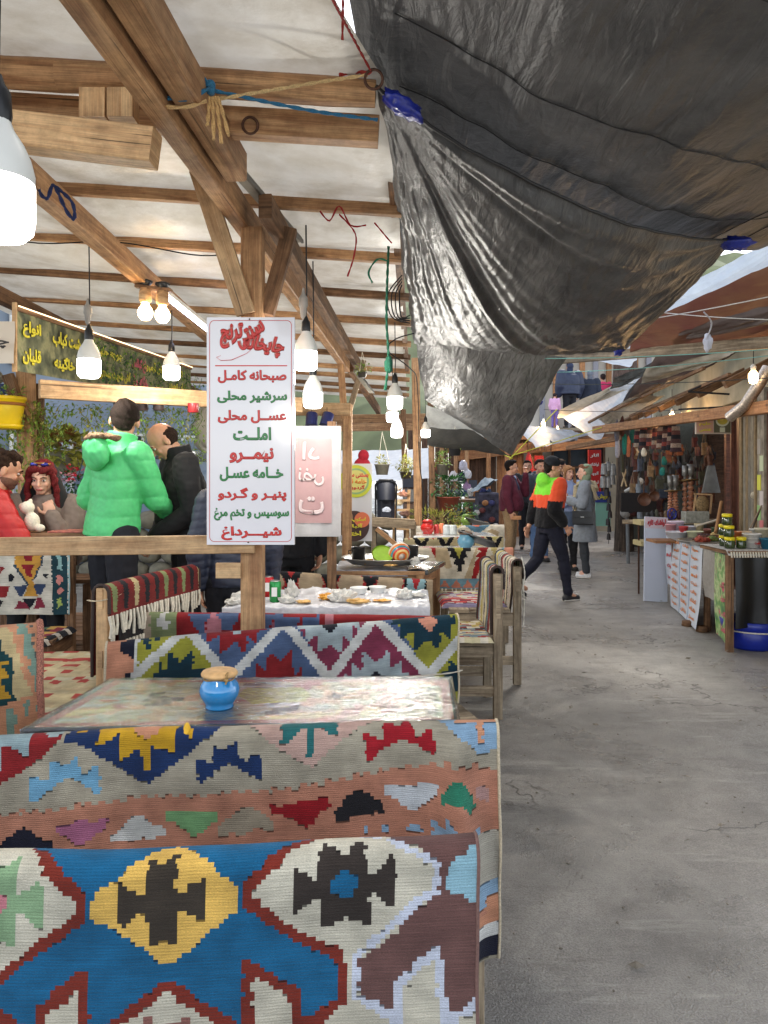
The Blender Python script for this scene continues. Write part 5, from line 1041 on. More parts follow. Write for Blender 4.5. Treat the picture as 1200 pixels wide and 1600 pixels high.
def table_frame(label,q,z,wd=WDK,group="tables of the tea house",inset=0.06):
 """q: four corners (near-left, near-right, far-right, far-left) as (x, y)"""
 c=Vector((sum(p[0]for p in q)/4,sum(p[1]for p in q)/4,0));t=thing("table",label,"table",c,group)
 m=MB();Q=[Vector((p[0],p[1],z))for p in q];lo=[p+Vector((0,0,-0.03))for p in Q]
 m.add(lo+Q,[(4,5,6,7),(3,2,1,0),(0,1,5,4),(1,2,6,5),(2,3,7,6),(3,0,4,7)]);m.build("tabletop",wd,t)
 I=[Q[k].lerp(Vector((c.x,c.y,z)),0.12)for k in range(4)]
 for p in I:MB().beam((p.x,p.y,0),(p.x,p.y,z-0.03),0.06,0.06,up=(0,1,0)).build("leg",wd,t)
 for k in range(4):MB().beam(I[k]+Vector((0,0,-0.075)),I[(k+1)%4]+Vector((0,0,-0.075)),0.025,0.08).build("apron",wd,t)
 return t
def top_sheet(name,label,q,z,mat,colfn=None,cell=0.008,wr=0.0,seed=1,drop=0.04,cat="cloth",off=0.0,group=None,over=0.006,uvk=1.0,wf=14,ridge=0.0):
 q=[Vector((p[0],p[1],0))for p in q];W=(q[1]-q[0]).length;D=(q[3]-q[0]).length
 nu=int((W+2*drop)/cell);nv=int((D+2*drop)/cell)
 u=np.linspace(-drop,W+drop,nu+1);v=np.linspace(-drop,D+drop,nv+1);U,V=np.meshgrid(u,v)
 cu=np.clip(U,-over,W+over)/W;cv=np.clip(V,-over,D+over)/D
 dn=np.maximum(np.maximum(-over-U,U-W-over),np.maximum(-over-V,V-D-over));dn=np.clip(dn,0,None)
 X=(q[0].x*(1-cu)+q[1].x*cu)*(1-cv)+(q[3].x*(1-cu)+q[2].x*cu)*cv
 Y=(q[0].y*(1-cu)+q[1].y*cu)*(1-cv)+(q[3].y*(1-cu)+q[2].y*cu)*cv
 Z=z+off-dn+(np.abs(snoise(U,V,seed,4,wf))*wr if wr else 0)
 if ridge:
  Z=Z+ridge*(np.exp(-((snoise(U,V,seed+2,2,16))/0.10)**2)+0.8*np.exp(-((snoise(U,V,seed+5,3,26))/0.10)**2))
 P3=np.stack([X.ravel(),Y.ravel(),Z.ravel()],1);ii,jj=np.meshgrid(np.arange(nu),np.arange(nv));v0=jj*(nu+1)+ii
 Fq=np.stack([v0,v0+1,v0+nu+2,v0+nu+1],-1).reshape(-1,4);cols=None
 if colfn is not None:
  xc,yc,zc=X[:-1,:-1]+1e-4,Y[:-1,:-1]+1e-4,Z[:-1,:-1]
  cols=colfn(xc,yc,U[:-1,:-1],V[:-1,:-1],W,D).reshape(-1,3)
 uv=np.zeros((nv,nu,4,2))
 for k,(du,dv)in enumerate(((0,0),(1,0),(1,1),(0,1))):
  uv[...,k,0]=(np.arange(nu)+du)[None,:]*(W+2*drop)/nu*uvk;uv[...,k,1]=(np.arange(nv)+dv)[:,None]*(D+2*drop)/nv*uvk
 o=np_mesh(name,P3,Fq,mat,loc=(q[0]+q[2])/2+Vector((0,0,z)),cols=cols,uv=uv.reshape(-1,4,2))
 return tag(o,label,cat,group)
Q1=[(-1.03,2.13),(0.215,2.20),(0.235,2.66),(-0.97,2.64)];Z1=0.765
table_frame("low table wrapped in patterned cloth and clear film",Q1,Z1)
def t1col(X,Y,U,V,W,D):
 pal=np.array([lin(c)for c in[(222,208,166),(236,200,112),(222,104,92),(212,212,190),(238,172,120),(226,196,150),(200,206,170),(222,206,88),(98,88,86)]])
 qx=np.floor(X/0.016)*0.016;qy=np.floor(Y/0.016)*0.016
 a=snoise(qx,qy*1.6,61,3,13);b=snoise(qx,qy*1.5,62,3,17)
 idx=np.select([a>0.55,a>0.22,a>-0.05,a>-0.35,a>-0.6],[1,4,0,3,5],0)
 idx=np.where(b>0.62,2,idx);idx=np.where(b<-0.72,8,idx);idx=np.where((X>-0.1)&(b>0.35),2,idx)
 c=pal[idx];e=np.minimum(np.minimum(U,W-U),np.minimum(V,D-V))+0.006*np.abs(((U+V)*30%1)-0.5)
 c[(e<0.045)]=lin((206,96,88));c[e<0.012]=lin((70,74,84))
 px=CX+F*X/Y;py=HY+F*(CH-Z1)/Y
 pt=inpoly(px,py,[(368,1088),(384,1076),(470,1076),(484,1088),(474,1098),(392,1102)]);c[pt]=lin((210,208,70))
 return c
top_sheet("table_cloth","kilim cloth in cream, yellow and red under the clear film of the near table",Q1,Z1,cloth_attr("kilim_weave"),t1col,0.008,drop=0.035,off=0.003,cat="tablecloth")
def clear_film():
 m=bpy.data.materials.new("clear_film");m.use_nodes=True;nt=m.node_tree;nt.nodes.clear();out=nt.nodes.new("ShaderNodeOutputMaterial")
 tr=nd(nt,"BsdfTransparent");tr.inputs[0].default_value=(0.95,0.95,0.95,1);g=nd(nt,"BsdfAnisotropic")if False else nd(nt,"BsdfGlossy");g.inputs["Roughness"].default_value=0.09
 g.inputs[0].default_value=(1,1,1,1)
 uv=nd(nt,"UVMap");n=nd(nt,"TexNoise");n.inputs["Scale"].default_value=12;n.inputs["Detail"].default_value=5;n.inputs["Distortion"].default_value=2.2
 mp=nd(nt,"Mapping");mp.inputs["Scale"].default_value=(0.8,2.6,1);mp.inputs["Rotation"].default_value=(0,0,0.25);L(nt,uv.outputs[0],mp.inputs[0]);L(nt,mp.outputs[0],n.inputs["Vector"])
 n2=nd(nt,"TexNoise");n2.inputs["Scale"].default_value=46;n2.inputs["Detail"].default_value=3;n2.inputs["Distortion"].default_value=1.5;L(nt,mp.outputs[0],n2.inputs["Vector"])
 b=nd(nt,"Bump");b.inputs["Strength"].default_value=0.55;b.inputs["Distance"].default_value=0.012;L(nt,n.outputs[0],b.inputs["Height"])
 b2=nd(nt,"Bump");b2.inputs["Strength"].default_value=0.6;b2.inputs["Distance"].default_value=0.003;L(nt,n2.outputs[0],b2.inputs["Height"]);L(nt,b.outputs[0],b2.inputs["Normal"])
 L(nt,b2.outputs[0],g.inputs["Normal"])
 fr=nd(nt,"Fresnel");fr.inputs[0].default_value=1.55;L(nt,b2.outputs[0],fr.inputs["Normal"])
 ma=nd(nt,"Math",operation='MULTIPLY_ADD');L(nt,fr.outputs[0],ma.inputs[0]);ma.inputs[1].default_value=1.5;ma.inputs[2].default_value=0.03;ma.use_clamp=True
 mx=nd(nt,"MixShader");L(nt,ma.outputs[0],mx.inputs[0]);L(nt,tr.outputs[0],mx.inputs[1]);L(nt,g.outputs[0],mx.inputs[2]);L(nt,mx.outputs[0],out.inputs[0])
 return m
FILM2=clear_film()
top_sheet("clear_film","clear crinkled plastic film over the cloth of the near table",Q1,Z1,FILM2,None,0.009,wr=0.002,seed=5,drop=0.05,off=0.007,over=0.012,cat="plastic film",ridge=0.0018)
jc=P(343,1098,2.32);jc.z=Z1+0.006
j=thing("jar","round blue glazed jar with a tan lid tied by twine, on the near table","jar",jc)
GLZ=plain("blue_glaze",(44,134,196),0.12,0.15,12,bmp=0.05,coat=0.8)
jp=[(0.0,0.0),(0.042,0.0),(0.045,0.006),(0.042,0.012),(0.052,0.024),(0.061,0.042),(0.063,0.058),(0.058,0.074),(0.047,0.088),(0.043,0.096),(0.046,0.104)]
MB().lathe(jp,jc,40).build("jar_body",GLZ,j)
LID=plain("tan_cloth_lid",(206,164,112),0.7,0.2,40)
MB().lathe([(0.051,0.098),(0.056,0.102),(0.057,0.108),(0.052,0.115),(0.035,0.119),(0.0,0.120)],jc,36).build("lid",LID,j)
tw=MB();rr=0.047
tw.tube([jc+Vector((rr*math.cos(a),rr*math.sin(a),0.094+0.003*math.sin(3*a)))for a in[i*2*math.pi/30 for i in range(31)]],0.0028,n=6,cap=False)
tw.tube([jc+Vector((0.025,-0.045,0.094)),jc+Vector((0.032,-0.052,0.106)),jc+Vector((0.037,-0.050,0.122)),jc+Vector((0.030,-0.046,0.113)),jc+Vector((0.036,-0.05,0.100)),jc+Vector((0.030,-0.055,0.086))],0.0032,n=6)
tw.ell(jc+Vector((0.03,-0.049,0.098)),(0.007,0.006,0.007),8,6);tw.build("twine",plain("twine",(150,120,76),0.9,0.3,200,bmp=0.5),j)
crumple("yellow_bow",P(291,1148,1.93),(0.014,0.012,0.028),plain("yellow_ribbon",(206,160,30),0.7),"small yellow knotted ribbon on the cream and terracotta kilim","ribbon",14)
rope("white_string",[P(560,1058,3.20),P(640,1057,3.28),P(700,1052,3.34),P(723,1047,3.36)],0.003,(206,196,180),"thin twisted cord crossing the zigzag kilim's right end")
rope("white_string",[P(136,938,3.38),P(165,937,3.40),P(230,912,3.75),P(287,893,4.2)],0.003,(206,190,160),"cord tied along the fringed dark red kilim")
Q2=[(-0.86,3.98),(0.24,4.02),(0.26,4.55),(-0.86,4.62)];Z2=0.78
table_frame("second table, left littered with scraps on white plastic",Q2,Z2)
WP=sheet_mat("white_table_plastic",(222,222,226),0.25,0.15,(200,200,206),14,0.7,0.6,0.15)
top_sheet("plastic_sheet","crumpled thin white plastic sheet spread over the littered table",Q2,Z2,WP,None,0.008,wr=0.012,seed=7,drop=0.07,off=0.004,over=0.01,cat="plastic sheet",ridge=0.008)
for px,py,col,lab in((430,905,(40,140,70),"green drink can on the littered table"),(419,903,(186,36,40),"red drink can behind the green can")):
 c=P(px,742,4.12 if col[0]<100 else 4.3);c.z=Z2+0.012;t=thing("drink_can",lab,"can",c,"drink cans on the littered table");M=plain("can_%d"%col[0],col,0.25,0.1,10,metal=0.4)
 MB().lathe([(0.024,0),(0.032,0.006),(0.033,0.105),(0.028,0.116)],c,24).build("can_body",M,t)
 MB().lathe([(0.028,0.116),(0.027,0.12),(0.025,0.118),(0.0,0.117)],c,24).build("can_lid",plain("bare_tin",(176,176,176),0.3,metal=0.9),t)
 tb_=MB();tb_.box(c+Vector((0.0,-0.0335,0.06)),(0.03,0.001,0.05));tb_.build("printed_band",T_WHT,t)
def crumpled(name,c,r,mat,label,cat,seed,group=None,n=26,k=0.35):
 rs=np.random.RandomState(seed);th,ph=np.meshgrid(np.linspace(0,2*np.pi,n+1),np.linspace(0.05,np.pi-0.05,n//2+1))
 q=1+k*snoise(np.cos(th)*np.sin(ph)*1.7,np.sin(th)*np.sin(ph)*1.7+np.cos(ph)*1.9,seed,4,3.0)
 X=c[0]+r[0]*q*np.sin(ph)*np.cos(th);Y=c[1]+r[1]*q*np.sin(ph)*np.sin(th);Z=c[2]+r[2]*q*(0.7+np.cos(ph))
 Z=np.maximum(Z,c[2]);V=np.stack([X.ravel(),Y.ravel(),Z.ravel()],1);ii,jj=np.meshgrid(np.arange(n),np.arange(n//2));v0=jj*(n+1)+ii
 return tag(np_mesh(name,V,np.stack([v0,v0+1,v0+n+2,v0+n+1],-1).reshape(-1,4)[:,::-1],mat,loc=c,smooth=False),label,cat,group)
NAP=sheet_mat("tissue_paper",(228,226,220),0.9,0.25,(214,212,206),20,0.3,0.1,0.1)
BRD=plain("flat_bread",(206,168,106),0.8,0.35,30,bmp=0.5);EGG=plain("egg_scraps",(214,156,60),0.5,0.35,50,bmp=0.5)
z2=Z2+0.012
spec=[("napkin",380,930,4.15,(0.06,0.05,0.03),NAP,"crumpled tissue at the table's left edge beside the sign post"),("napkin",366,938,4.05,(0.05,0.04,0.02),NAP,"flattened tissue stained with sauce left of the sign post"),("napkin",448,932,4.1,(0.05,0.05,0.022),NAP,"small crumpled tissue below the green can"),("napkin",457,925,4.3,(0.035,0.03,0.045),NAP,"upright twisted tissue behind the green can"),("bread_scrap",510,930,4.2,(0.04,0.04,0.018),EGG,"yellow scrap of food left of the tissue heap"),("napkin",533,932,4.15,(0.07,0.06,0.036),NAP,"largest heap of crumpled tissues in the middle of the littered table"),("bread_scrap",560,937,4.08,(0.06,0.03,0.014),BRD,"torn flat bread on the heap of tissues"),("bread_scrap",597,934,4.15,(0.05,0.035,0.006),EGG,"thin orange smear of egg beside the white tubs"),("napkin",632,928,4.25,(0.05,0.045,0.03),NAP,"folded tissue heap right of the white tubs"),("napkin",655,930,4.3,(0.04,0.035,0.012),NAP,"last flat tissue at the littered table's right end"),("bread_scrap",475,936,4.1,(0.04,0.03,0.008),BRD,"bread crust between two tissues")]
for i,(nm,px,py,Y,r,mt,lab)in enumerate(spec):
 c=P(px,py,Y);crumpled(nm,(c.x,Y,z2),r,mt,lab,"napkin" if nm=="napkin" else "bread scrap",70+i,"litter on the second table")
for px,Y,lab in((561,4.42,"round white plastic tub, left of two on the littered table"),(590,4.45,"round white plastic tub, right of two on the littered table")):
 c=P(px,920,Y);c.z=z2;tag(MB().lathe([(0.04,0),(0.052,0.035),(0.055,0.036),(0.05,0.033),(0.038,0.004),(0,0.004)],c,24).build("plastic_tub",plain("tub_white",(224,224,220),0.35,0.03,bmp=0),loc=c),lab,"tub","white tubs on the littered table")
Q3=[(-0.36,5.45),(0.30,5.45),(0.48,6.05),(-0.36,6.05)];Z3=0.79
table_frame("third table carrying the round metal tray of dishes",Q3,Z3,WD)
BP=plain("black_plastic_cover",(36,36,38),0.2,0.4,30,bmp=0.6,coat=0.5)
top_sheet("table_cover","black and clear plastic cover at the end of the tray table",[(0.18,5.46),(0.32,5.46),(0.49,6.04),(0.2,6.04)],Z3,BP,None,0.012,wr=0.006,seed=9,drop=0.04,off=0.004,cat="table cover")
top_sheet("table_cover","grey striped plastic cover beneath the round tray",[(-0.36,5.46),(0.17,5.46),(0.19,6.04),(-0.36,6.04)],Z3,plain("grey_plastic_cover",(150,150,156),0.3,0.3,40,bmp=0.6),None,0.012,wr=0.006,seed=10,drop=0.05,off=0.004,cat="table cover")
tc_=Vector(((602-600)/F*5.65,5.66,Z3+0.07))
TIN=plain("dull_tin",(150,148,144),0.35,0.15,12,metal=0.75)
tr=thing("round_tray","large round metal tray of used dishes on the third table","tray",tc_)
MB().lathe([(0.0,-0.03),(0.26,-0.03),(0.31,0.0),(0.335,0.014),(0.338,0.010),(0.31,-0.008),(0.26,-0.037),(0.0,-0.038)],tc_,56,squash=0.75).build("tray",TIN,tr)
zt=tc_.z-0.028
def stripe_bowl(px,Y,r,ax,cols,lab,dz=0.0):
 c=P(px,860,Y);c.z=zt+dz;t=thing("bowl",lab,"bowl",c,"bowls on the round tray");n=len(cols);rings=[]
 prof=[(0.3+0.7*math.sin(math.pi/2*k/n),(1-math.cos(math.pi/2*k/n)))for k in range(n+1)]
 for k in range(n):
  m=MB();a,b=prof[k],prof[k+1];m.lathe([(a[0]*r,a[1]*r*0.8),(b[0]*r,b[1]*r*0.8)],c,28,axis=ax)
  m.f=[f for f in m.f if len(f)==4];m.uv=m.uv[:len(m.f)];m.sm=m.sm[:len(m.f)];m.mi=m.mi[:len(m.f)]
  m.build("stripe",plain("glaze_%d_%d_%d"%cols[k],cols[k],0.25,0.1,20,bmp=0.0,coat=0.4),t)
 MB().lathe([(0,0.01*r),(r*0.7,0.25*r),(r*0.93,0.72*r)],c,28,axis=ax).build("inside",plain("bowl_inside_%d"%cols[-1][1],cols[-1],0.3,bmp=0),t)
stripe_bowl(597,5.56,0.085,(0.12,-0.75,0.9),[(226,120,50),(240,240,220),(206,90,60),(226,160,60),(150,190,60)],"lime green glazed bowl with orange striped base on the tray",0.03)
stripe_bowl(628,5.50,0.085,(-0.3,0.85,0.35),[(230,120,50),(240,200,120),(214,70,50),(70,150,170),(230,130,60),(240,220,200)],"rainbow striped bowl lying on its side on the tray",0.06)
for px,lab in((560,"black pot at the tray's left side"),(643,"black pot at the tray's right side")):
 c=P(px,860,5.68 if px<600 else 5.78);c.z=zt;t=thing("pot",lab,"pot",c,"black pots on the tray")
 MB().lathe([(0.0,0),(0.052,0),(0.055,0.11),(0.058,0.115),(0.052,0.112),(0.048,0.02),(0,0.02)],c,24).build("pot_body",plain("black_enamel",(34,34,36),0.25,coat=0.5),t)
 MB().tube([c+Vector((-0.055,0,0.09)),c+Vector((-0.075,0,0.085)),c+Vector((-0.075,0,0.06)),c+Vector((-0.055,0,0.055))],0.004,n=6).build("handle",plain("black_enamel",(34,34,36)),t)
crumpled("napkin",(P(648,870,5.5).x,5.48,zt),(0.035,0.03,0.03),NAP,"white tissue at the right of the round tray","napkin",91)
crumpled("bread_scrap",(P(578,870,5.5).x,5.50,zt),(0.05,0.03,0.02),BRD,"bread scraps beside the lime bowl","bread scrap",92)
crumpled("bread_scrap",(P(610,875,5.5).x,5.42,zt),(0.05,0.03,0.008),BRD,"flat bread before the striped bowl","bread scrap",93)
def far_table(lab,x0,x1,y0,y1,z,covlab):
 q=[(x0,y0),(x1,y0),(x1,y1),(x0,y1)];table_frame(lab,q,z)
 top_sheet("table_cover",covlab,q,z,plain("film_white",(196,196,196),0.15,0.15,20,bmp=0.5,coat=0.6),None,0.02,wr=0.004,seed=12,drop=0.05,off=0.004,cat="table cover")
far_table("fourth table bearing the pale blue pot",0.2,1.12,7.0,7.55,0.77,"clear film over the table of the pale blue pot")
far_table("fifth table bearing the red pot",0.35,1.3,8.55,9.1,0.79,"pale film over the table of the red pot")
def pot(px,Y,z,s,col,lab,lid=None):
 c=P(px,742,Y);c.z=z;t=thing("glazed_pot",lab,"pot",c,"glazed pots on the far tables");M=plain("glaze_%d_%d_%d"%col,col,0.15,0.1,12,bmp=0.0,coat=0.7)
 MB().lathe([(r*s,h*s)for r,h in jp],c,24).build("jar_body",M,t)
 MB().lathe([(0.03*s,0.1*s),(0.052*s,0.112*s),(0.03*s,0.125*s),(0.0,0.13*s)],c,20).build("lid",plain("potlid_%d"%col[0],lid or col,0.4),t)
pot(728,7.2,0.78,1.35,(96,150,176),"pale blue glazed pot on the fourth table",(120,90,70));pot(668,8.75,0.80,1.35,(196,40,34),"red glazed pot on the fifth table");pot(728,10.3,0.80,1.2,(110,140,60),"green glazed pot beyond the chevron kilim")
for(a,b,Y0,Y1,lab)in(((718,834),(774,853),7.25,7.1,"black framed menu board leaning on the pale blue pot"),((730,812),(768,822),10.2,10.0,"dark tray leaning on the green pot")):
 beam_thing("menu_board",P(*a,Y0),P(*b,Y1),0.2,0.014,BLK_P,lab,"board",up=(0,0.5,1))
for px,py,Y,r,h,col,lab in((682,815,8.8,0.03,0.09,(196,60,60),"salt shaker with red cap beside the red pot"),(690,817,8.85,0.03,0.1,(226,130,90),"orange shaker beside the salt shaker"),(708,826,8.7,0.045,0.09,(190,196,196),"clear glass tumbler on the fifth table"),(698,826,8.72,0.045,0.09,(186,192,194),"second clear tumbler next to the first")):
 c=P(px,742,Y);c.z=0.8;tag(MB().lathe([(r,0),(r,h),(r*0.8,h+0.02),(0,h+0.02)],c,16).build("shaker" if r<0.04 else "tumbler",plain("shaker_%d"%col[0],col,0.3),loc=c),lab,"shaker" if r<0.04 else "glass")
rope("tassel",[P(815,870,5.3),P(820,900,5.3),P(812,935,5.3),P(806,965,5.3)],0.004,(220,214,200),"white tassel cord hanging beside the second end bench")
rope("tassel",[P(817,905,5.3),P(819,940,5.3),P(818,978,5.3)],0.004,(220,214,200),"longer white tassel hanging from the second end bench")
rope("tassel",[P(817,905,5.32),P(815,930,5.32),P(814,968,5.32)],0.004,(220,214,200),"third white tassel strand by the second end bench")
# -- leaves and plants
def leafmat(name,c,c2):
 key=("leaf",name)
 if key in _mc:return _mc[key]
 m,nt,b,out=new_mat(name);info=nd(nt,"TexCoord");n=nd(nt,"TexNoise");n.inputs["Scale"].default_value=24;n.inputs["Detail"].default_value=2
 L(nt,info.outputs["Object"],n.inputs["Vector"]);r=ramp(nt,[(0.35,lin(c)),(0.65,lin(c2))]);L(nt,n.outputs[0],r.inputs[0]);L(nt,r.outputs[0],b.inputs["Base Color"])
 b.inputs["Roughness"].default_value=0.45;t=nd(nt,"BsdfTranslucent");L(nt,r.outputs[0],t.inputs[0]);mx=nd(nt,"MixShader");mx.inputs[0].default_value=0.3
 L(nt,b.outputs[0],mx.inputs[1]);L(nt,t.outputs[0],mx.inputs[2]);L(nt,mx.outputs[0],out.inputs[0]);_mc[key]=m;return m
LF=leafmat("leaf_green",(84,118,46),(150,176,76));LF2=leafmat("leaf_olive",(110,120,48),(180,172,84));LF3=leafmat("leaf_deep",(34,74,40),(70,120,60));LFR=leafmat("leaf_red",(120,50,36),(120,120,60))
PETR=plain("petal_red",(200,40,60),0.6);PETP=plain("petal_pink",(226,160,180),0.6)
def leaf(m,p,d,up,l,w):
 d=d.normalized();s=d.cross(up).normalized();n=s.cross(d)
 a,b,c,e=p,p+d*l*0.45+s*w/2+n*l*0.06,p+d*l-n*l*0.12,p+d*l*0.45-s*w/2+n*l*0.06;mid=p+d*l*0.5-n*l*0.03
 m.add([a,b,c,e,mid],[(0,1,4),(1,2,4),(2,3,4),(3,0,4)],None,False)
def bush(c,r,n,mat,ll=0.05,seed=1,name="foliage",parent=None,dn=0.0,w=0.55):
 m=MB();rs=random.Random(seed)
 for _ in range(n):
  v=Vector((rs.gauss(0,1),rs.gauss(0,1),rs.gauss(0,1))).normalized();k=rs.uniform(0.35,1)**0.6*(1+0.2*math.sin(v.x*5+seed)+0.18*math.sin(v.z*7+seed))
  p=Vector(c)+Vector((v.x*r[0]*k,v.y*r[1]*k,v.z*r[2]*k));d=(v+Vector((rs.uniform(-.6,.6),rs.uniform(-.6,.6),rs.uniform(-.6,.6)-dn)))
  l=ll*rs.uniform(0.6,1.3);leaf(m,p,d,Vector((rs.uniform(-.3,.3),rs.uniform(-.3,.3),1)),l,l*w)
 return m.build(name,mat,parent)
def vine(top,length,n,mat,seed,parent,spread=0.05,name="vine"):
 rs=random.Random(seed);m=MB();p=Vector(top);pts=[p.copy()];st=length/14
 for i in range(14):p=p+Vector((rs.uniform(-1,1)*spread*0.4,rs.uniform(-1,1)*spread*0.4,-st));pts.append(p.copy())
 m.tube(pts,0.003,n=4)
 for _ in range(n):
  q=pts[rs.randrange(len(pts))]+Vector((rs.uniform(-1,1)*spread,rs.uniform(-1,1)*spread,rs.uniform(-.02,.02)));l=rs.uniform(0.025,0.05)
  leaf(m,q,Vector((rs.uniform(-1,1),rs.uniform(-1,1),rs.uniform(-1,.3))),Vector((0,0,1)),l,l*0.6)
 return m.build(name,mat,parent)
def potprof(r,h):return[(0.0,0.0),(r*0.72,0.0),(r*0.95,h*0.9),(r*1.02,h*0.9),(r*1.04,h),(r*0.9,h),(r*0.85,h*0.85),(0,h*0.85)]
def potted(name,label,px,py,Y,r,h,pc,lf,lr,n,ll=0.05,seed=1,group="potted plants round the tea house",hang=False,sq=1.0):
 c=P(px,py,Y);t=thing(name,label,"plant",c,group)
 MB().lathe(potprof(r,h),c,24,squash=sq).build("flower_pot",plain("pot_%d_%d_%d"%pc,pc,0.5,0.15),t)
 bush(c+Vector((0,0,h+lr[2]*0.7)),lr,n,lf,ll,seed,"foliage",t)
 st=MB()
 for k in range(4):st.tube([c+Vector((0,0,h*0.8)),c+Vector(((k-1.5)*lr[0]*0.4,0.01*k,h+lr[2]*0.8))],0.005,n=5)
 st.build("stem",LF2,t)
 if hang:
  m=MB()
  for a in(0,2.1,4.2):m.tube([c+Vector((r*math.cos(a),r*math.sin(a),h)),c+Vector((0,0,h+hang))],0.003,n=4)
  m.build("hanger",THREAD,t)
 return t
yc=P(5,668,5.7)
yp=thing("flower_pot","bright yellow hanging pot with brown band on the paired posts","flower pot",yc)
YP=plain("yellow_plastic",(232,196,20),0.4,0.1,8,bmp=0.05)
MB().lathe([(0,0),(0.115,0),(0.12,0.012),(0.15,0.16),(0.155,0.205),(0.165,0.21),(0.165,0.235),(0.145,0.235),(0.14,0.2),(0,0.19)],yc,32).build("pot_body",YP,yp)
MB().lathe([(0.1548,0.165),(0.158,0.166),(0.1585,0.188),(0.1555,0.189)],yc,32).build("band",plain("brown_band",(150,92,30),0.6),yp)
MB().lathe([(0,-0.012),(0.125,-0.012),(0.145,0.02),(0.14,0.022),(0.12,-0.004),(0,-0.004)],yc,32).build("saucer",YP,yp)
bush(yc+Vector((0.02,0,0.25)),(0.14,0.12,0.06),120,LF,0.04,3,"foliage",yp)
iv=thing("ivy","ivy hanging down the paired posts beside the yellow pot","plant",P(45,700,5.75))
for k in range(9):vine(P(20+k*7,628+(k%3)*12,5.72+0.02*k),0.45+0.08*(k%4),60,LF2 if k%2 else LF,20+k,iv,0.06)
iv2=thing("ivy","thin ivy trails hanging from the planed cross beam above the woman","plant",P(90,640,5.9))
for k in range(24):vine(P(62+k*11,630+k*0.5,5.85+0.02*k),0.16+0.1*(k%3)+0.1*(k%2),40,LF if k%3 else LF2,40+k,iv2,0.05)
iv3=thing("ivy","leafy garland draped over the far end of the painted banner","plant",P(230,560,7.5))
for k in range(16):vine(P(150+k*11,528+k*4.2,6.4+k*0.17),0.28+0.1*(k%4),46,LF3 if k%2 else LF,60+k,iv3,0.07)
iv4=thing("ivy","sparse ivy behind the bald man near the menu sign","plant",P(290,640,7.5))
for k in range(5):vine(P(272+k*12,636,7.6),0.5,40,LF,90+k,iv4,0.07)
hy=thing("bush","reddish hydrangea bush behind the seated woman's head","plant",P(95,690,6.6))
bush(P(92,702,6.6),(0.26,0.2,0.17),380,LF2,0.09,5,"foliage",hy,w=0.7);bush(P(86,684,6.55),(0.22,0.16,0.06),90,LFR,0.07,6,"flower_heads",hy,w=0.8)
MB().lathe(potprof(0.16,0.22),P(98,742,6.6),20).build("flower_pot",plain("stone_pot",(150,146,134),0.8),hy)
gr_=thing("bush","green bush in the corner behind the curly haired man","plant",P(15,720,6.6))
bush(P(12,715,6.6),(0.28,0.2,0.32),520,LF,0.045,7,"foliage",gr_)
fl=thing("geranium","pink and red geraniums behind the green jacket man's elbow","plant",P(110,745,6.4))
bush(P(110,755,6.4),(0.16,0.1,0.11),200,LF3,0.05,8,"foliage",fl);bush(P(116,738,6.35),(0.09,0.05,0.05),50,PETR,0.03,9,"red_flowers",fl,w=0.9);bush(P(104,746,6.33),(0.07,0.05,0.05),50,PETP,0.03,10,"pink_flowers",fl,w=0.9)
potted("potted_geranium","large green geranium in a terracotta box beside the pine post",700,798,11.5,0.19,0.22,(136,62,42),LF3,(0.26,0.2,0.22),420,0.07,11)
potted("potted_plant","small yellow-green plant in a grey pot above the terracotta box",692,742,11.3,0.10,0.16,(110,106,96),LF,(0.12,0.1,0.13),160,0.05,12)
potted("hanging_plant","black hanging pot with trailing greens under the grey tarpaulin",711,712,10.9,0.10,0.14,(30,30,34),LF,(0.15,0.1,0.05),120,0.045,13,hang=0.3)
potted("hanging_plant","bushy round plant hanging left of the taped post",634,748,10.6,0.09,0.1,(70,60,50),LF2,(0.14,0.12,0.12),300,0.045,14,hang=0.4)
potted("hanging_plant","grey sack planter hanging on cream cords above the pram",597,742,9.6,0.10,0.14,(120,116,104),LF2,(0.08,0.08,0.06),60,0.045,15,hang=0.42)
potted("hanging_plant","green plant hanging high behind the menu sign's second bulb",566,590,7.2,0.05,0.05,(60,56,50),LF,(0.08,0.06,0.05),70,0.04,16,hang=0.2)
gp=thing("garden_bed","tufts of long grass and flowers behind the red pot table","plant",P(690,812,10.5))
bush(P(685,815,10.5),(0.40,0.2,0.16),500,LF2,0.11,17,"foliage",gp,w=0.16);bush(P(725,800,10.8),(0.2,0.2,0.14),160,LF3,0.08,18,"low_leaves",gp,w=0.3)
# -- buildings
PLK=wood("dark_shop_plank",(120,84,58),(78,52,36),0.7,1,0.5);PLO=wood("orange_shop_plank",(206,142,76),(166,104,50),0.6,1,0.3);PLG=wood("silver_plank",(160,154,138),(116,110,96),0.8,1,0.4)
GLASS=plain("dusty_glass",(52,62,74),0.08,0.3,2,bmp=0.02,coat=0.6);PLAS=plain("stained_plaster",(176,166,140),0.9,0.25,3,bmp=0.4)
def planks(parent,a,b,z0,z1,n,mat,th=0.025,rs=None,name="plank",gapw=0.006):
 a=Vector(a);b=Vector(b);d=b-a;w=d.length/n;d.normalize();rs=rs or random.Random(int(a.x*100))
 nn=Vector((d.y,-d.x,0))
 for k in range(n):
  c=a+d*(w*(k+0.5))+nn*rs.uniform(-0.004,0.004)
  MB().beam((c.x,c.y,z0),(c.x,c.y,z1+rs.uniform(-0.015,0.015)),w-gapw,th,up=nn).build(name,mat,parent)
es=thing("timber_shop","timber shop with orange eave and plank doors at the alley's far end","shop",(2.5,18.6,0),"shops closing the alley")
a,b=P(728,742,17.5),P(815,742,18.0)
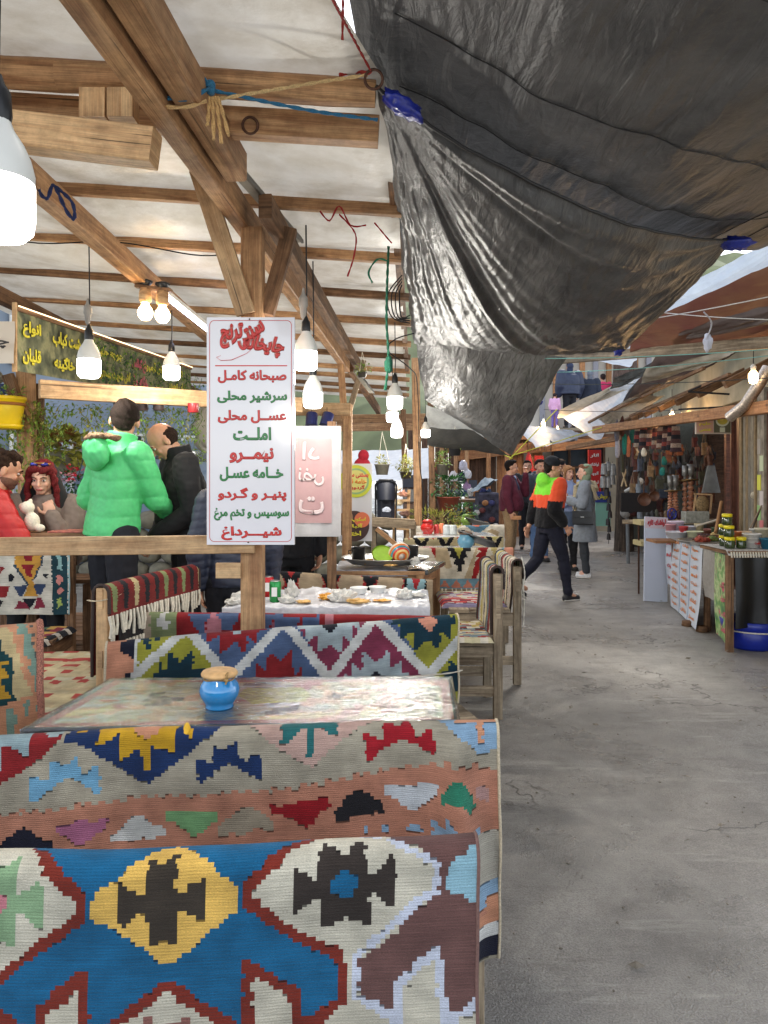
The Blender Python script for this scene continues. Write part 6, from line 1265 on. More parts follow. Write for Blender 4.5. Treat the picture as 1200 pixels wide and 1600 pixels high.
planks(es,(a.x,a.y,0),(P(775,0,17.8).x,17.8,0),0.0,2.25,7,PLK)
planks(es,(P(776,0,17.8).x,17.8,0),(b.x,b.y,0),0.0,2.2,5,PLO)
MB().beam(P(716,712,17.3),P(822,700,17.6),0.08,0.24).build("eave_beam",PLO,es)
MB().beam(P(716,690,17.6),P(824,684,17.9),0.8,0.10).build("eave",PLO,es)
for px in(730,763,792):MB().beam((P(px,0,17.4).x,17.4,0),(P(px,0,17.4).x,17.4,2.3),0.10,0.10,up=(0,1,0)).build("post",PLO,es)
MB().beam(P(738,750,17.3),P(738,800,17.3),0.22,0.05,up=(0,1,0)).build("blue_door",plain("blue_grey_door",(70,76,90),0.6),es)
e0=thing("timber_shop","open timber shop hung with hats and shirts left of the orange eave","shop",(1.6,17.5,0),"shops closing the alley")
planks(e0,(P(640,0,17).x,18.2,0),(P(730,0,17).x,18.2,0),0,2.8,8,PLK)
for px in(690,712,729):MB().beam((P(px,0,16.8).x,16.8,0),(P(px,0,16.8).x,16.8,2.6),0.08,0.08,up=(0,1,0)).build("post",WD,e0)
for z in(2.5,2.15):MB().beam((P(680,0,16.8).x,16.75,z),(P(735,0,16.8).x,16.75,z),0.05,0.07).build("rail",WD,e0)
for k in range(9):px=700+k*4;MB().beam((P(px,0,16.9).x,16.9,2.0),(P(px,0,16.9).x,16.9,2.5),0.03,0.03,up=(0,1,0)).build("baluster",WD,e0)
e2=thing("timber_shop","shop front with dark window, orange trim and counters behind the group of people","shop",(4.4,18.6,0),"shops closing the alley")
planks(e2,(P(815,0,18.4).x,18.6,0),(P(905,0,18.6).x,18.6,0),0,0.9,7,PLK)
MB().beam((P(815,0,18.6).x,18.9,0),(P(815,0,18.6).x,18.9,2.6),0.2,0.2,up=(0,1,0)).build("post",PLO,e2)
MB().beam((P(838,0,18.2).x,18.2,0),(P(838,0,18.2).x,18.2,2.5),0.28,0.12,up=(0,1,0)).build("orange_panel",PLO,e2)
MB().beam((P(870,0,18.9).x,19.3,1.7),(P(950,0,18.9).x,19.3,1.7),0.05,1.9,up=(0,0,1)).build("window",GLASS,e2)
for z in(0.72,1.7,2.62):MB().beam((P(868,0,18.9).x,19.25,z),(P(952,0,18.9).x,19.25,z),0.06,0.07).build("window_frame",PLK,e2)
for px in(868,895,925,950):MB().beam((P(px,0,18.9).x,19.25,0.7),(P(px,0,18.9).x,19.25,2.65),0.06,0.06,up=(0,1,0)).build("window_frame",PLK,e2)
MB().beam(P(800,702,17.8),P(985,688,17.8),0.06,0.25).build("fascia",PLO,e2)
MB().beam(P(800,690,18.4),P(985,680,18.4),1.3,0.08).build("eave",PLK,e2)
for k in range(12):px=806+k*5;MB().beam(P(px,704,17.6),P(px,690,17.6),0.03,0.03,up=(0,1,0)).build("baluster",WDK,e2)
tag(MB().beam(P(842,712,17.5),P(842,745,17.5),0.22,0.03,up=(0,1,0)).build("red_cloth",plain("red_cloth",(200,50,40),0.8),loc=P(842,730,17.5)),"red cloth panel hanging above the smiling man in black","cloth")
tag(MB().lathe([(0.0,0.5),(0.05,0.42),(0.12,0.1),(0.14,-0.3),(0,-0.32)],P(826,740,17),12).build("folded_umbrella",plain("red_umbrella",(186,44,40),0.8),loc=P(826,740,17)),"folded red umbrella standing between the maroon man and the smiling man","umbrella")
rsn=thing("shop_sign","tall red sign with white lines of writing beside the dark far window","sign",P(929,752,15.8))
MB().beam(P(929,790,15.8),P(929,703,15.8),0.27,0.05,up=(0,1,0)).build("board",flat("sign_red",(190,36,34)),rsn)
for k,w_ in enumerate(("انار","لواشک","آلوچه","ترشی","زیتون","رب")):letter(rsn,w_,P(929,712+k*14,15.76),EX,EZ,0.18,0.09,T_WHT,0.003,0.04)
bsn=thing("shop_sign","blue and green shop banner low behind the woman in the grey coat","sign",P(940,790,14.8))
MB().beam(P(942,822,14.8),P(942,768,14.8),0.30,0.03,up=(0,1,0)).build("board",flat("sign_mint",(150,206,186)),bsn)
MB().beam(P(942,785,14.77),P(942,768,14.77),0.30,0.02,up=(0,1,0)).build("top_band",T_BLU,bsn);letter(bsn,"فروش",P(942,776,14.74),EX,EZ,0.22,0.12,T_YEL,0.02,0.05)
tr_=MB();tr_.add([(3.0,19.6,0),(16,19.6,0),(16,23.5,0),(3.0,23.5,0),(3.0,19.6,2.75),(16,19.6,2.75),(16,23.5,2.75),(3.0,23.5,2.75)],[(4,5,6,7),(0,1,5,4),(3,0,4,7),(1,2,6,5)])
tag(tr_.build("terrace",plain("terrace_stone",(140,130,112),0.9,0.3,2)),kind="structure")
uh=thing("upper_house","pale house with orange columns on the terrace above the awnings","house",(6,23.4,2.75))
MB().beam((2.6,23.6,4.6),(13,23.6,4.6),0.3,3.8).build("wall",plain("pale_wall",(206,200,190),0.9,0.1,2),uh)
for k in range(14):
 x=5.0+k*0.42;MB().beam((x,23.35,2.76),(x,23.35,6.0),0.16,0.10,up=(0,1,0)).build("column",PLO if k%2 else plain("grey_column",(150,150,160),0.8),uh)
MB().beam((2.4,23.1,6.55),(13.2,23.1,6.55),1.6,0.12).build("roof",plain("sheet_roof",(150,96,80),0.6),uh)
for px,lab in((968,"thick brown tree trunk rising on the terrace"),(985,"pale trunk beside the brown one on the terrace")):
 c=P(px,600,20.5);tt=thing("tree_trunk",lab,"tree",(c.x,20.5,2.75),"trunks on the terrace")
 MB().tube([(c.x,20.5,2.7),(c.x+0.05,20.5,4.5),(c.x-0.05,20.5,7.5)],[0.26 if px==968 else 0.17,0.22 if px==968 else 0.14,0.12],n=12).build("trunk",wood("bark",(130,106,96),(84,66,60),0.9),tt)
 bush(Vector((c.x,20.5,8.0)),(1.6,1.4,1.1),900,LF3,0.16,px,"crown",tt)
hv,hf=[],[]
nx_,ny_=40,16
for j in range(ny_+1):
 for i in range(nx_+1):
  x=-30+i*2.0;y=25+j*2.4;hv.append((x,y,2.0+j*1.15+0.9*math.sin(x*0.3+j)+0.5*math.sin(x*0.9+j*2)))
for j in range(ny_):
 for i in range(nx_):a=j*(nx_+1)+i;hf.append((a,a+1,a+nx_+2,a+nx_+1))
hm=MB();hm.add(hv,hf,None,True);tag(hm.build("hill",plain("hillside",(96,104,72),0.95,0.4,0.6)),kind="structure")
BG1=plain("blue_grey_wall",(124,136,150),0.7,0.15,1.2);BG2=plain("pale_shutter",(168,176,186),0.5,0.1,2)
lh=thing("grey_building","blue-grey building with shuttered windows behind the tea house plants","building",(-5,11,0))
p0,p1_=Vector((-9.5,7.2,0)),Vector((-3.3,14.6,0));dd=(p1_-p0).normalized();nn_=Vector((dd.y,-dd.x,0))
MB().beam(p0+Vector((0,0,2.6)),p1_+Vector((0,0,2.6)),0.3,5.2).build("wall",BG1,lh)
for k in range(7):
 c=p0+dd*(0.9+k*1.3)+nn_*0.17
 for z in(1.55,3.9):
  f=MB().beam(c+Vector((0,0,z-0.65)),c+Vector((0,0,z+0.65)),0.95,0.06,up=nn_).build("window",GLASS if k%2 else BG2,lh)
  for s_ in(-0.48,0,0.48):MB().beam(c+dd*s_+nn_*0.03+Vector((0,0,z-0.68)),c+dd*s_+nn_*0.03+Vector((0,0,z+0.68)),0.05,0.05,up=nn_).build("mullion",WHITE_P,f)
  for s_ in(-0.66,0,0.66):MB().beam(c-dd*0.5+nn_*0.04+Vector((0,0,z+s_)),c+dd*0.5+nn_*0.04+Vector((0,0,z+s_)),0.05,0.05).build("mullion",WHITE_P,f)
def van(label,c,yaw):
 t=thing("parked_van",label,"van",c);Rz=Matrix.Rotation(yaw,3,'Z')
 def q(x,y,z):return Vector(c)+Rz@Vector((x,y,z))
 prof=[(-2.0,0.35),(-2.05,0.9),(-1.9,1.05),(-1.35,1.15),(-0.9,1.75),(-0.6,1.85),(1.8,1.85),(1.95,1.7),(2.0,0.35)];m=MB();n=len(prof)
 vs=[q(x,-0.8+(0.08 if z>1.2 else 0),z)for x,z in prof]+[q(x,0.8-(0.08 if z>1.2 else 0),z)for x,z in prof]
 m.add(vs,[(i,(i+1)%n,n+(i+1)%n,n+i)for i in range(n)]+[tuple(range(n))[::-1],tuple(range(n,2*n))])
 m.build("body",plain("van_blue_white",(120,140,166),0.3,0.05,coat=0.6),t)
 w=MB();w.add([q(-1.33,-0.66,1.2),q(-0.92,-0.66,1.7),q(-0.92,0.66,1.7),q(-1.33,0.66,1.2)],[(0,1,2,3)]);w.v=[tuple(Vector(v)+Rz@Vector((-0.015,0,0.012)))for v in w.v];w.build("windscreen",GLASS,t)
 for x0,x1 in((-0.8,0.2),(0.3,1.6)):
  w=MB();w.add([q(x0,-0.73,1.15),q(x1,-0.73,1.15),q(x1,-0.735,1.68),q(x0+0.05,-0.735,1.68)],[(0,1,2,3)]);w.v=[tuple(Vector(v)+Rz@Vector((0,-0.02,0)))for v in w.v];w.build("side_window",GLASS,t)
 for x in(-1.3,1.3):
  for y in(-0.78,0.78):
   f=MB();f.lathe([(0.0,-0.09),(0.32,-0.09),(0.33,0.09),(0.0,0.09)],q(x,y,0.33),20,axis=Rz@Vector((0,1,0)));wh=f.build("wheel",plain("tyre",(26,26,28),0.8),t)
   g=MB();g.lathe([(0.0,-0.1),(0.19,-0.1),(0.19,0.1),(0,0.1)],q(x,y,0.33),16,axis=Rz@Vector((0,1,0)));g.build("rim",plain("steel_rim",(150,150,154),0.4,metal=0.7),wh)
 return t
van("pale blue van parked behind the green and black jacket men",(-3.1,12.6,0.2),0.3)
for i,(px,py,col,lab)in enumerate(((8,640,(200,202,210),"white folded blanket high at the picture's left edge"),(2,625,(40,52,84),"navy and white blanket bundle above the yellow pot"),(-30,600,(150,142,120),"beige bundle above the navy blanket"))):
 crumpled("blanket",tuple(P(px,py,6.6)),(0.22,0.15,0.08),plain("blanket_%d"%i,col,0.9),lab,"blanket",120+i,"blankets stored at the left edge",k=0.2)
shf=beam_thing("storage_shelf",P(-80,652,6.6),P(36,652,6.6),0.4,0.03,WDK,"plank shelf holding bundled blankets at the left edge","shelf")
tag(crumple("shade_cloth",P(328,668,7.2),(0.16,0.05,0.24),sheet_mat("ivory_shade",(206,200,186),0.7,0.3),"round ivory umbrella cloth behind the menu sign's left edge","umbrella",19),cat="umbrella")
pm=thing("pram","dark navy pram with raised hood beyond the grey barrier","pram",P(603,830,9.2));pcn=P(603,785,9.2);NVY=plain("navy_cloth",(22,26,40),0.6,0.2)
m=MB();m.grid(lambda u,v:pcn+Vector((0.125*math.cos(math.pi*u)*(1-0.15*v),-0.05-0.14*math.sin(math.pi*u)*(0.4+0.6*v),0.26-0.24*v**1.4+0.02*math.sin(math.pi*u))),16,10);m.ell(pcn+Vector((0,0,0.10)),(0.125,0.14,0.17),16,10);m.build("hood",NVY,pm)
MB().beam(pcn+Vector((0,0,-0.22)),pcn+Vector((0,0,0.06)),0.22,0.2,up=(0,1,0),ch=0.25).build("seat",NVY,pm)
m=MB();m.tube([pcn+Vector((-0.125,0,-0.25)),pcn+Vector((-0.13,-0.1,0.22)),pcn+Vector((-0.08,-0.14,0.28)),pcn+Vector((0.08,-0.14,0.28)),pcn+Vector((0.13,-0.1,0.22)),pcn+Vector((0.125,0,-0.25))],0.012,n=6);m.build("handle",BLK_P,pm)
for sx in(-0.13,0.13):
 for sy in(-0.15,0.2):
  MB().lathe([(0,-0.02),(0.08,-0.02),(0.08,0.02),(0,0.02)],(pcn.x+sx,pcn.y+sy,0.08),16,axis=(1,0,0)).build("wheel",plain("tyre",(26,26,28)),pm)
  MB().tube([(pcn.x+sx,pcn.y+sy,0.08),(pcn.x+sx*0.9,pcn.y,pcn.z-0.2)],0.01,n=6).build("leg",BLK_P,pm)
crumpled("printed_badge",tuple(P(604,800,9.0)),(0.055,0.01,0.035),plain("badge_grey",(170,176,190),0.6,0.5,60),"grey printed bag hanging on the pram's back","bag",133,k=0.1)
rk=thing("wooden_rack","pale slatted wooden rack of small goods beside the pram","rack",P(625,830,9.9))
for px in(615,636):MB().beam(P(px,850,9.9),P(px+3,765,9.9),0.04,0.04,up=(0,1,0)).build("leg",WPL,rk)
for py in(772,782,797,812,826):MB().beam(P(613,py,9.88),P(640,py,9.88),0.12,0.03).build("shelf",WPL,rk)
for i,(px,py,col)in enumerate(((620,767,(200,190,176)),(630,776,(170,120,100)),(622,790,(206,190,160)),(632,806,(120,90,80)),(620,820,(210,206,200)))):
 crumpled("cloth_bundle",tuple(P(px,py,9.85)),(0.06,0.05,0.04),plain("bundle_%d"%i,col,0.9),["white bundle on the pale rack's top","pinkish bundle on the rack's second shelf","cream bundle on the rack's third shelf","brown bundle on the rack's fourth shelf","off-white bundle at the rack's foot"][i],"bundle",140+i,"bundles on the pale rack")
wcn=sheet_mat("white_canopy",(226,230,236),0.6,0.5,(206,212,222),5,0.3,0.3,0.15)
sheet("white_canopy",quadfn(P(470,708,14),P(672,700,15),P(672,748,17),P(470,756,16),0.1,0.03,9),50,40,wcn,"broad white canopy glowing beyond the pram","canopy",(0,15,2))
for k,(px0,px1,py,Y)in enumerate(((520,680,655,13.6),(500,660,668,14.4))):beam_thing("cross_beam",P(px0,py,Y),P(px1,py-2,Y),0.08,0.16,WD,["cross beam behind the three white bulbs","lower cross beam further behind the white bulbs"][k],"beam")
sk=thing("storage_box","stack of dark storage boxes behind the pale rack","box",P(640,770,11.5));
for k in range(4):MB().beam(P(630,752+k*22,11.8),P(652,752+k*22,11.8),0.4,0.2).build("box",plain("box_%d"%k,[(40,44,60),(110,110,110),(90,70,60),(60,60,66)][k],0.7),sk)
ck=thing("stone_wall","low mossy stone wall beyond the tea house benches","wall",(-2.6,10.4,0));rs_=random.Random(4);SM=plain("mossy_stone",(116,112,98),0.9,0.3,8,bmp=0.6)
for row in range(4):
 for k in range(16):
  x=-5.2+k*0.34+(row%2)*0.17;m=MB();m.ell((x,10.6-0.02*k,0.14+row*0.24),(0.185,0.16,0.135),8,6);m.build("stone",SM,ck)
rw=thing("red_sweater_display","red hooded jacket on a stand far behind the round poster","clothes",P(570,715,12));m=MB();m.ell(P(568,712,12),(0.09,0.09,0.10));m.ell(P(566,735,12),(0.16,0.1,0.22));m.build("jacket",plain("red_wool",(190,40,56),0.9),rw)
ds=thing("display_table","trestle of woven bags and striped cloth before the plank doors","table",(P(745,0,14).x,14,0))
MB().beam(P(700,782,14),P(772,782,14),0.7,0.05).build("tabletop",WDK,ds);MB().beam(P(700,812,13.9),P(772,812,13.9),0.5,0.05).build("shelf",WDK,ds)
for px in(703,736,769):MB().beam((P(px,0,13.8).x,13.8,0),(P(px,0,13.8).x,13.8,1.0),0.06,0.06,up=(0,1,0)).build("leg",WDK,ds)
rs_=random.Random(12)
bagc=[(60,64,110),(150,150,160),(206,204,200),(110,60,60),(90,96,100),(40,60,90),(170,120,80),(60,60,66)];adj=["navy","grey","white","maroon","slate","dark blue","tan","charcoal"]
for i in range(14):
 px=704+(i%7)*10;py=776 if i<7 else 806;k=rs_.randrange(8)
 crumpled("woven_bag",tuple(P(px,py,13.7)),(0.065,0.08,0.08),plain("bag_%d"%k,bagc[k],0.9,0.35,40),"%s woven bag, number-%s from the planter on the %s board of the trestle"%(adj[k],["one","two","three","four","five","six","seven"][i%7],"upper" if i<7 else "lower"),"bag",150+i,"woven bags on the far trestle",n=14)
cart=thing("covered_cart","cart of packed goods under grey-blue cloth left of the maroon jacket man","cart",P(755,810,13.2))
sheet("cover",quadfn(P(735,770,13.0),P(772,752,13.0),P(778,752,13.6),P(742,768,13.6),-0.15,0.03,21),24,20,plain("grey_blue_cloth",(110,124,134),0.8,0.2),None,None,(0,0,0)).parent=cart
o_=[o for o in COL.objects if o.name.startswith("cover")and o.parent==cart][0];o_.location=-cart.location
MB().beam(P(745,800,13.2),P(776,800,13.2),0.5,0.7).build("body",plain("packed_goods",(60,60,76),0.9,0.7,14),cart)
for k in range(10):
 px,py=741+rs_.random()*34,782+rs_.random()*45;q=rs_.randrange(8)
 m=MB();m.ell(P(px,py,12.9),(0.06,0.05,0.05),8,6);m.build("packed_item",plain("bag_%d"%q,bagc[q],0.9),cart)
for k,(px,py,col,lab)in enumerate(((724,735,(190,186,196),"white cap hanging in the hat shop"),(709,752,(206,200,200),"pale shirt hanging left in the hat shop"),(722,756,(40,44,56),"dark trousers hanging below the white cap"),(730,748,(206,206,210),"white scarf hanging beside the dark trousers"),(729,773,(150,120,150),"lilac folded cloth under the white scarf"),(686,735,(120,70,50),"row of brown belts beside the planter post"))):
 crumpled("hanging_garment",tuple(P(px,py,16.5)),(0.10,0.06,0.16 if col[0]<180 else 0.13),plain("garment_%d"%k,col,0.9),lab,"garment",170+k,"garments in the hat shop",n=14,k=0.2)
 # -- awnings across the alley
AWH=sheet_mat("pale_blue_awning",(214,226,240),0.5,0.35,(190,204,222),5,0.4,0.4,0.12);ABR=sheet_mat("brown_awning",(96,82,78),0.5,0.25,(78,64,62),4,0.4,0.4,0.2);AMR=sheet_mat("maroon_awning",(98,58,52),0.5,0.28,(118,84,60),2.2,0.4,0.4,0.2)
ABE=sheet_mat("beige_awning",(186,176,158),0.6,0.3,(160,150,132),5,0.4,0.3,0.3)
G_AW="awnings of the shop row"
def awn(fn,mat,lab,n=60):sheet("awning",fn,n,n,mat,lab,"awning",(4,10,2.7),G_AW)
awn(quadfn(P(1026,566,9.4),P(872,648,17),P(936,692,15.5),P(984,606,11),0.06,0.02,31),AWH,"pale blue-white awning sheet, largest one across the alley")
awn(quadfn(P(888,672,14.5),P(800,660,17.5),P(838,700,17.0),P(925,680,14.0),0.05,0.03,32),AWH,"ragged white sheet below the large pale awning")
awn(quadfn(P(984,620,10.0),P(936,655,13),P(952,668,13),P(1040,618,9.5),0.03,0.02,33),ABE,"beige cloth strip between the pale and brown awnings")
awn(quadfn(P(1030,548,8.6),P(1180,540,7.2),P(1070,590,9.2),P(972,634,11.0),0.05,0.02,34),ABR,"brown awning sheet beneath the grey beam")
awn(quadfn(P(985,497,7.0),P(1290,372,5.3),P(1300,520,6.2),P(985,548,7.6),0.10,0.03,35),AMR,"maroon and orange awning glowing behind the tarpaulin corner")
awn(quadfn(P(985,492,6.6),P(1290,330,4.9),P(1290,378,5.1),P(1000,502,6.8),0.05,0.02,36),AWH,"narrow pale strip of awning under the tarpaulin corner")
awn(quadfn(P(930,535,9),P(1010,540,9),P(985,575,11),P(880,552,12),0.05,0.02,37),AWH,"sliver of blue-white sheet right under the middle tarpaulin's corner",30)
awn(quadfn(P(875,640,14.5),P(990,588,11),P(985,606,11),P(870,655,16.5),0.03,0.02,38),ABE,"tan rubber edge along the top of the large pale awning",30)
awn(quadfn(P(1010,575,9.0),P(1150,548,7.4),P(1120,566,7.8),P(1000,600,9.6),0.03,0.02,41),ABE,"beige cloth strip lying over the brown awning",30)
awn(quadfn(P(960,590,10.4),P(1040,560,8.8),P(1028,578,9.0),P(950,612,11.0),0.03,0.02,42),GREYT,"dark grey strip of sheet across the pale awning's upper edge",30)
awn(quadfn(P(1060,520,6.9),P(1230,470,5.7),P(1240,500,5.8),P(1050,536,7.2),0.03,0.02,43),ABR,"brown strip of sheet below the maroon awning",30)
for k,(a,b)in enumerate((((960,640,11.0),(1100,575,8.0)),((985,650,10.5),(1140,585,7.6)),((920,660,12.6),(1030,600,9.4)))):beam_thing("awning_pole",P(*a),P(*b),0.035,0.035,WDK,["rough pole under the brown awning, nearest the pale sheet","rough pole under the brown awning, closest to the flue pipe","rough pole carrying the beige cloth strip"][k],"pole")
beam_thing("awning_beam",P(868,562,8.6),P(1290,528,5.9),0.06,0.10,WGR,"long grey beam spanning beneath the tarpaulin corners")
beam_thing("awning_beam",P(930,672,12.5),P(1260,628,6.3),0.10,0.12,PLO,"orange planed eave beam of the shop row")
beam_thing("awning_beam",P(886,700,15.5),P(972,684,13.5),0.06,0.09,WDK,"dark beam end holding the ragged white sheet")
tag(MB().tube([P(862,688,16),P(900,684,15.5)],0.07,n=12).build("duct",plain("dull_zinc",(130,136,146),0.4,metal=0.7),loc=P(880,686,16)),"grey rolled awning tube above the far bulb","tube")
# -- shop row across the alley
sr=thing("shop_row","timber and plaster shop row across the alley with doors and open front","shop",(4.4,9,0))
W0,W1,W2,W3=Vector((3.4,4.5,0)),Vector((3.93,7.55,0)),Vector((4.52,9.75,0)),Vector((4.98,15.2,0))
d1=(W2-W1).normalized()
dr=MB();dr.beam(Vector((3.90,7.45,0.15)),Vector((3.90,7.45,2.2)),0.001,0.001)
drn=Vector((W1-W0).normalized())
door=MB().beam(W1+drn*-0.45+Vector((0,0,0.2)),W1+drn*-0.45+Vector((0,0,2.35)),0.9,0.04,up=Vector((-drn.y,drn.x,0)),ch=0.02).build("door",WRED,sr)
nrm_=Vector((-drn.y,drn.x,0))
for z0,z1 in((0.35,0.85),(0.98,1.55),(1.68,2.22)):
 for s_ in(-0.66,-0.24):MB().beam(W1+drn*s_+nrm_*0.025+Vector((0,0,z0)),W1+drn*s_+nrm_*0.025+Vector((0,0,z1)),0.30,0.02,up=nrm_,ch=0.3).build("panel",WRED,door)
MB().beam(W0+Vector((0,0,2.2))-nrm_*0.1,W1+Vector((0,0,2.2))-nrm_*0.1,0.1,5.0).build("wall",PLAS,sr)
rub=plain("rubble_plaster",(150,140,124),0.95,0.5,9,bmp=0.8)
c0,c1_=W1+d1*0.02,W1+d1*0.33
nr2=Vector((-d1.y,d1.x,0))
MB().beam(c0+Vector((0,0,1.2)),c1_+Vector((0,0,1.2)),0.08,2.4).build("wall",rub,sr)
rs_=random.Random(3)
for k,(z,col)in enumerate(((1.62,(196,206,170)),(1.42,(216,214,80)),(1.25,(206,196,190)),(1.1,(150,190,120)),(0.95,(206,120,120)),(0.8,(120,170,206)),(0.62,(226,216,60)),(1.8,(170,160,150)))):
 p=c0.lerp(c1_,0.3+0.35*(k%2))+nr2*0.044+Vector((0,0,z));MB().beam(p-Vector((0,0,0.08)),p+Vector((0,0,0.08)),0.15,0.006,up=nr2).build("poster",flat("faded_%d"%k,col,0.8),sr)
pd0,pd1=W1+d1*0.36,W1+d1*1.20
pdr=MB().beam((pd0+pd1)/2+Vector((0,0,0.25))-nr2*0.03,(pd0+pd1)/2+Vector((0,0,2.3))-nr2*0.03,0.84,0.02,up=nr2).build("door",PLG,sr)
for k in range(6):
 c=pd0+d1*(0.07+0.14*k);MB().beam(c+Vector((0,0,0.2)),c+Vector((0,0,2.32-0.01*(k%3))),0.132,0.024,up=nr2).build("plank",PLG if k not in(1,4)else wood("ochre_plank",(176,150,104),(140,116,80),0.8),pdr)
MB().beam(pd0+nr2*0.03+Vector((0,0,0.1)),pd0+nr2*0.03+Vector((0,0,2.4)),0.07,0.06,up=nr2).build("door_post",wood("ochre_plank",(176,150,104),(140,116,80)),sr)
MB().ell(pd0+d1*0.05+nr2*0.05+Vector((0,0,1.28)),(0.04,0.04,0.04),10,8).build("lock",plain("pale_lock",(170,160,140),0.5),sr)
MB().beam(pd1+d1*0.06+Vector((0,0,0.0)),pd1+d1*0.06+Vector((0,0,2.4)),0.14,0.06,up=nr2).build("door_post",wood("ochre_plank",(176,150,104),(140,116,80)),sr)
q0=pd1+d1*0.16
door2=MB().beam(q0+d1*0.25+Vector((0,0,0.1))-nr2*0.04,q0+d1*0.25+Vector((0,0,2.35))-nr2*0.04,0.5,0.04,up=nr2).build("door",WRED,sr)
for s_ in(0.02,0.48):MB().beam(q0+d1*s_+Vector((0,0,0.1)),q0+d1*s_+Vector((0,0,2.4)),0.07,0.06,up=nr2).build("door_frame",WRED,door2)
MB().beam(Vector((3.9,7.4,2.75))-nr2*0.12,Vector((4.95,13.8,2.75))-nr2*0.12,0.1,0.75).build("wall",PLAS,sr)
MB().beam(Vector((4.1,4.2,3.16)),Vector((6.0,16.3,3.16)),2.2,0.06).build("roof",plain("grey_roofing",(110,110,112),0.8),sr)
for k in range(9):c=W1.lerp(W3,k/8);MB().beam(c+Vector((-0.45,0,2.42)),c+Vector((0.8,0.1,3.05)),0.06,0.08).build("rafter",WDK,sr)
MB().beam(Vector((6.3,9.6,1.3)),Vector((6.8,16,1.3)),0.1,2.6).build("back_wall",PLK,sr)
MB().beam(Vector((4.9,15.4,1.3)),Vector((6.8,15.4,1.3)),0.1,2.6).build("back_wall",plain("grey_panel_wall",(104,106,98),0.8),sr)
MB().beam(Vector((4.5,9.75,1.25)),Vector((6.3,9.4,1.25)),0.1,2.5).build("side_wall",WRED,sr)
pl=thing("shop_pillar","dark round pillar at the open shop's far corner, hung with bells","pillar",P(975,742,14.6))
c=P(975,742,14.6);MB().tube([(c.x,c.y,0),(c.x,c.y,1.2),(c.x-0.03,c.y,2.7)],[0.20,0.15,0.12],n=12).build("pillar",wood("sooty_wood",(110,92,74),(52,46,44),0.8),pl)
tag(MB().tube([P(1200,575,7.0),P(1186,600,7.0),P(1165,632,7.2),P(1140,652,7.4)],0.055,n=16).build("flue_pipe",plain("zinc_duct",(190,178,166),0.35,0.3,60,metal=0.8,bmp=0.8),loc=P(1180,610,7)),"ribbed silvery flue pipe bending down beside the bare bulb","pipe")
for k,(a,b,lab)in enumerate((((1075,612),(1125,590),"black bracket bar on the plaster wall"),((1075,612),(1140,616),"black iron bar sloping below the bracket bar"),((1060,640),(1130,636),"thin dark bar above the picture sign"))):
 rope("iron_bar",[P(*a,8.3),P(*b,8.1)],0.012,(36,34,34),lab,"bar",twist=False)
psn=thing("picture_sign","hanging sign with pink lettered panel and a photo of a soup bowl","sign",P(1114,660,8.6));c=P(1114,660,8.6)
MB().beam(c+Vector((0,0,-0.135)),c+Vector((0,0,0.135)),0.41,0.03,up=(0,1,0)).build("board",flat("sign_cream",(196,180,166)),psn)
MB().beam(c+Vector((-0.10,-0.018,-0.12)),c+Vector((-0.10,-0.018,0.12)),0.19,0.004,up=(0,1,0)).build("lettered_panel",flat("sign_rose",(206,160,140)),psn)
MB().beam(c+Vector((0.10,-0.018,-0.12)),c+Vector((0.10,-0.018,0.12)),0.19,0.004,up=(0,1,0)).build("photo_panel",flat("photo_ground",(96,92,70)),psn)
disc(c+Vector((0.1,-0.022,0.02)),0.078,flat("bowl_white",(206,206,180)),psn,"bowl_print",sc=0.9);disc(c+Vector((0.1,-0.024,0.025)),0.062,flat("soup_yellow",(196,176,70)),psn,"soup_print",sc=0.85);disc(c+Vector((0.09,-0.026,0.04)),0.025,flat("soup_herb",(226,200,90)),psn,"soup_print")
MB().beam(c+Vector((0.1,-0.0225,-0.115)),c+Vector((0.1,-0.0225,-0.06)),0.06,0.002,up=(0,1,0)).build("bowl_foot",flat("bowl_white",(206,206,180)),psn)
letter(psn,"آش رشته",c+Vector((-0.1,-0.021,0.06)),EX,EZ,0.15,0.06,T_YEL,0.002,0.04);letter(psn,"حلیم",c+Vector((-0.1,-0.021,-0.02)),EX,EZ,0.14,0.05,T_YEL,0.002,0.04);letter(psn,"عدسی",c+Vector((-0.1,-0.021,-0.09)),EX,EZ,0.14,0.04,T_YEL,0.002,0.04)
rsG=random.Random(9)
LEA=plain("brown_leather",(96,60,40),0.5,0.3,20);BRS=plain("aged_brass",(120,96,60),0.35,0.3,20,metal=0.8);TUR=wood("turned_wood",(196,130,84),(150,84,50),0.35,0.6,0.1);TIN2=plain("old_tin",(130,128,124),0.4,0.25,20,metal=0.6);FELT=plain("black_felt",(30,28,30),0.95)
def knit(px,py,Y,w,h,cols,lab,cat="knitted bag"):
 c=P(px,py,Y);t=thing("knitted_bag",lab,cat,c,"knitted goods hung across the shop front");n=len(cols)
 for k in range(n):
  z0=h*(0.5-k/n);z1=h*(0.5-(k+1)/n);f=lambda z:w*(0.75+0.35*(0.5-z/h));m=MB()
  m.lathe([(f(z0)/2,z0),(f(z1)/2,z1+0.001)],c,12,squash=0.4);m.build("band",plain("yarn_%d_%d_%d"%cols[k],cols[k],0.95,0.4,90,bmp=0.5),t)
 MB().tube([c+Vector((0,0,h/2)),c+Vector((0,0,h/2+0.12))],0.004,n=4).build("strap",FELT,t)
kc=[(74,50,48),(150,130,116),(60,40,44),(120,56,50),(40,36,40),(140,124,110),(96,60,56),(30,30,36)]
pos=[(998,678),(1006,682),(1018,676),(1026,680),(1034,678),(1042,682),(1050,680),(1056,684)]
words_=["first","second","third","fourth","fifth","sixth","seventh","eighth"]
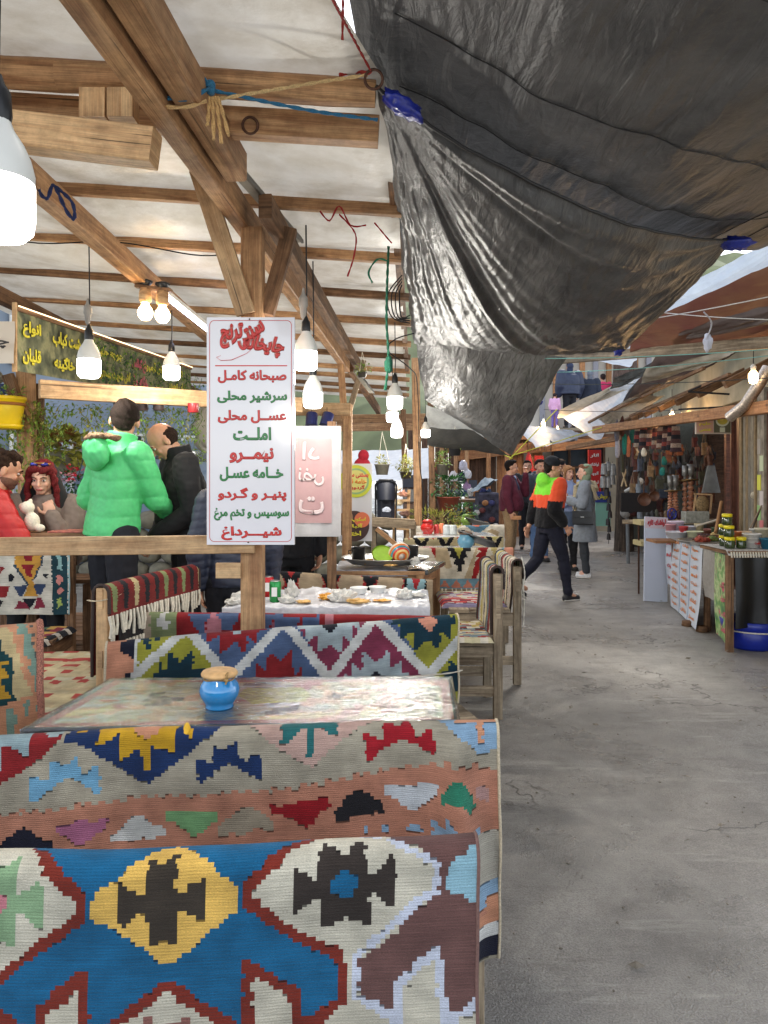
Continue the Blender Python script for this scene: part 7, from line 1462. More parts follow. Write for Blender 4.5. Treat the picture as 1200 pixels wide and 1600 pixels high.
for i,(px,py)in enumerate(pos):
 cc=[kc[(i*3+k)%8]for k in range(6)];knit(px,py+2,10.6-0.12*i,0.14,0.34,cc,"patterned knitted bag, %s from the pillar under the warm bulb"%words_[i])
for i,(px,py,col,lab)in enumerate(((994,702,(206,196,176),"pair of cream felt slippers below the first knitted bag"),(1006,702,(206,196,176),"second cream felt slipper pair beside the first"),(965,705,(150,150,160),"light grey knitted sock near the pillar top"),(964,680,(90,90,100),"dark grey knitted sock above the light one"),(976,700,(30,110,100),"teal knitted sock near the pillar"),(982,704,(180,110,80),"orange-brown knitted sock beside the teal one"),(988,690,(24,80,76),"deep teal scarf among the socks"),(972,672,(70,40,36),"maroon patterned sock by the pillar top"),(1035,732,(30,110,106),"turquoise pompom hanging below the knitted row"),(1038,716,(24,96,92),"turquoise beaded tag above the pompom"))):
 c=P(px,py,11.5 if px<1000 else 10.4);crumpled("knitted_sock" if "sock" in lab else "felt_ornament",tuple(c-Vector((0,0,0.1))),(0.04,0.03,0.19 if "sock" in lab else 0.07),plain("felt_%d"%i,col,0.95,0.2,60),lab,"sock" if "sock" in lab else "ornament",200+i,"felt goods at the shop front",n=12,k=0.15)
def bell(px,py,Y,s,mat,lab,grp):
 c=P(px,py,Y);t=thing("bell",lab,"bell",c,grp)
 MB().lathe([(0.045*s,-0.07*s),(0.042*s,-0.06*s),(0.036*s,0.03*s),(0.028*s,0.055*s),(0.0,0.062*s)],c,14).build("bell_body",mat,t)
 MB().tube([c+Vector((-0.01,0,0.05*s)),c+Vector((0,0,0.085*s)),c+Vector((0.01,0,0.05*s))],0.004,n=5).build("loop",IRON,t)
for i,(px,py,s)in enumerate(((944,732,1.4),(950,728,1.2),(957,733,1.5),(943,752,1.5),(950,752,1.5),(956,748,1.4),(948,768,1.1),(952,780,0.9),(951,792,0.9),(953,803,0.9),(950,815,0.9),(952,826,0.8),(951,838,0.8))):
 bell(px,py,14.0,s*1.15,TIN2 if i<6 else plain("sooty_iron",(60,56,56),0.5,metal=0.5),"%s %s bell on the string hanging left of the dark pillar"%(["first","second","third","fourth","fifth","sixth","seventh","eighth","ninth","tenth","eleventh","twelfth","thirteenth"][i],"pale tin" if i<6 else "sooty iron"),"bells strung by the pillar")
rope("bell_string",[P(951,715,14.05),P(951,850,14.05)],0.006,(60,50,44),"cord of the bells hanging left of the pillar","cord",twist=False)
def candlestick(px,py0,py1,Y,r,lab):
 c=P(px,py0,Y);h=(P(px,py1,Y)-c).z;t=thing("turned_stand",lab,"stand",c,"turned wooden stands");pr=[];n=7
 for k in range(n*4+1):z=h*k/(n*4);pr.append((r*(0.45+0.55*abs(math.sin(math.pi*k/4)))*(1-0.25*k/(n*4)),z))
 MB().lathe([(0,0)]+pr+[(0,h)],c,14).build("spindle",TUR,t)
 MB().lathe([(0,h),(r*2.0,h),(r*2.1,h+0.012),(0,h+0.012)],c,16).build("plate",BRS,t)
 MB().lathe([(r*0.5,h+0.012),(r*0.4,h+0.06),(r*0.9,h+0.08),(r*0.9,h+0.2),(0,h+0.2)],c,12).build("cup",TIN2,t)
for px,a,b,r,lab in((1047,800,768,0.035,"short dark turned stand left of the four"),(1055,798,767,0.045,"short turned stand beside the dark one"),(1070,808,752,0.035,"tall slim turned stand with red base"),(1079,806,750,0.05,"tall thick turned stand with red base")):candlestick(px,a,b,9.3,r,lab)
for px,lab in((1071,"dark red plastic cup below the slim turned stand"),(1079,"bright red plastic cup below the thick turned stand")):tag(MB().lathe([(0.03,0),(0.038,0.10),(0,0.1)],P(px,812,9.2),14).build("plastic_cup",plain("red_plastic",(206,30,30),0.3),loc=P(px,812,9.2)),lab,"cup","red cups on the shop counter")
adjs=["black","brown","slate blue","dark grey","tan","oxblood","olive","rust"];ccs=[(26,24,26),(74,46,32),(52,62,80),(44,44,46),(120,98,72),(70,28,28),(60,60,44),(104,60,38)]
places=[(984,735,"beside the wooden spoons"),(992,745,"under the cream slippers"),(1000,725,"under the second slippers"),(1010,712,"below the fourth knitted bag"),(1016,735,"in the middle of the front row"),(1024,712,"below the fifth knitted bag"),(1030,755,"behind the turquoise pompom"),(1044,712,"below the seventh knitted bag"),(1050,735,"behind the turned stands"),(1020,765,"over the black cloth"),(1006,770,"on the black cloth"),(1090,720,"beside the red-brown door"),(1100,700,"under the picture sign"),(1085,690,"left of the picture sign"),(1095,745,"right of the tall stands"),(1062,705,"beneath the warm bulb"),(1072,715,"left of the tall stand cups"),(1110,718,"next to the grey apron"),(1036,770,"above the blue wheel"),(1014,782,"low on the shop counter"),(988,762,"right of the white pipe"),(1028,790,"by the blue wheel"),(1040,745,"left of the short stands"),(1098,770,"above the framed basket")]
for i,(px,py,pl_)in enumerate(places):
 k=i%8;c=P(px,py,10.9-0.07*(i%9));t=thing("leather_bag","%s leather bag %s"%(adjs[k],pl_),"bag",c,"bags hung in the open shop");mt=plain("hide_%d"%k,ccs[k],0.6,0.35,30)
 m=MB();hh=rsG.uniform(0.05,0.11);bw=rsG.uniform(0.07,0.12);m.beam(c+Vector((0,0,-hh)),c+Vector((rsG.uniform(-.01,.01),0,hh*0.7)),bw,0.05,up=(0,1,0),ch=0.3);m.build("bag_body",mt,t);MB().beam(c+Vector((0,-0.03,hh*0.1)),c+Vector((0,-0.03,hh*0.72)),bw*1.04,0.012,up=(0,1,0),ch=0.3).build("flap",mt,t);MB().tube([c+Vector((-0.03,0,hh*0.6)),c+Vector((0,0,hh+0.12)),c+Vector((0.03,0,hh*0.6))],0.005,n=5).build("strap",mt,t)
for i in range(16):
 px=972+i*9;c=P(px,742,11.9);k=rsG.randrange(8);hh=rsG.uniform(0.12,0.3);c.z=1.9-rsG.uniform(0,0.3)
 tag(MB().beam(c,c+Vector((0.01,0,-hh)),0.05,0.03,up=(0,1,0),ch=0.3).build("hanging_strap",plain("hide_%d"%k,ccs[k],0.6),loc=c),"%s strap or belt, hook %s of the rear rail in the open shop"%(adjs[k],["one","two","three","four","five","six","seven","eight","nine","ten","eleven","twelve","thirteen","fourteen","fifteen","sixteen"][i]),"strap","straps on the rear rail")
for(px,py,r,lab)in((1006,780,0.09,"round copper pan hanging on the black cloth"),(1021,775,0.07,"smaller pan hanging beside the copper pan")):
 c=P(px,py,10.2);t=thing("copper_pan",lab,"pan",c,"pans in the open shop");MB().lathe([(0,0.01),(r*0.85,0.01),(r,-0.03),(r*1.03,-0.03),(r*0.9,0.02),(0,0.02)],c,20,axis=(0,1,0)).build("pan",LEA,t);MB().tube([c+Vector((0,0,r)),c+Vector((0,0,r+0.14))],0.008,n=6).build("handle",IRON,t)
beam_thing("black_cloth",P(998,800,10.5),P(998,770,10.5),0.5,0.02,FELT,"black cloth panel behind the copper pans","cloth",up=(0,1,0))
for k,(a,b)in enumerate((((972,735),(979,760)),((979,733),(971,760)))):
 rope("wooden_spoon",[P(*a,12),P(*b,12)],0.014,(206,180,140),["wooden spoon crossing its twin near the pillar","second crossed wooden spoon near the pillar"][k],"spoon",twist=False)
tag(MB().tube([P(992,735,11),P(998,765,11),P(1000,810,11)],0.04,n=12).build("water_pipe",plain("blue_grey_pipe",(140,150,160),0.5),loc=P(998,770,11)),"bent blue-grey pipe rising in front of the goods","pipe")
tag(MB().tube([P(976,768,11.2),P(990,762,11.2),P(1004,750,11.2)],[0.02,0.04,0.05],n=10).build("horn",plain("horn_white",(190,190,184),0.5),loc=P(990,762,11.2)),"long pale animal horn crossing the blue-grey pipe","horn")
for i in range(110):
 px,py=rsG.uniform(984,1116),rsG.uniform(700,800);k=rsG.randrange(8);c=P(px,py,11.2+rsG.uniform(0,0.7));m=MB();sh=rsG.random();h2=rsG.uniform(0.04,0.12)
 if sh<0.4:m.beam(c-Vector((0,0,h2)),c+Vector((0.01,0,h2)),rsG.uniform(0.03,0.09),0.04,up=(0,1,0),ch=0.3)
 elif sh<0.7:m.lathe([(0.02,-h2),(0.045,-h2*0.4),(0.02,h2*0.3),(0.03,h2),(0,h2)],c,8)
 else:m.tube([c-Vector((0,0,h2)),c+Vector((0.02,0,0)),c+Vector((0,0,h2))],[0.015,0.04,0.01],n=7)
 tag(m.build("hanging_trinket",plain("hide_%d"%k,ccs[k],0.6),loc=c),"small %s trinket in the dense clutter at the back of the open shop"%adjs[k],"trinket","dense clutter of the open shop")
gw=thing("bench_grinder","iron bench grinder with grey wheel on a pedestal beside the pillar","grinder",P(985,800,12.5));c=P(977,802,12.5)
MB().lathe([(0,-0.03),(0.08,-0.03),(0.08,0.03),(0,0.03)],c,24,axis=(0.2,1,0)).build("grinding_wheel",plain("grey_wheel",(170,166,160),0.7),gw);MB().lathe([(0,-0.1),(0.06,-0.1),(0.07,0),(0.06,0.1),(0,0.1)],c+Vector((0.14,0.05,0)),18,axis=(1,0.3,0)).build("motor",IRON,gw)
MB().tube([c+Vector((0.05,0.05,-0.05)),Vector((c.x+0.05,c.y,0))],0.03,n=10).build("pedestal",plain("zinc_leg",(120,126,130),0.5),gw)
wl=thing("toy_wheel","blue wire wheel standing on the shop counter","wheel",P(1050,803,9.1));c=P(1050,803,9.1);m=MB();BL=plain("blue_wire",(40,50,150),0.4)
m.tube([c+Vector((0.06*math.cos(a),0.02*math.cos(a),0.065*math.sin(a)))for a in[i*2*math.pi/20 for i in range(21)]],0.008,n=6,cap=False);m.build("rim",BL,wl);m=MB()
for i in range(6):a=i*math.pi/3;m.tube([c,c+Vector((0.06*math.cos(a),0.02*math.cos(a),0.065*math.sin(a)))],0.005,n=4)
m.build("spokes",BL,wl)
ap=P(1111,742,9.5);m=MB();m.lathe([(0.05,0.35),(0.06,0.3),(0.12,0.02),(0.125,0.0)],P(1111,770,9.5),10,squash=0.25);tag(m.build("apron",plain("grey_apron",(120,122,120),0.9,0.2,12),loc=ap),"grey leather apron hanging by the red-brown door","apron")
bk=thing("framed_basket","wooden framed basket leaning below the grey apron","frame",P(1097,790,9.2));c=P(1097,788,9.2)
for a,b in(((-0.11,-0.12),(-0.08,0.13)),((-0.10,0.13),(0.12,0.12)),((0.12,0.12),(0.10,-0.12))):MB().beam(c+Vector((a[0],0,a[1])),c+Vector((b[0],0,b[1])),0.02,0.02,up=(0,1,0)).build("frame_bar",WPL,bk)
MB().ell(c,(0.09,0.04,0.11),14,10).build("basket",plain("wicker",(140,116,80),0.8,0.5,60,bmp=0.8),bk)
beam_thing("goods_counter",P(990,815,10.6),P(1118,815,9.2),0.4,0.06,WGR,"weathered counter plank below the hanging goods","counter")
beam_thing("low_crate",P(1068,808,9.0),P(1104,808,9.0),0.15,0.14,plain("grey_crate",(150,150,140),0.7,0.3),"pale grey crate under the framed basket","crate")
for i in range(9):
 px=1012+i*7;c=P(px,806,9.6);k=(i*3)%8
 tag(MB().ell(c,(0.03,0.03,0.05+0.02*(i%3)),8,6).build("trinket",plain("hide_%d"%k,ccs[k],0.6),loc=c),"%s trinket, %s along the shop counter"%(adjs[k],["first","second","third","fourth","fifth","sixth","seventh","eighth","ninth"][i]),"trinket","trinkets along the counter")
 # -- food stall tables on the alley's far side
FOAM=plain("white_foam_board",(198,206,222),0.7,0.04,3,bmp=0.1)
fb=thing("foam_board","tall pale board with a strip of red print on top, leaning at the stall's end","board",P(1024,940,8.7));c0=P(1024,940,8.72);c0.z=0.005;c1=P(1025,808,8.85)
MB().beam(c0,c1,0.275,0.03,up=(0,1,0),ch=0.03).build("board",FOAM,fb);cst=c0.lerp(c1,0.93)+Vector((0,-0.02,0));MB().beam(c0.lerp(c1,0.865)+Vector((0,-0.017,0)),c0.lerp(c1,0.998)+Vector((0,-0.017,0)),0.272,0.003,up=(0,1,0)).build("printed_strip",flat("strip_pale",(206,190,200)),fb)
letter(fb,"لواشک تازه",cst+Vector((0,-0.003,0)),EX,EZ,0.22,0.09,flat("strip_red",(196,60,70)),0.001,0.06)
sc_=thing("stool","thin brown metal stool with pale boards behind the foam board","stool",P(1002,890,9.2));
for px,Y in((998,9.3),(1010,9.3),(998,9.8)):c=P(px,818,Y);MB().tube([c,(c.x,c.y,0)],0.012,n=6).build("leg",IRON,sc_)
for py in(816,848):MB().beam(P(995,py,9.3),P(1012,py,9.3),0.3,0.06).build("board",plain("cream_board",(196,180,130),0.8),sc_)
st1=thing("stall_table","long stall table with dishes behind the orange lettered banner","table",(3.6,7.9,0));zt1=0.81
tp=[Vector((3.26,8.45,zt1)),Vector((3.06,7.05,zt1)),Vector((4.0,6.95,zt1)),Vector((4.15,8.6,zt1))];m=MB();m.add([p-Vector((0,0,0.03))for p in tp]+tp,[(7,6,5,4),(0,1,2,3),(4,5,1,0),(5,6,2,1),(6,7,3,2),(7,4,0,3)]);m.build("tabletop",plain("metal_top",(170,168,164),0.4,0.2,10,metal=0.3),st1)
for p in tp:q=p.lerp(Vector((3.6,7.8,zt1)),0.1);MB().beam((q.x,q.y,0),(q.x,q.y,zt1-0.03),0.05,0.05,up=(0,1,0)).build("leg",WDK,st1)
MB().beam(P(1043,843,8.5),P(1060,847,8.2),0.5,0.03).build("board_end",PLO,st1)
def side_banner(name,label,a,b,z0,z1,mat,lines=None,cols=None,bow=0.02,tilt=0.0,txt=None,parent_cat="banner"):
 a=Vector(a);b=Vector(b);a.z=b.z=0;d=(b-a);Lg=d.length;d.normalize();n=Vector((-d.y,d.x,0));n=n if n.x<0 else-n
 t=thing(name,label,parent_cat,(a.x,a.y,z0));m=MB()
 def f(u,v):return a+d*(u*Lg)+Vector((0,0,z1+(z0-z1)*v))+n*(tilt*v+bow*math.sin(v*4+u*3)*v)
 m.grid(f,14,18,uvs=(Lg,z1-z0));m.build("sheet",mat,t);return t,f,n,d
BNW=plain("white_banner",(206,214,226),0.45,0.05,4,bmp=0.2)
bt,bf,bn,bd=side_banner("lettered_banner","white banner with three columns of orange Persian writing on the stall table",P(1053,742,8.35),P(1098,742,7.05),0.02,0.815,BNW,tilt=0.05)
ex_=(Vector(P(1098,742,7.05))-Vector(P(1053,742,8.35))).normalized();wds=["آش","دوغ","لبو","باقلا","ذرت","بلال","چای","نبات","کشک","سمنو","شله","فالوده","عسل","کره","مربا","پنیر","خرما","ارده"]
for col_ in range(3):
 for row in range(9):
  p=bf(0.17+0.32*col_,0.07+row*0.105)+bn*0.012
  letter(bt,wds[(col_*7+row*2)%18],p,ex_,EZ,0.26,0.045,T_ORG,0.0,0.05)
dv=MB()
for u in(0.33,0.655):dv.tube([bf(u,v/10)+bn*0.006 for v in range(11)],0.003,n=4)
dv.build("divider_line",flat("line_blue",(150,170,196)),bt)
t2,f2,n2,_d=side_banner("banner","narrow white banner with red letters between foam board and lettered banner",P(1041,742,8.7),P(1052,742,8.4),0.22,0.80,BNW)
for k,w_ in enumerate(("انار","لبو","توت","سیب")):letter(t2,w_,f2(0.5,0.15+0.23*k)+n2*0.012,_d,EZ,0.2,0.06,T_RED,0.0,0.05)
t3,f3,n3,_d=side_banner("grey_cloth","grey plastic cloth covering the gap between the two stall tables",P(1099,742,7.0),P(1117,742,6.75),0.35,0.80,plain("grey_plastic",(120,124,134),0.5,0.3,14),parent_cat="cloth")
FLB,ntf,bff,_=new_mat("floral_banner");tcf=nd(ntf,"TexCoord");nf_=nd(ntf,"TexNoise");nf_.inputs["Scale"].default_value=9;nf_.inputs["Detail"].default_value=4;L(ntf,tcf.outputs["Object"],nf_.inputs["Vector"])
rf_=ramp(ntf,[(0.3,lin((50,110,70))),(0.45,lin((120,166,90))),(0.52,lin((196,206,150))),(0.6,lin((96,146,90))),(0.68,lin((206,90,110)))]);L(ntf,nf_.outputs[0],rf_.inputs[0]);L(ntf,rf_.outputs[0],bff.inputs["Base Color"]);bff.inputs["Roughness"].default_value=0.4
t4,f4,n4,_d=side_banner("floral_banner","green banner with pink flowers on the near stall table's end",P(1117,742,6.72),P(1136,742,6.28),0.06,0.81,FLB,bow=0.015)
for k,w_ in enumerate(("گل","عرق","گلاب","نعنا")):letter(t4,w_,f4(0.7,0.35+0.17*k)+n4*0.012,_d,EZ,0.16,0.06,flat("print_rose",(206,90,110)),0.0,0.05)
st2=thing("stall_table","near stall table draped in black plastic with white lace edge","table",(3.4,6.6,0));zt2=0.84
MB().beam((2.92,6.55,zt2),(4.3,6.5,zt2),0.62,0.03).build("tabletop",WDK,st2)
for x,y in((2.93,6.27),(3.5,6.27),(3.4,6.82),(4.2,6.27)):MB().beam((x,y,0),(x,y,zt2-0.02),0.05,0.06,up=(0,1,0)).build("leg",WDK,st2)
for k,(x,y)in enumerate(((3.05,7.08),(3.02,7.35))):tag(MB().lathe([(0.0,0),(0.06,0),(0.055,0.05),(0,0.05)],(x,y,0),10).build("wood_block",WDK,loc=(x,y,0)),["round wood block under the lettered banner's near leg","second round wood block under the stall table"][k],"block")
BLP=plain("black_plastic_sheet",(20,20,23),0.45,0.3,10,bmp=0.8)
m=MB();m.grid(lambda u,v:Vector((2.96+u*1.35,6.232-0.02*math.sin(u*16+v*3)*v-0.015*math.sin(u*41),0.80-v*0.60+0.012*math.sin(u*9)*v)),60,24);tag(m.build("black_sheet",BLP,loc=(3.5,6.23,0.5)),"black plastic sheet hanging over the near stall table's front","plastic sheet")
m=MB();m.grid(lambda u,v:Vector((2.90+u*1.42,6.84-v*0.63 if v<0.97 else 6.22,zt2+0.022 if v<0.97 else zt2-0.02)),50,10);tag(m.build("lace_cloth",plain("lace_white",(176,174,170),0.9,0.6,60,bmp=0.5),loc=(3.5,6.5,zt2)),"white lace cloth on top of the near stall table","tablecloth")
m=MB()
for k in range(60):x=2.92+k*0.023;m.beam((x,6.216,zt2+0.012),(x+0.004,6.212,zt2-0.035),0.013,0.003,up=(0,1,0))
o_=m.build("lace_fringe",THREAD,st2);o_["kind"]="stuff"
bt_=thing("plastic_tub","large blue plastic tub under the near stall table","tub",(3.25,6.45,0));MB().lathe([(0,0),(0.20,0),(0.215,0.02),(0.24,0.15),(0.235,0.155),(0.245,0.16),(0.262,0.24),(0.25,0.245),(0.2,0.03),(0,0.03)],(3.22,6.47,0),36).build("tub",plain("deep_blue_plastic",(24,44,150),0.35,0.1),bt_)
MB().lathe([(0.243,0.152),(0.249,0.155),(0.249,0.163),(0.244,0.166)],(3.22,6.47,0),36).build("rope_band",THREAD,bt_)
jc_=[(1140,862,6.40),(1131.5,860,6.62),(1158,862,6.40)],[(1139,0,6.42),(1131,0,6.6)],[(1136,0,6.5)]
GJ=plain("green_preserve",(46,62,26),0.15,0.3,30,coat=0.8,bmp=0.0);YL=plain("yellow_lid",(226,206,20),0.35,0.05)
for lv,row in enumerate(jc_):
 for i,(px,_,Y)in enumerate(row):
  c=P(px,742,Y);c.z=zt2+0.025+lv*0.098;t=thing("preserve_jar","%s yellow-lidded jar of green preserve, %s layer of the stack"%(["front","rear","outlying"][i]if lv<2 else "single",["bottom","middle","top"][lv]),"jar",c,"yellow-lidded jars on the stall")
  MB().lathe([(0,0),(0.040,0),(0.043,0.008),(0.043,0.065),(0.038,0.072)],c,20).build("glass_body",GJ,t);MB().lathe([(0.041,0.070),(0.0435,0.073),(0.0435,0.094),(0.040,0.097),(0,0.097)],c,20).build("lid",YL,t)
def bucket(px,Y,z,r,h,col,lab,name="bucket",cat="bucket",ln=0):
 c=P(px,742,Y);c.z=z;t=thing(name,lab,cat,c,"containers on the stall tables");M_=plain("ware_%d_%d_%d"%col,col,0.35,0.06)
 MB().lathe([(0,0),(r*0.8,0),(r*0.98,h*0.9),(r*1.04,h*0.9),(r*1.05,h),(r*0.95,h),(r*0.78,0.01),(0,0.01)],c,24).build("body",M_,t)
 for k in range(ln):MB().lathe([(r*(0.8+0.2*(0.4+0.25*k))+0.001,h*(0.4+0.25*k)),(r*(0.8+0.2*(0.4+0.25*k))+0.004,h*(0.42+0.25*k)),(r*(0.8+0.2*(0.4+0.25*k))+0.001,h*(0.44+0.25*k))],c,24).build("ridge",M_,t)
 return t,c
_,cb=bucket(1175,6.45,zt2+0.025,0.075,0.125,(210,206,200),"white ridged bucket with red print beside the yellow-lidded jars",ln=2)
letter(_,"ماست",cb+Vector((0.01,-0.075,0.05)),EX,EZ,0.05,0.03,T_RED,0.004,0.05)
bucket(1163,6.75,zt2+0.025,0.06,0.12,(206,180,150),"stack of pale cups behind the white bucket");bucket(1190,6.75,zt2+0.025,0.06,0.15,(206,200,176),"squat glass jar of pale honey behind the bucket","honey_jar","jar")
bucket(1203,6.35,zt2+0.025,0.08,0.09,(30,100,130),"teal tub at the near table's edge","teal_tub","tub")
bucket(1058,8.1,zt1,0.12,0.07,(206,206,212),"wide white basin at the far end of the stall","basin","basin");bucket(1056,8.5,zt1,0.09,0.16,(216,200,216),"pale pink tall tub behind the white basin","tall_tub","tub");bucket(1077,8.4,zt1,0.09,0.11,(206,206,214),"white tub between basin and yellow bowl");bucket(1086,7.95,zt1,0.085,0.085,(206,206,170),"cream yellow bowl holding a ladle","bowl","bowl")
bucket(1100,8.5,zt1,0.08,0.07,(180,120,110),"pinkish tub behind the cream bowl")
rope("ladle",[P(1088,822,7.95),P(1122,812,8.0)],0.012,(206,196,180),"pale ladle handle sticking out of the cream bowl","ladle",twist=False)
ty=thing("metal_tray","wide metal tray with a heap of brown dates on the stall","tray",(P(1105,0,7.5).x,7.5,zt1));c=Vector((P(1106,0,7.5).x,7.5,zt1));MB().lathe([(0,0.005),(0.26,0.005),(0.30,0.03),(0.305,0.027),(0.26,-0.0),(0,-0.0)],c,36).build("tray",TIN,ty)
tag(crumpled("date_heap",tuple(c+Vector((0.02,0,0.008))),(0.15,0.13,0.04),plain("dates_brown",(96,56,40),0.6,0.6,60,bmp=1.0),"heap of brown dates on the wide metal tray","dates",301,n=40,k=0.25))
bx_=thing("metal_tray","empty shallow steel tray in front of the date tray","tray",(P(1100,0,7.15).x,7.15,zt1));MB().beam((P(1085,0,7.2).x,7.2,zt1+0.02),(P(1128,0,7.2).x,7.2,zt1+0.02),0.2,0.03).build("tray",TIN,bx_)
for a,b,c_,lab in(((1166,836),(1190,790),(160,140,120),"thin pale pole leaning by the faded posters"),((1172,836),(1188,795),(90,76,66),"second thin pole leaning beside the first"),((1118,832),(1127,784),(150,110,70),"stout brown stick standing behind the jars")):
 rope("leaning_pole",[P(*a,7.2),P(*b,7.5)],0.008 if c_[0]!=150 else 0.016,c_,lab,"pole",twist=False)
for i,(px,Y,r,h,col,lab)in enumerate(((1068,8.2,0.05,0.12,(190,60,60),"red jar behind the white basin"),(1092,8.35,0.05,0.14,(206,190,150),"straw-coloured jar behind the cream bowl"),(1108,8.1,0.06,0.09,(120,70,50),"brown pot behind the date tray"),(1118,7.9,0.045,0.13,(70,90,60),"dark green bottle jar behind the date tray"),(1150,6.75,0.05,0.12,(196,110,60),"orange jar behind the yellow-lidded stack"),(1198,6.9,0.06,0.10,(150,60,50),"dark red pot behind the honey jar"),(1048,8.45,0.06,0.13,(206,150,160),"pink tub at the stall's far corner"),(1180,6.95,0.05,0.13,(206,206,200),"white cup stack behind the bucket"))):
 bucket(px,Y,zt1 if Y>7 else zt2+0.025,r,h,col,lab,"jar","jar",1)
for i,(px,Y,col,lab)in enumerate(((1112,7.35,(96,110,50),"green leaf wrap bundle on the steel tray"),(1098,7.25,(150,60,40),"dark red fruit roll on the steel tray"),(1120,7.7,(196,170,110),"yellow dried fruit heap beside the dates"),(1100,7.75,(70,40,36),"black olive heap behind the dates"))):
 crumpled("food_heap",(P(px,0,Y).x,Y,zt1+0.02),(0.07,0.06,0.035),plain("food_%d"%i,col,0.6,0.5,60,bmp=0.8),lab,"food heap",330+i,"food heaps on the stall",n=18)
 # -- people
SKIN={}
def skin(k):
 if k in SKIN:return SKIN[k]
 c={"m":(196,146,118),"f":(214,166,142),"d":(170,120,94)}[k]
 m=plain("skin_%s"%k,c,0.5,0.08,25,bmp=0.08);m.node_tree.nodes["Principled BSDF"].inputs["Subsurface Weight"].default_value=0.08
 SKIN[k]=m;return m
def remesh(mb,voxel,name,mat,parent,smooth=3,disp=None,colfn=None,xf=None):
 me=bpy.data.meshes.new("raw");me.from_pydata([tuple(v)for v in mb.v],[],mb.f);me.update()
 o=bpy.data.objects.new("raw",me);COL.objects.link(o)
 r=o.modifiers.new("r",'REMESH');r.mode='VOXEL';r.voxel_size=voxel;r.use_smooth_shade=True
 if smooth:s=o.modifiers.new("s",'SMOOTH');s.factor=0.5;s.iterations=smooth
 dg=bpy.context.evaluated_depsgraph_get();m2=bpy.data.meshes.new_from_object(o.evaluated_get(dg));bpy.data.objects.remove(o);bpy.data.meshes.remove(me)
 m2.name=name;n=len(m2.vertices);co=np.zeros(n*3);m2.vertices.foreach_get("co",co);co=co.reshape(-1,3)
 if disp is not None:
  no=np.zeros(n*3);m2.vertices.foreach_get("normal",no);co=co+no.reshape(-1,3)*disp(co)[:,None]
 if colfn is not None:
  m=len(m2.polygons);ce=np.zeros(m*3);m2.polygons.foreach_get("center",ce);ls=np.zeros(m,dtype=int);m2.polygons.foreach_get("loop_total",ls)
  cc=colfn(ce.reshape(-1,3));ca=m2.color_attributes.new("Col",'FLOAT_COLOR','CORNER');c4=np.ones((ls.sum(),4),dtype=np.float32);c4[:,:3]=np.repeat(cc,ls,axis=0);ca.data.foreach_set("color",c4.ravel())
 if xf is not None:co=co@np.array(xf[0]).T+np.array(xf[1])
 m2.vertices.foreach_set("co",co.ravel());m2.polygons.foreach_set("use_smooth",[True]*len(m2.polygons));m2.materials.clear();m2.materials.append(mat);m2.update()
 ob=bpy.data.objects.new(name,m2);link(ob,parent);return ob
def cap(mb,a,ra,b,rb,n=12):
 a,b=Vector(a),Vector(b);mb.tube([a,a.lerp(b,0.5),b],[ra,(ra+rb)/2,rb],n=n);mb.ell(a,(ra,ra,ra),10,6);mb.ell(b,(rb,rb,rb),10,6)
def loft(mb,rings,T,n=18):
 vs=[]
 for(x,y,z,rx,ry)in rings:
  for k in range(n):
   a=2*math.pi*k/n;ca,sa=math.cos(a),math.sin(a);e=0.85
   vs.append(T(Vector((x+rx*math.copysign(abs(ca)**e,ca),y+ry*math.copysign(abs(sa)**e,sa),z))))
 m=len(rings);fs=[(i*n+k,i*n+(k+1)%n,(i+1)*n+(k+1)%n,(i+1)*n+k)for i in range(m-1)for k in range(n)]
 fs+=[tuple(range(n))[::-1],tuple((m-1)*n+k for k in range(n))];mb.add(vs,fs,None,True)
def hand(mb,w,d,nrm,s=1.0,curl=0.4,side=1):
 """wrist w, pointing d, palm facing nrm; thumb leaves the side of the palm"""
 d=Vector(d).normalized();nrm=Vector(nrm);nrm=(nrm-d*nrm.dot(d)).normalized();x=d.cross(nrm)*side
 rot=Matrix((x,d,nrm)).transposed();mb.ell(w+d*0.045*s,(0.04*s,0.05*s,0.016*s),12,8,rot=rot)
 for i,(o,l)in enumerate(((-0.03,0.062),(-0.011,0.075),(0.009,0.082),(0.028,0.074))):
  p=w+d*(0.078*s)+x*o*s;a=curl*(0.6+0.1*i);q=p+(d*math.cos(a)+nrm*math.sin(a))*l*0.5*s;a2=a+curl*1.1;r=q+(d*math.cos(a2)+nrm*math.sin(a2))*l*0.48*s
  cap(mb,p,0.0088*s,q,0.0082*s,8);cap(mb,q,0.0082*s,r,0.007*s,8)
 p=w+d*0.02*s+x*0.034*s;q=p+(d*0.6+x*0.65+nrm*0.3).normalized()*0.04*s;r=q+(d*0.9+nrm*0.35+x*0.1).normalized()*0.034*s
 cap(mb,p,0.0115*s,q,0.0105*s,8);cap(mb,q,0.0105*s,r,0.008*s,8)
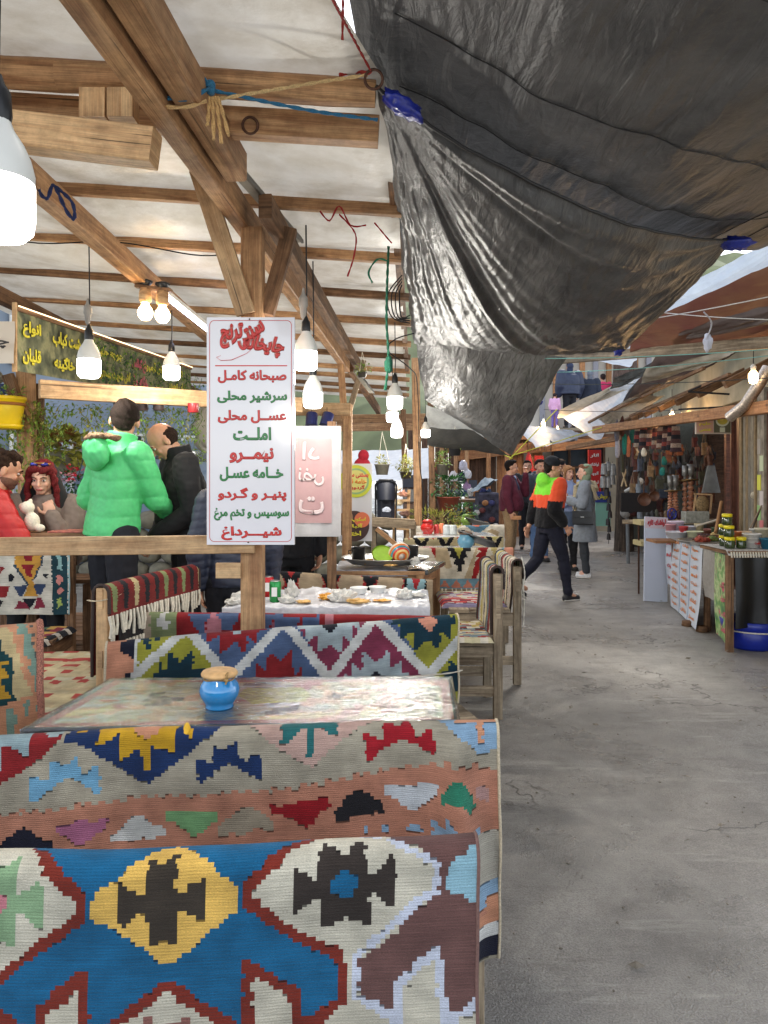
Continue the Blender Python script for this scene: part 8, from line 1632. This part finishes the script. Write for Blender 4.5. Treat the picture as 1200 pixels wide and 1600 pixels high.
def person(label,pos,H,yaw,top=None,topc=(40,40,44),legc=(30,32,40),shoec=(30,28,28),hair="short",hairc=(34,26,22),sk="m",lean=(0,0),head=(0,0),arms=None,legs=None,pelvis=0.95,belly=0.0,hem=0.92,coat=None,voxel=0.010,puff=0.0,quilt=False,colfn=None,beard=False,group=None,infl=0.028,wide=1.0,cap_=None,scarf=None,hood=False,extras=None,shoe_h=0.0,skirt=0,sleeve=1.0,collar=False,tmat=None,cone=False):
 """local frame: x to the person's right, y forward; lean (forward, side) and head (yaw, pitch) in degrees"""
 k=H/1.75;base=Vector(pos);t=thing("person",label,"person",base,group);Rz=Matrix.Rotation(R(yaw),3,'Z')
 TL=Matrix.Rotation(R(-lean[0]),3,'X')@Matrix.Rotation(R(lean[1]),3,'Y');pv=Vector((0,0,pelvis))
 U=lambda p:pv+TL@(Vector(p)-Vector((0,0,0.95)))
 S=(np.array(Rz)*k,np.array((0,0,0)))
 W_=lambda p:Rz@(Vector(p)*k)
 I=lambda p:Vector(p)
 arms=arms or{};legs=legs or{}
 A={}
 for s in(-1,1):
  sh=U((s*0.185*wide,0,1.41));el,wr=arms.get(s,((s*0.235*wide,-0.02,1.13),(s*0.235*wide,0.07,0.90)));A[s]=(sh,U(el),U(wr))
 G={}
 for s in(-1,1):
  hp=pv+Vector((s*0.09,0,-0.03));kn,an=legs.get(s,((s*0.10,0.02,0.50),(s*0.105,-0.02,0.09)));G[s]=(hp,Vector(kn),Vector(an))
 hm=Matrix.Rotation(R(head[0]),3,'Z')@Matrix.Rotation(R(-head[1]),3,'X');hc0=Vector((0,0.015,1.615));nk=Vector((0,-0.01,1.50))
 Hd=lambda p:U(nk+hm@(Vector(p)+hc0-nk));hr=TL@hm
 HM=plain("hair_%d_%d_%d"%hairc,hairc,0.9,0.4,140,bmp=1.0,spec=0.15)
 b=MB();loft(b,[(0,0,0.86,0.14,0.10),(0,0,0.97,0.155,0.11),(0,0,1.10,0.135,0.10),(0,0,1.28,0.155,0.11),(0,0,1.40,0.15,0.085),(0,-0.01,1.46,0.08,0.06)],U)
 cap(b,U((0,-0.015,1.42)),0.062,Hd((0,-0.015,-0.07)),0.056)
 b.ell(Hd((0,-0.012,0.03)),(0.077,0.095,0.092),18,12,rot=hr);b.ell(Hd((0,0.018,-0.035)),(0.062,0.072,0.075),16,10,rot=hr);b.ell(Hd((0,0.048,-0.088)),(0.034,0.03,0.024),12,8,rot=hr)
 b.ell(Hd((0,0.082,0.018)),(0.05,0.014,0.012),12,6,rot=hr);cap(b,Hd((0,0.086,0.01)),0.009,Hd((0,0.108,-0.028)),0.0135,8)
 for s in(-1,1):
  b.ell(Hd((s*0.079,-0.01,-0.01)),(0.012,0.02,0.032),10,8,rot=hr);b.ell(Hd((s*0.038,0.066,-0.03)),(0.022,0.016,0.02),10,6,rot=hr)
  sh,el,wr=A[s];cap(b,sh,0.055,el,0.042);cap(b,el,0.042,wr,0.029)
  d=(wr-el).normalized();cu=arms.get(("curl",s),0.45);pn=arms.get(("palm",s),(-s*1.0,0.2,0));hand(b,wr+d*0.01,arms.get(("dir",s),d),pn,1.0,cu,1 if s>0 else 1)
  hp,kn,an=G[s];cap(b,hp,0.082,kn,0.056);cap(b,kn,0.056,an,0.038);cap(b,an,0.036,an+Vector((0,0.12,-0.055)),0.03)
 b.ell(Hd((0,0.082,-0.062)),(0.024,0.012,0.010),10,6,rot=hr)
 remesh(b,voxel*0.75,"body",skin(sk),t,2,xf=S)
 fm_=lambda m,name,mat:(setattr(m,'v',[tuple(W_(v))for v in m.v]),m)[1]
 def raw(m,name,mat):
  m.v=[tuple(W_(v)+base)for v in m.v];return m.build(name,mat,t)
 EYW=plain("eye_white",(216,206,200),0.3,0.02,bmp=0);EYI=plain("eye_iris",(34,24,20),0.2,0.02,bmp=0)
 for s in(-1,1):
  raw(MB().ell(Hd((s*0.031,0.0785,0.0)),(0.0135,0.008,0.0075),10,8,rot=hr),"eye",EYW);raw(MB().ell(Hd((s*0.031,0.0865,0.0)),(0.0065,0.003,0.0065),8,6,rot=hr),"iris",EYI)
  raw(MB().tube([Hd((s*0.014,0.096,0.020)),Hd((s*0.033,0.0945,0.026)),Hd((s*0.052,0.080,0.019))],[0.0035,0.004,0.002],n=6),"eyebrow",plain("hair_%d_%d_%d"%hairc,hairc,0.8,0.3,60)if sk!="f" else plain("brow_dark",(50,34,30),0.8))
 raw(MB().ell(Hd((0,0.0945,-0.062)),(0.023,0.006,0.0075),12,6,rot=hr),"lips",plain("lips_%s"%sk,(176,96,88)if sk=="f" else(160,100,88),0.45,0.05,bmp=0))
 HM=plain("hair_%d_%d_%d"%hairc,hairc,0.9,0.4,140,bmp=1.0,spec=0.2)
 hd_=lambda c:0.006*snoise(c[:,0]*1.0+c[:,2],c[:,1]*1.0,3,3,60)
 if beard:
  m=MB();m.ell(Hd((0,0.02,-0.055)),(0.064,0.073,0.056),16,10,rot=hr);m.ell(Hd((0,0.052,-0.092)),(0.034,0.032,0.024),12,8,rot=hr);remesh(m,voxel*0.7,"beard",plain("stubble_%s"%sk,(110,78,62),0.9,0.3,120),t,1,xf=S)
 if hair in("short","curly","bald"):
  m=MB()
  if hair=="bald":m.ell(Hd((0,-0.034,0.012)),(0.083,0.082,0.076),16,10,rot=hr)
  else:m.ell(Hd((0,-0.028,0.040)),(0.084,0.092,0.092),18,12,rot=hr);m.ell(Hd((0,0.02,0.095)),(0.062,0.06,0.035),14,8,rot=hr);m.ell(Hd((0,-0.058,-0.012)),(0.068,0.046,0.062),14,8,rot=hr)
  if hair=="curly":
   rs=random.Random(3)
   for _ in range(40):a=rs.uniform(0,6.28);z=rs.uniform(0.03,0.13);m.ell(Hd((0.075*math.cos(a),-0.025+0.085*math.sin(a),z)),(0.022,0.022,0.022),8,6)
  remesh(m,voxel*0.7,"hair",HM,t,2,hd_,xf=S)
 elif hair=="long":
  m=MB();m.ell(Hd((0,-0.022,0.036)),(0.088,0.098,0.096),18,12,rot=hr)
  for s in(-1,1):
   m.tube([Hd((s*0.06,0.055,0.085)),Hd((s*0.085,0.04,0.02)),Hd((s*0.10,0.03,-0.1)),Hd((s*0.11,0.05,-0.24))],[0.024,0.020,0.024,0.022],n=10);m.ell(Hd((s*0.03,0.07,0.075)),(0.04,0.025,0.028),10,6,rot=hr)
  remesh(m,voxel*0.7,"hair",HM,t,2,hd_,xf=S)
 if cap_:m=MB();m.ell(Hd((0,-0.018,0.062)),(0.088,0.102,0.085),18,12,rot=hr);m.tube([Hd((0,-0.018,0.02)),Hd((0,-0.018,0.075))],0.093,n=18);remesh(m,voxel*0.8,"beanie",plain("cap_%d_%d_%d"%cap_,cap_,0.95,0.2,80,bmp=0.5),t,3,xf=S)
 if scarf:
  m=MB();m.ell(Hd((0,-0.034,0.036)),(0.092,0.098,0.098),18,12,rot=hr);m.ell(Hd((0,-0.03,-0.07)),(0.082,0.078,0.09),16,10,rot=hr);loft(m,[(0,0,1.36,0.17,0.13),(0,0,1.44,0.13,0.105),(0,0.01,1.50,0.075,0.07)],U)
  if cone:m.tube([Hd((0,-0.06,0.05)),Hd((0.0,-0.10,-0.12)),U((0,-0.14,1.2))],[0.08,0.11,0.15],n=14)
  remesh(m,voxel,"headscarf",plain("scarf_%d_%d_%d"%scarf,scarf,0.9,0.2,30),t,3,lambda c:0.006*snoise(c[:,0]*2,c[:,2],8,3,22),xf=S)
 m=MB();i2=0.014
 loft(m,[(0,0,pelvis-0.12,0.15,0.12),(0,0,pelvis,0.168,0.13),(0,0,pelvis+0.10,0.158,0.125)],I)
 for s in(-1,1):hp,kn,an=G[s];cap(m,hp,0.082+i2+0.012,kn,0.058+i2);cap(m,kn,0.058+i2,an+Vector((0,0,0.02)),0.042+i2)
 LM=plain("trousers_%d_%d_%d"%legc,legc,0.9,0.15,40,bmp=0.3)
 remesh(m,voxel,"trousers",LM,t,3,lambda c:0.007*snoise(c[:,0]*1.5,c[:,2],5,3,26),xf=S)
 SM_=plain("shoe_%d_%d_%d"%shoec,shoec,0.5,0.15,30)
 for s in(-1,1):
  an=G[s][2];fd=legs.get(("toe",s),(0,1,-0.0));fd=Vector(fd).normalized();m=MB();z=an+Vector((0,0,-0.05));cap(m,z-fd*0.035,0.042,z+fd*0.13,0.034);m.ell(an+Vector((0,0,-0.01)),(0.045,0.055,0.05+shoe_h),12,8)
  sl=MB();q=z-Vector((0,0,0.025));sl.tube([q-fd*0.06,q+fd*0.06,q+fd*0.15],[0.04,0.042,0.036],n=10,sq=0.4)
  so=remesh(m,voxel*0.8,"shoe",SM_,t,2,xf=S);raw(sl,"sole",plain("sole_pale",(200,196,190),0.6)if max(shoec)>60 or shoec==(30,30,36)else plain("sole_dark",(40,38,36),0.6))if voxel<0.014 else None
 m=MB();f=infl+puff;bl=belly
 rings=[(0,0.2*bl,hem-0.02,0.165*wide+f,0.125+f+bl*0.5),(0,0.4*bl,hem+0.08,0.158*wide+f,0.12+f+bl),(0,0.3*bl,1.12,0.152*wide+f,0.112+f+bl),(0,0,1.28,0.168*wide+f,0.118+f),(0,-0.005,1.39,0.165*wide+f*0.8,0.09+f),(0,-0.01,1.455,0.10+f*0.4,0.07+f*0.5),(0,-0.01,1.49,0.068+f*0.3,0.064+f*0.3)]
 if coat:rings=[(0,0,coat,0.185*wide+f,0.155+f),(0,0,(coat+hem)/2,0.175*wide+f,0.14+f)]+[r for r in rings]
 loft(m,rings,U)
 for s in(-1,1):
  sh,el,wr=A[s];e2=el.lerp(wr,0.96*sleeve)if sleeve<=1 else wr
  cap(m,sh,0.062+f,el,0.05+f);cap(m,el,0.05+f,e2,0.036+f*0.75)
 if hood:m.ell(U((0,-0.115,1.46)),(0.12,0.07,0.09),14,8);m.tube([U((0.11*math.cos(a),-0.03+0.09*math.sin(a),1.47+0.015*math.sin(a)))for a in[i*0.3+2.6 for i in range(14)]],0.035,n=8)
 if collar:m.tube([U((0,-0.012,1.46)),U((0,-0.005,1.535))],0.078+f*0.4,n=14)
 if skirt:loft(m,[(0,0,skirt,0.22,0.18),(0,0,0.98,0.17,0.14)],I)
 TM=tmat or(cloth_attr("garment_cloth",ribs=False,fuzz=0.1)if colfn else plain("top_%d_%d_%d"%topc,topc,0.55 if quilt else 0.85,0.1,30,bmp=0.25))
 def dsp(c):
  d=0.006*snoise(c[:,0]*1.2,c[:,2]+c[:,1],7,3,20)+0.004*snoise(c[:,0],c[:,2]*1.5,9,2,45)
  if quilt:d=0.45*d+0.008*np.abs(np.sin((c[:,2]+0.04*c[:,0]+0.012*np.sin(c[:,0]*15))*math.pi/quilt))**0.35-0.007
  return d
 remesh(m,voxel,"jacket" if not coat else "coat",TM,t,3,dsp,colfn,xf=S)
 if extras:extras(t,U,W_,Hd,hr,A,raw,S,voxel)
 return t
for(x0,x1,y0,y1,z,lab)in((-3.3,-1.92,4.62,6.3,0.33,"higher timber deck under the seated couple"),(-1.90,-0.9,4.42,5.6,0.16,"low timber deck under the two standing men")):
 d=thing("timber_deck",lab,"deck",((x0+x1)/2,(y0+y1)/2,0),"timber decks");n=int((y1-y0)/0.14)
 for k in range(n):y=y0+(k+0.5)*(y1-y0)/n;MB().beam((x0,y,z-0.015),(x1,y,z-0.015),0.132,0.03).build("plank",WDK,d)
 for y in(y0+0.05,y1-0.05):MB().beam((x0,y,(z-0.03)/2),(x1,y,(z-0.03)/2),0.08,z-0.03).build("joist",WDK,d)
X_=lambda px,Y:(px-600)/F*Y
# --- the standing man in the green jacket
def ex_green(t,U,W_,Hd,hr,A,raw,S,vx):
 FUR=plain("hood_fur",(124,98,74),0.95,0.5,120,bmp=1.0);m=MB();rs=random.Random(2)
 for i in range(46):
  a=0.2+i/45*2.9;m.ell(U((0.13*math.cos(a),-0.10-0.10*math.sin(a),1.485+0.01*math.sin(a*2))),(0.027,0.027,0.022),7,5)
 remesh(m,0.008,"fur_trim",FUR,t,1,lambda c:0.006*snoise(c[:,0],c[:,2],5,2,160),xf=S)
 m=MB();m.ell(U((0,-0.17,1.40)),(0.12,0.06,0.11),14,10);remesh(m,0.010,"hood",plain("top_84_198_122",(84,198,122),0.55),t,3,lambda c:0.01*snoise(c[:,0]*1.5,c[:,2],5,3,28),xf=S)
 raw(MB().tube([U((-0.11,-0.12,1.46)),U((-0.15,-0.15,1.38)),U((-0.16,-0.165,1.26))],0.004,n=5),"drawstring",BLK_P)
person("man in a bright green padded jacket with fur-trimmed hood, standing with his back turned",(X_(175,4.62),4.62,0.16),1.83,-38,topc=(84,198,122),legc=(26,28,36),quilt=0.105,puff=0.006,hair="short",hairc=(36,28,24),head=(52,4),lean=(6,3),arms={1:((0.16,0.17,1.16),(0.06,0.33,1.08)),-1:((-0.25,-0.03,1.12),(-0.19,0.15,1.0))},voxel=0.008,extras=ex_green,collar=True,hem=0.93,wide=0.92,infl=0.018)
# --- bald man in black
def ex_logo(t,U,W_,Hd,hr,A,raw,S,vx):
 raw(MB().ell(U((0.10,0.152,1.27)),(0.018,0.004,0.024),10,6),"badge",plain("badge_silver",(170,170,176),0.4,metal=0.4))
 raw(MB().tube([U((0,0.158,1.40)),U((0,0.168,1.2)),U((0,0.165,1.0))],0.004,n=5),"zip",TIN2)
person("balding man in a black zip jacket looking down, beside the man in green",(X_(296,5.0),5.0,0.16),1.75,118,topc=(18,18,20),legc=(20,20,24),hair="bald",hairc=(44,32,26),head=(-4,34),lean=(9,0),belly=0.05,wide=1.08,collar=True,arms={-1:((-0.28,0.02,1.12),(-0.12,0.24,0.98)),1:((0.28,0.0,1.12),(0.20,0.20,0.93))},voxel=0.008,extras=ex_logo)
# --- two people mostly hidden by the menu sign
person("person in a navy quilted jacket, mostly hidden behind the menu sign, one arm hanging",(X_(370,4.36),4.36,0),1.66,12,topc=(34,40,58),legc=(22,24,32),quilt=0.05,puff=0.0,wide=0.9,voxel=0.009,lean=(0,0),arms={-1:((-0.235,-0.03,1.14),(-0.22,0.0,0.90)),("curl",-1):0.5,("palm",-1):(1,-0.2,0)})
person("person in black seen only below the hip-high edge of the pink banner",(X_(452,5.45),5.42,0),1.76,-160,topc=(22,22,26),legc=(18,18,22),shoec=(24,22,22),voxel=0.010,arms={-1:((-0.26,0,1.14),(-0.22,0.06,0.93)),("curl",-1):0.5})
# --- seated woman, hand under her chin
def ex_woman(t,U,W_,Hd,hr,A,raw,S,vx):
 m=MB();m.ell(Hd((0,-0.055,0.02)),(0.092,0.075,0.10),16,10,rot=hr);m.tube([Hd((0,-0.06,0.05)),Hd((0,-0.09,-0.12)),U((0,-0.12,1.22))],[0.085,0.11,0.15],n=14)
 for s in(-1,1):m.tube([Hd((s*0.08,-0.02,0.0)),Hd((s*0.115,0.0,-0.12)),U((s*0.14,0.06,1.28))],[0.03,0.045,0.05],n=10)
 remesh(m,0.009,"veil",plain("black_veil",(20,20,22),0.8),t,3,xf=S)
 for s in(-1,1):raw(MB().ell(Hd((s*0.036,0.062,0.108)),(0.028,0.010,0.02),12,8,rot=hr),"sunglass_lens",plain("mirror_lens",(60,60,130),0.08,0.8,30,metal=0.8))
 raw(MB().tube([Hd((-0.07,0.04,0.11)),Hd((-0.03,0.068,0.122)),Hd((0.03,0.068,0.122)),Hd((0.07,0.04,0.11))],0.004,n=6),"sunglass_frame",plain("gold_frame",(196,150,70),0.3,metal=0.8))
 m=MB();loft(m,[(0,0.0,1.0,0.17,0.14),(0,0,1.2,0.178,0.15),(0,0,1.38,0.165,0.12)],U);remesh(m,0.010,"vest",plain("black_vest",(24,24,28),0.9),t,3,xf=S)
 raw(MB().ell(Hd((0.075,0.03,-0.06)),(0.006,0.006,0.012),8,6),"earring",plain("gold_frame",(196,150,70)))
SEAT_L={-1:((-0.12,0.42,0.52),(-0.12,0.42,0.09)),1:((0.12,0.42,0.52),(0.12,0.42,0.09))}
person("seated woman with red-pink hair and sunglasses on her head, chin resting on her hand",(X_(64,5.0),5.08,0.36),1.66,196,topc=(120,106,98),legc=(24,24,28),hair="long",hairc=(104,36,38),sk="f",pelvis=0.53,lean=(8,0),head=(-8,6),legs=SEAT_L,arms={-1:((-0.20,0.27,1.10),(-0.075,0.21,1.37)),("dir",-1):(0.3,-0.15,0.95),("curl",-1):1.3,("palm",-1):(0.2,-1,0),1:((0.24,0.15,1.12),(0.12,0.33,1.06))},voxel=0.007,extras=ex_woman)
bench("bench seating the woman with red-pink hair",(-2.75,5.30,1.15),(-1.95,5.30,1.15),(0,-1,0),seat=0.80,depth=0.35,wd=WDK)
person("curly haired bearded man in a red padded jacket at the picture's edge, seated",(X_(-40,4.75),4.80,0.36),1.74,-68,topc=(176,22,24),legc=(30,34,50),hair="curly",hairc=(50,36,28),pelvis=0.53,lean=(12,0),head=(2,4),legs=SEAT_L,quilt=0.09,puff=0.012,beard=True,arms={1:((0.27,0.26,1.12),(0.12,0.46,1.10)),-1:((-0.26,0.18,1.12),(-0.12,0.36,1.06))},voxel=0.008)
tb4=[(-2.4,4.66),(-1.70,4.66),(-1.70,5.0),(-2.4,5.0)]
table_frame("table between the seated couple with a red patterned card on it",tb4,1.13)
tag(MB().beam((-2.14,4.80,1.137),(-1.86,4.80,1.137),0.2,0.008).build("menu_card",plain("red_card",(190,110,96),0.4,0.5,30),loc=(-2,4.62,1.137)),"red patterned card lying on the couple's table","card")
pt=P(50,812,4.74);pt.z=1.14
ty_=thing("plush_toy","white plush toy sitting on the couple's table","plush toy",pt);m=MB();m.ell(pt+Vector((0,0,0.06)),(0.05,0.045,0.06));m.ell(pt+Vector((-0.03,0,0.15)),(0.045,0.045,0.042));m.ell(pt+Vector((-0.065,0,0.16)),(0.02,0.02,0.02));m.ell(pt+Vector((0.055,-0.01,0.02)),(0.035,0.025,0.025));m.ell(pt+Vector((-0.045,-0.01,0.02)),(0.03,0.025,0.025));m.ell(pt+Vector((-0.01,0,0.19)),(0.015,0.01,0.02))
remesh(m,0.006,"body",plain("plush_cream",(222,214,196),0.95,0.1,90,bmp=0.8),ty_,2,xf=(np.eye(3),-np.array(pt)))
# --- walker in the alley
def cw(c):
 z=c[:,2];x=c[:,0];out=np.empty((len(c),3));out[:]=lin((22,22,26));out[z>1.12]=lin((232,88,52));g=(z>1.27)&(np.abs(x)<0.20);out[g]=lin((132,226,62));out[(np.abs(x)>0.19)&(z<1.2)]=lin((22,22,26));return out
person("man walking in a green, orange and black hoodie with a black beanie and dark trousers",(X_(860,8.75),8.8,0),1.74,-72,legc=(20,22,40),shoec=(30,30,36),hair="short",hairc=(30,24,22),cap_=(22,24,30),head=(-22,0),hood=True,lean=(3,0),pelvis=0.93,colfn=cw,voxel=0.010,infl=0.035,legs={1:((0.09,0.14,0.50),(0.10,0.19,0.09)),-1:((-0.10,-0.10,0.50),(-0.11,-0.38,0.20)),("toe",-1):(0,0.75,-0.6)},arms={1:((0.25,-0.10,1.12),(0.24,0.08,0.92)),-1:((-0.25,-0.06,1.13),(-0.24,-0.14,0.90)),("curl",1):1.2},sleeve=0.75)
# --- the group behind
def ex_maroon(t,U,W_,Hd,hr,A,raw,S,vx):
 m=MB();loft(m,[(0,0.06,0.92,0.10,0.115),(0,0.065,1.1,0.10,0.12),(0,0.045,1.3,0.085,0.11),(0,0.02,1.42,0.06,0.08)],U);remesh(m,0.011,"sweater",plain("navy_sweater",(26,36,66),0.9),t,3,xf=S)
 raw(MB().beam(A[1][2]+Vector((0,0.03,-0.10)),A[1][2]+Vector((0,0.17,-0.10)),0.02,0.06),"held_box",PLO)
 raw(MB().tube([U((-0.03,0.075,1.47)),U((0,0.10,1.42)),U((0.03,0.075,1.47))],0.012,n=6),"shirt_collar",plain("shirt_blue",(160,176,210),0.8))
G_PPL="people standing in the alley"
person("man in maroon bomber jacket and khaki trousers, one hand raised to his face",(X_(797,12.3),12.3,0),1.76,-112,topc=(84,20,40),legc=(150,124,92),shoec=(30,28,28),hair="short",hairc=(26,20,18),head=(16,4),belly=0.06,wide=1.06,infl=0.024,voxel=0.011,extras=ex_maroon,group=G_PPL,arms={1:((0.25,0.0,1.13),(0.24,0.06,0.90)),-1:((-0.24,0.20,1.18),(-0.10,0.24,1.50)),("dir",-1):(0.1,-0.1,1),("curl",-1):0.9})
person("young man in a dark grey hoodie and blue jeans beside the maroon jacket man",(X_(843,12.8),12.8,0),1.78,-165,topc=(62,70,78),legc=(96,126,170),shoec=(34,32,36),hair="short",hairc=(40,32,28),head=(0,2),hood=True,voxel=0.011,group=G_PPL,arms={1:((0.26,0.05,1.14),(0.17,0.20,0.96)),-1:((-0.26,0,1.13),(-0.22,0.1,0.92))})
person("smiling man in black standing behind the others, under the red cloth",(X_(824,14.8),14.8,0),1.80,168,topc=(24,24,28),legc=(30,30,36),hair="short",hairc=(28,22,20),voxel=0.014,group=G_PPL,collar=True)
def cblue(c):
 out=np.empty((len(c),3));out[:]=lin((150,166,206));out[(c[:,2]<1.25)&(c[:,2]>1.2)]=lin((196,150,180));out[c[:,2]<0.98]=lin((90,104,128));return out
person("woman in a pale blue coat and black boots facing the camera",(X_(887,11.6),11.6,0),1.66,-172,topc=(150,166,206),legc=(24,24,28),shoec=(26,26,28),hair="long",hairc=(150,110,76),sk="f",scarf=None,head=(10,2),coat=0.62,colfn=cblue,voxel=0.011,group=G_PPL,hood=True,shoe_h=0.06,arms={1:((0.24,0.06,1.14),(0.10,0.22,1.12)),-1:((-0.24,0.05,1.14),(-0.10,0.20,1.10))})
def ex_grey(t,U,W_,Hd,hr,A,raw,S,vx):
 BG=plain("black_leather_bag",(24,26,32),0.35,0.15,coat=0.3);c=U((-0.27,0.03,0.93))
 raw(MB().beam(c+Vector((0,-0.15,0)),c+Vector((0,0.15,0)),0.09,0.20,ch=0.2),"handbag",BG);raw(MB().beam(c+Vector((-0.05,-0.15,0.06)),c+Vector((-0.05,0.15,0.06)),0.012,0.10,ch=0.2),"bag_flap",BG)
 raw(MB().beam(c+Vector((-0.06,-0.02,0.02)),c+Vector((-0.06,0.03,0.02)),0.006,0.014),"bag_clasp",plain("bare_tin",(176,176,176)))
 raw(MB().tube([c+Vector((0,0.14,0.09)),U((-0.22,0.12,1.2)),U((-0.12,0.06,1.47)),U((-0.16,-0.10,1.4)),U((-0.24,-0.13,1.15)),c+Vector((0,-0.14,0.09))],0.009,n=6),"bag_strap",BG)
 m=MB();m.tube([U((-0.09,0.12,1.42)),U((-0.15,0.03,1.47)),U((-0.14,-0.11,1.40)),U((-0.13,-0.17,1.2))],[0.035,0.05,0.06,0.07],n=10,sq=0.5);m.tube([U((0.09,0.12,1.42)),U((0.15,0.0,1.47)),U((0.05,-0.13,1.44)),U((-0.05,-0.16,1.35))],0.05,n=10)
 m.tube([U((-0.05,0.13,1.42)),U((-0.10,0.15,1.2)),U((-0.12,0.15,0.95))],[0.04,0.035,0.03],n=8);remesh(m,0.012,"scarf",plain("beige_scarf",(166,152,124),0.95,0.2,40),t,2,xf=S)
person("woman in long grey coat, green headscarf and white trainers with black shoulder bag",(X_(917,10.7),10.8,0),1.66,74,topc=(128,134,142),legc=(52,56,62),shoec=(214,214,216),hair="short",hairc=(120,80,60),sk="f",scarf=(120,134,110),head=(6,0),coat=0.56,voxel=0.010,extras=ex_grey,group=G_PPL,infl=0.032,arms={-1:((-0.23,0.04,1.13),(-0.12,0.26,1.20)),1:((0.23,0.06,1.13),(0.08,0.26,1.22))})
person("distant person in a black cap and coat beyond the two women",(X_(876,16.2),16.2,0),1.84,-100,topc=(28,30,36),legc=(30,30,34),hair="short",cap_=(26,26,32),voxel=0.016,group=G_PPL)
person("distant person in a grey hooded top between the walker and the blue coat",(X_(884,14.4),14.4,0),1.66,-10,topc=(96,100,108),legc=(40,40,50),hair="short",hairc=(60,50,44),hood=True,voxel=0.016,group=G_PPL)
G_TER="people on the terrace above the awnings"
person("person in a bulky navy padded coat and hood on the upper terrace",(X_(890,20),20.0,2.75),1.80,14,topc=(40,50,76),legc=(26,28,36),scarf=(46,56,84),quilt=0.16,puff=0.06,wide=1.2,voxel=0.018,group=G_TER)
person("smaller person in a dark slate coat with grey headscarf on the upper terrace",(X_(922,20.3),20.3,2.75),1.62,-20,topc=(38,46,64),legc=(28,28,34),scarf=(110,116,130),puff=0.03,voxel=0.018,group=G_TER)
person("person in a bright pink top between the trunks on the upper terrace",(X_(942,20.9),20.9,2.75),1.62,0,topc=(220,60,110),legc=(60,60,90),hair="short",hairc=(50,40,40),voxel=0.018,group=G_TER)
person("child in pale pink by the terrace edge, left of the navy coat",(X_(866,19.9),19.85,2.75),0.95,-30,topc=(220,170,210),legc=(120,100,170),hair="long",hairc=(50,40,44),sk="f",voxel=0.016,group=G_TER)
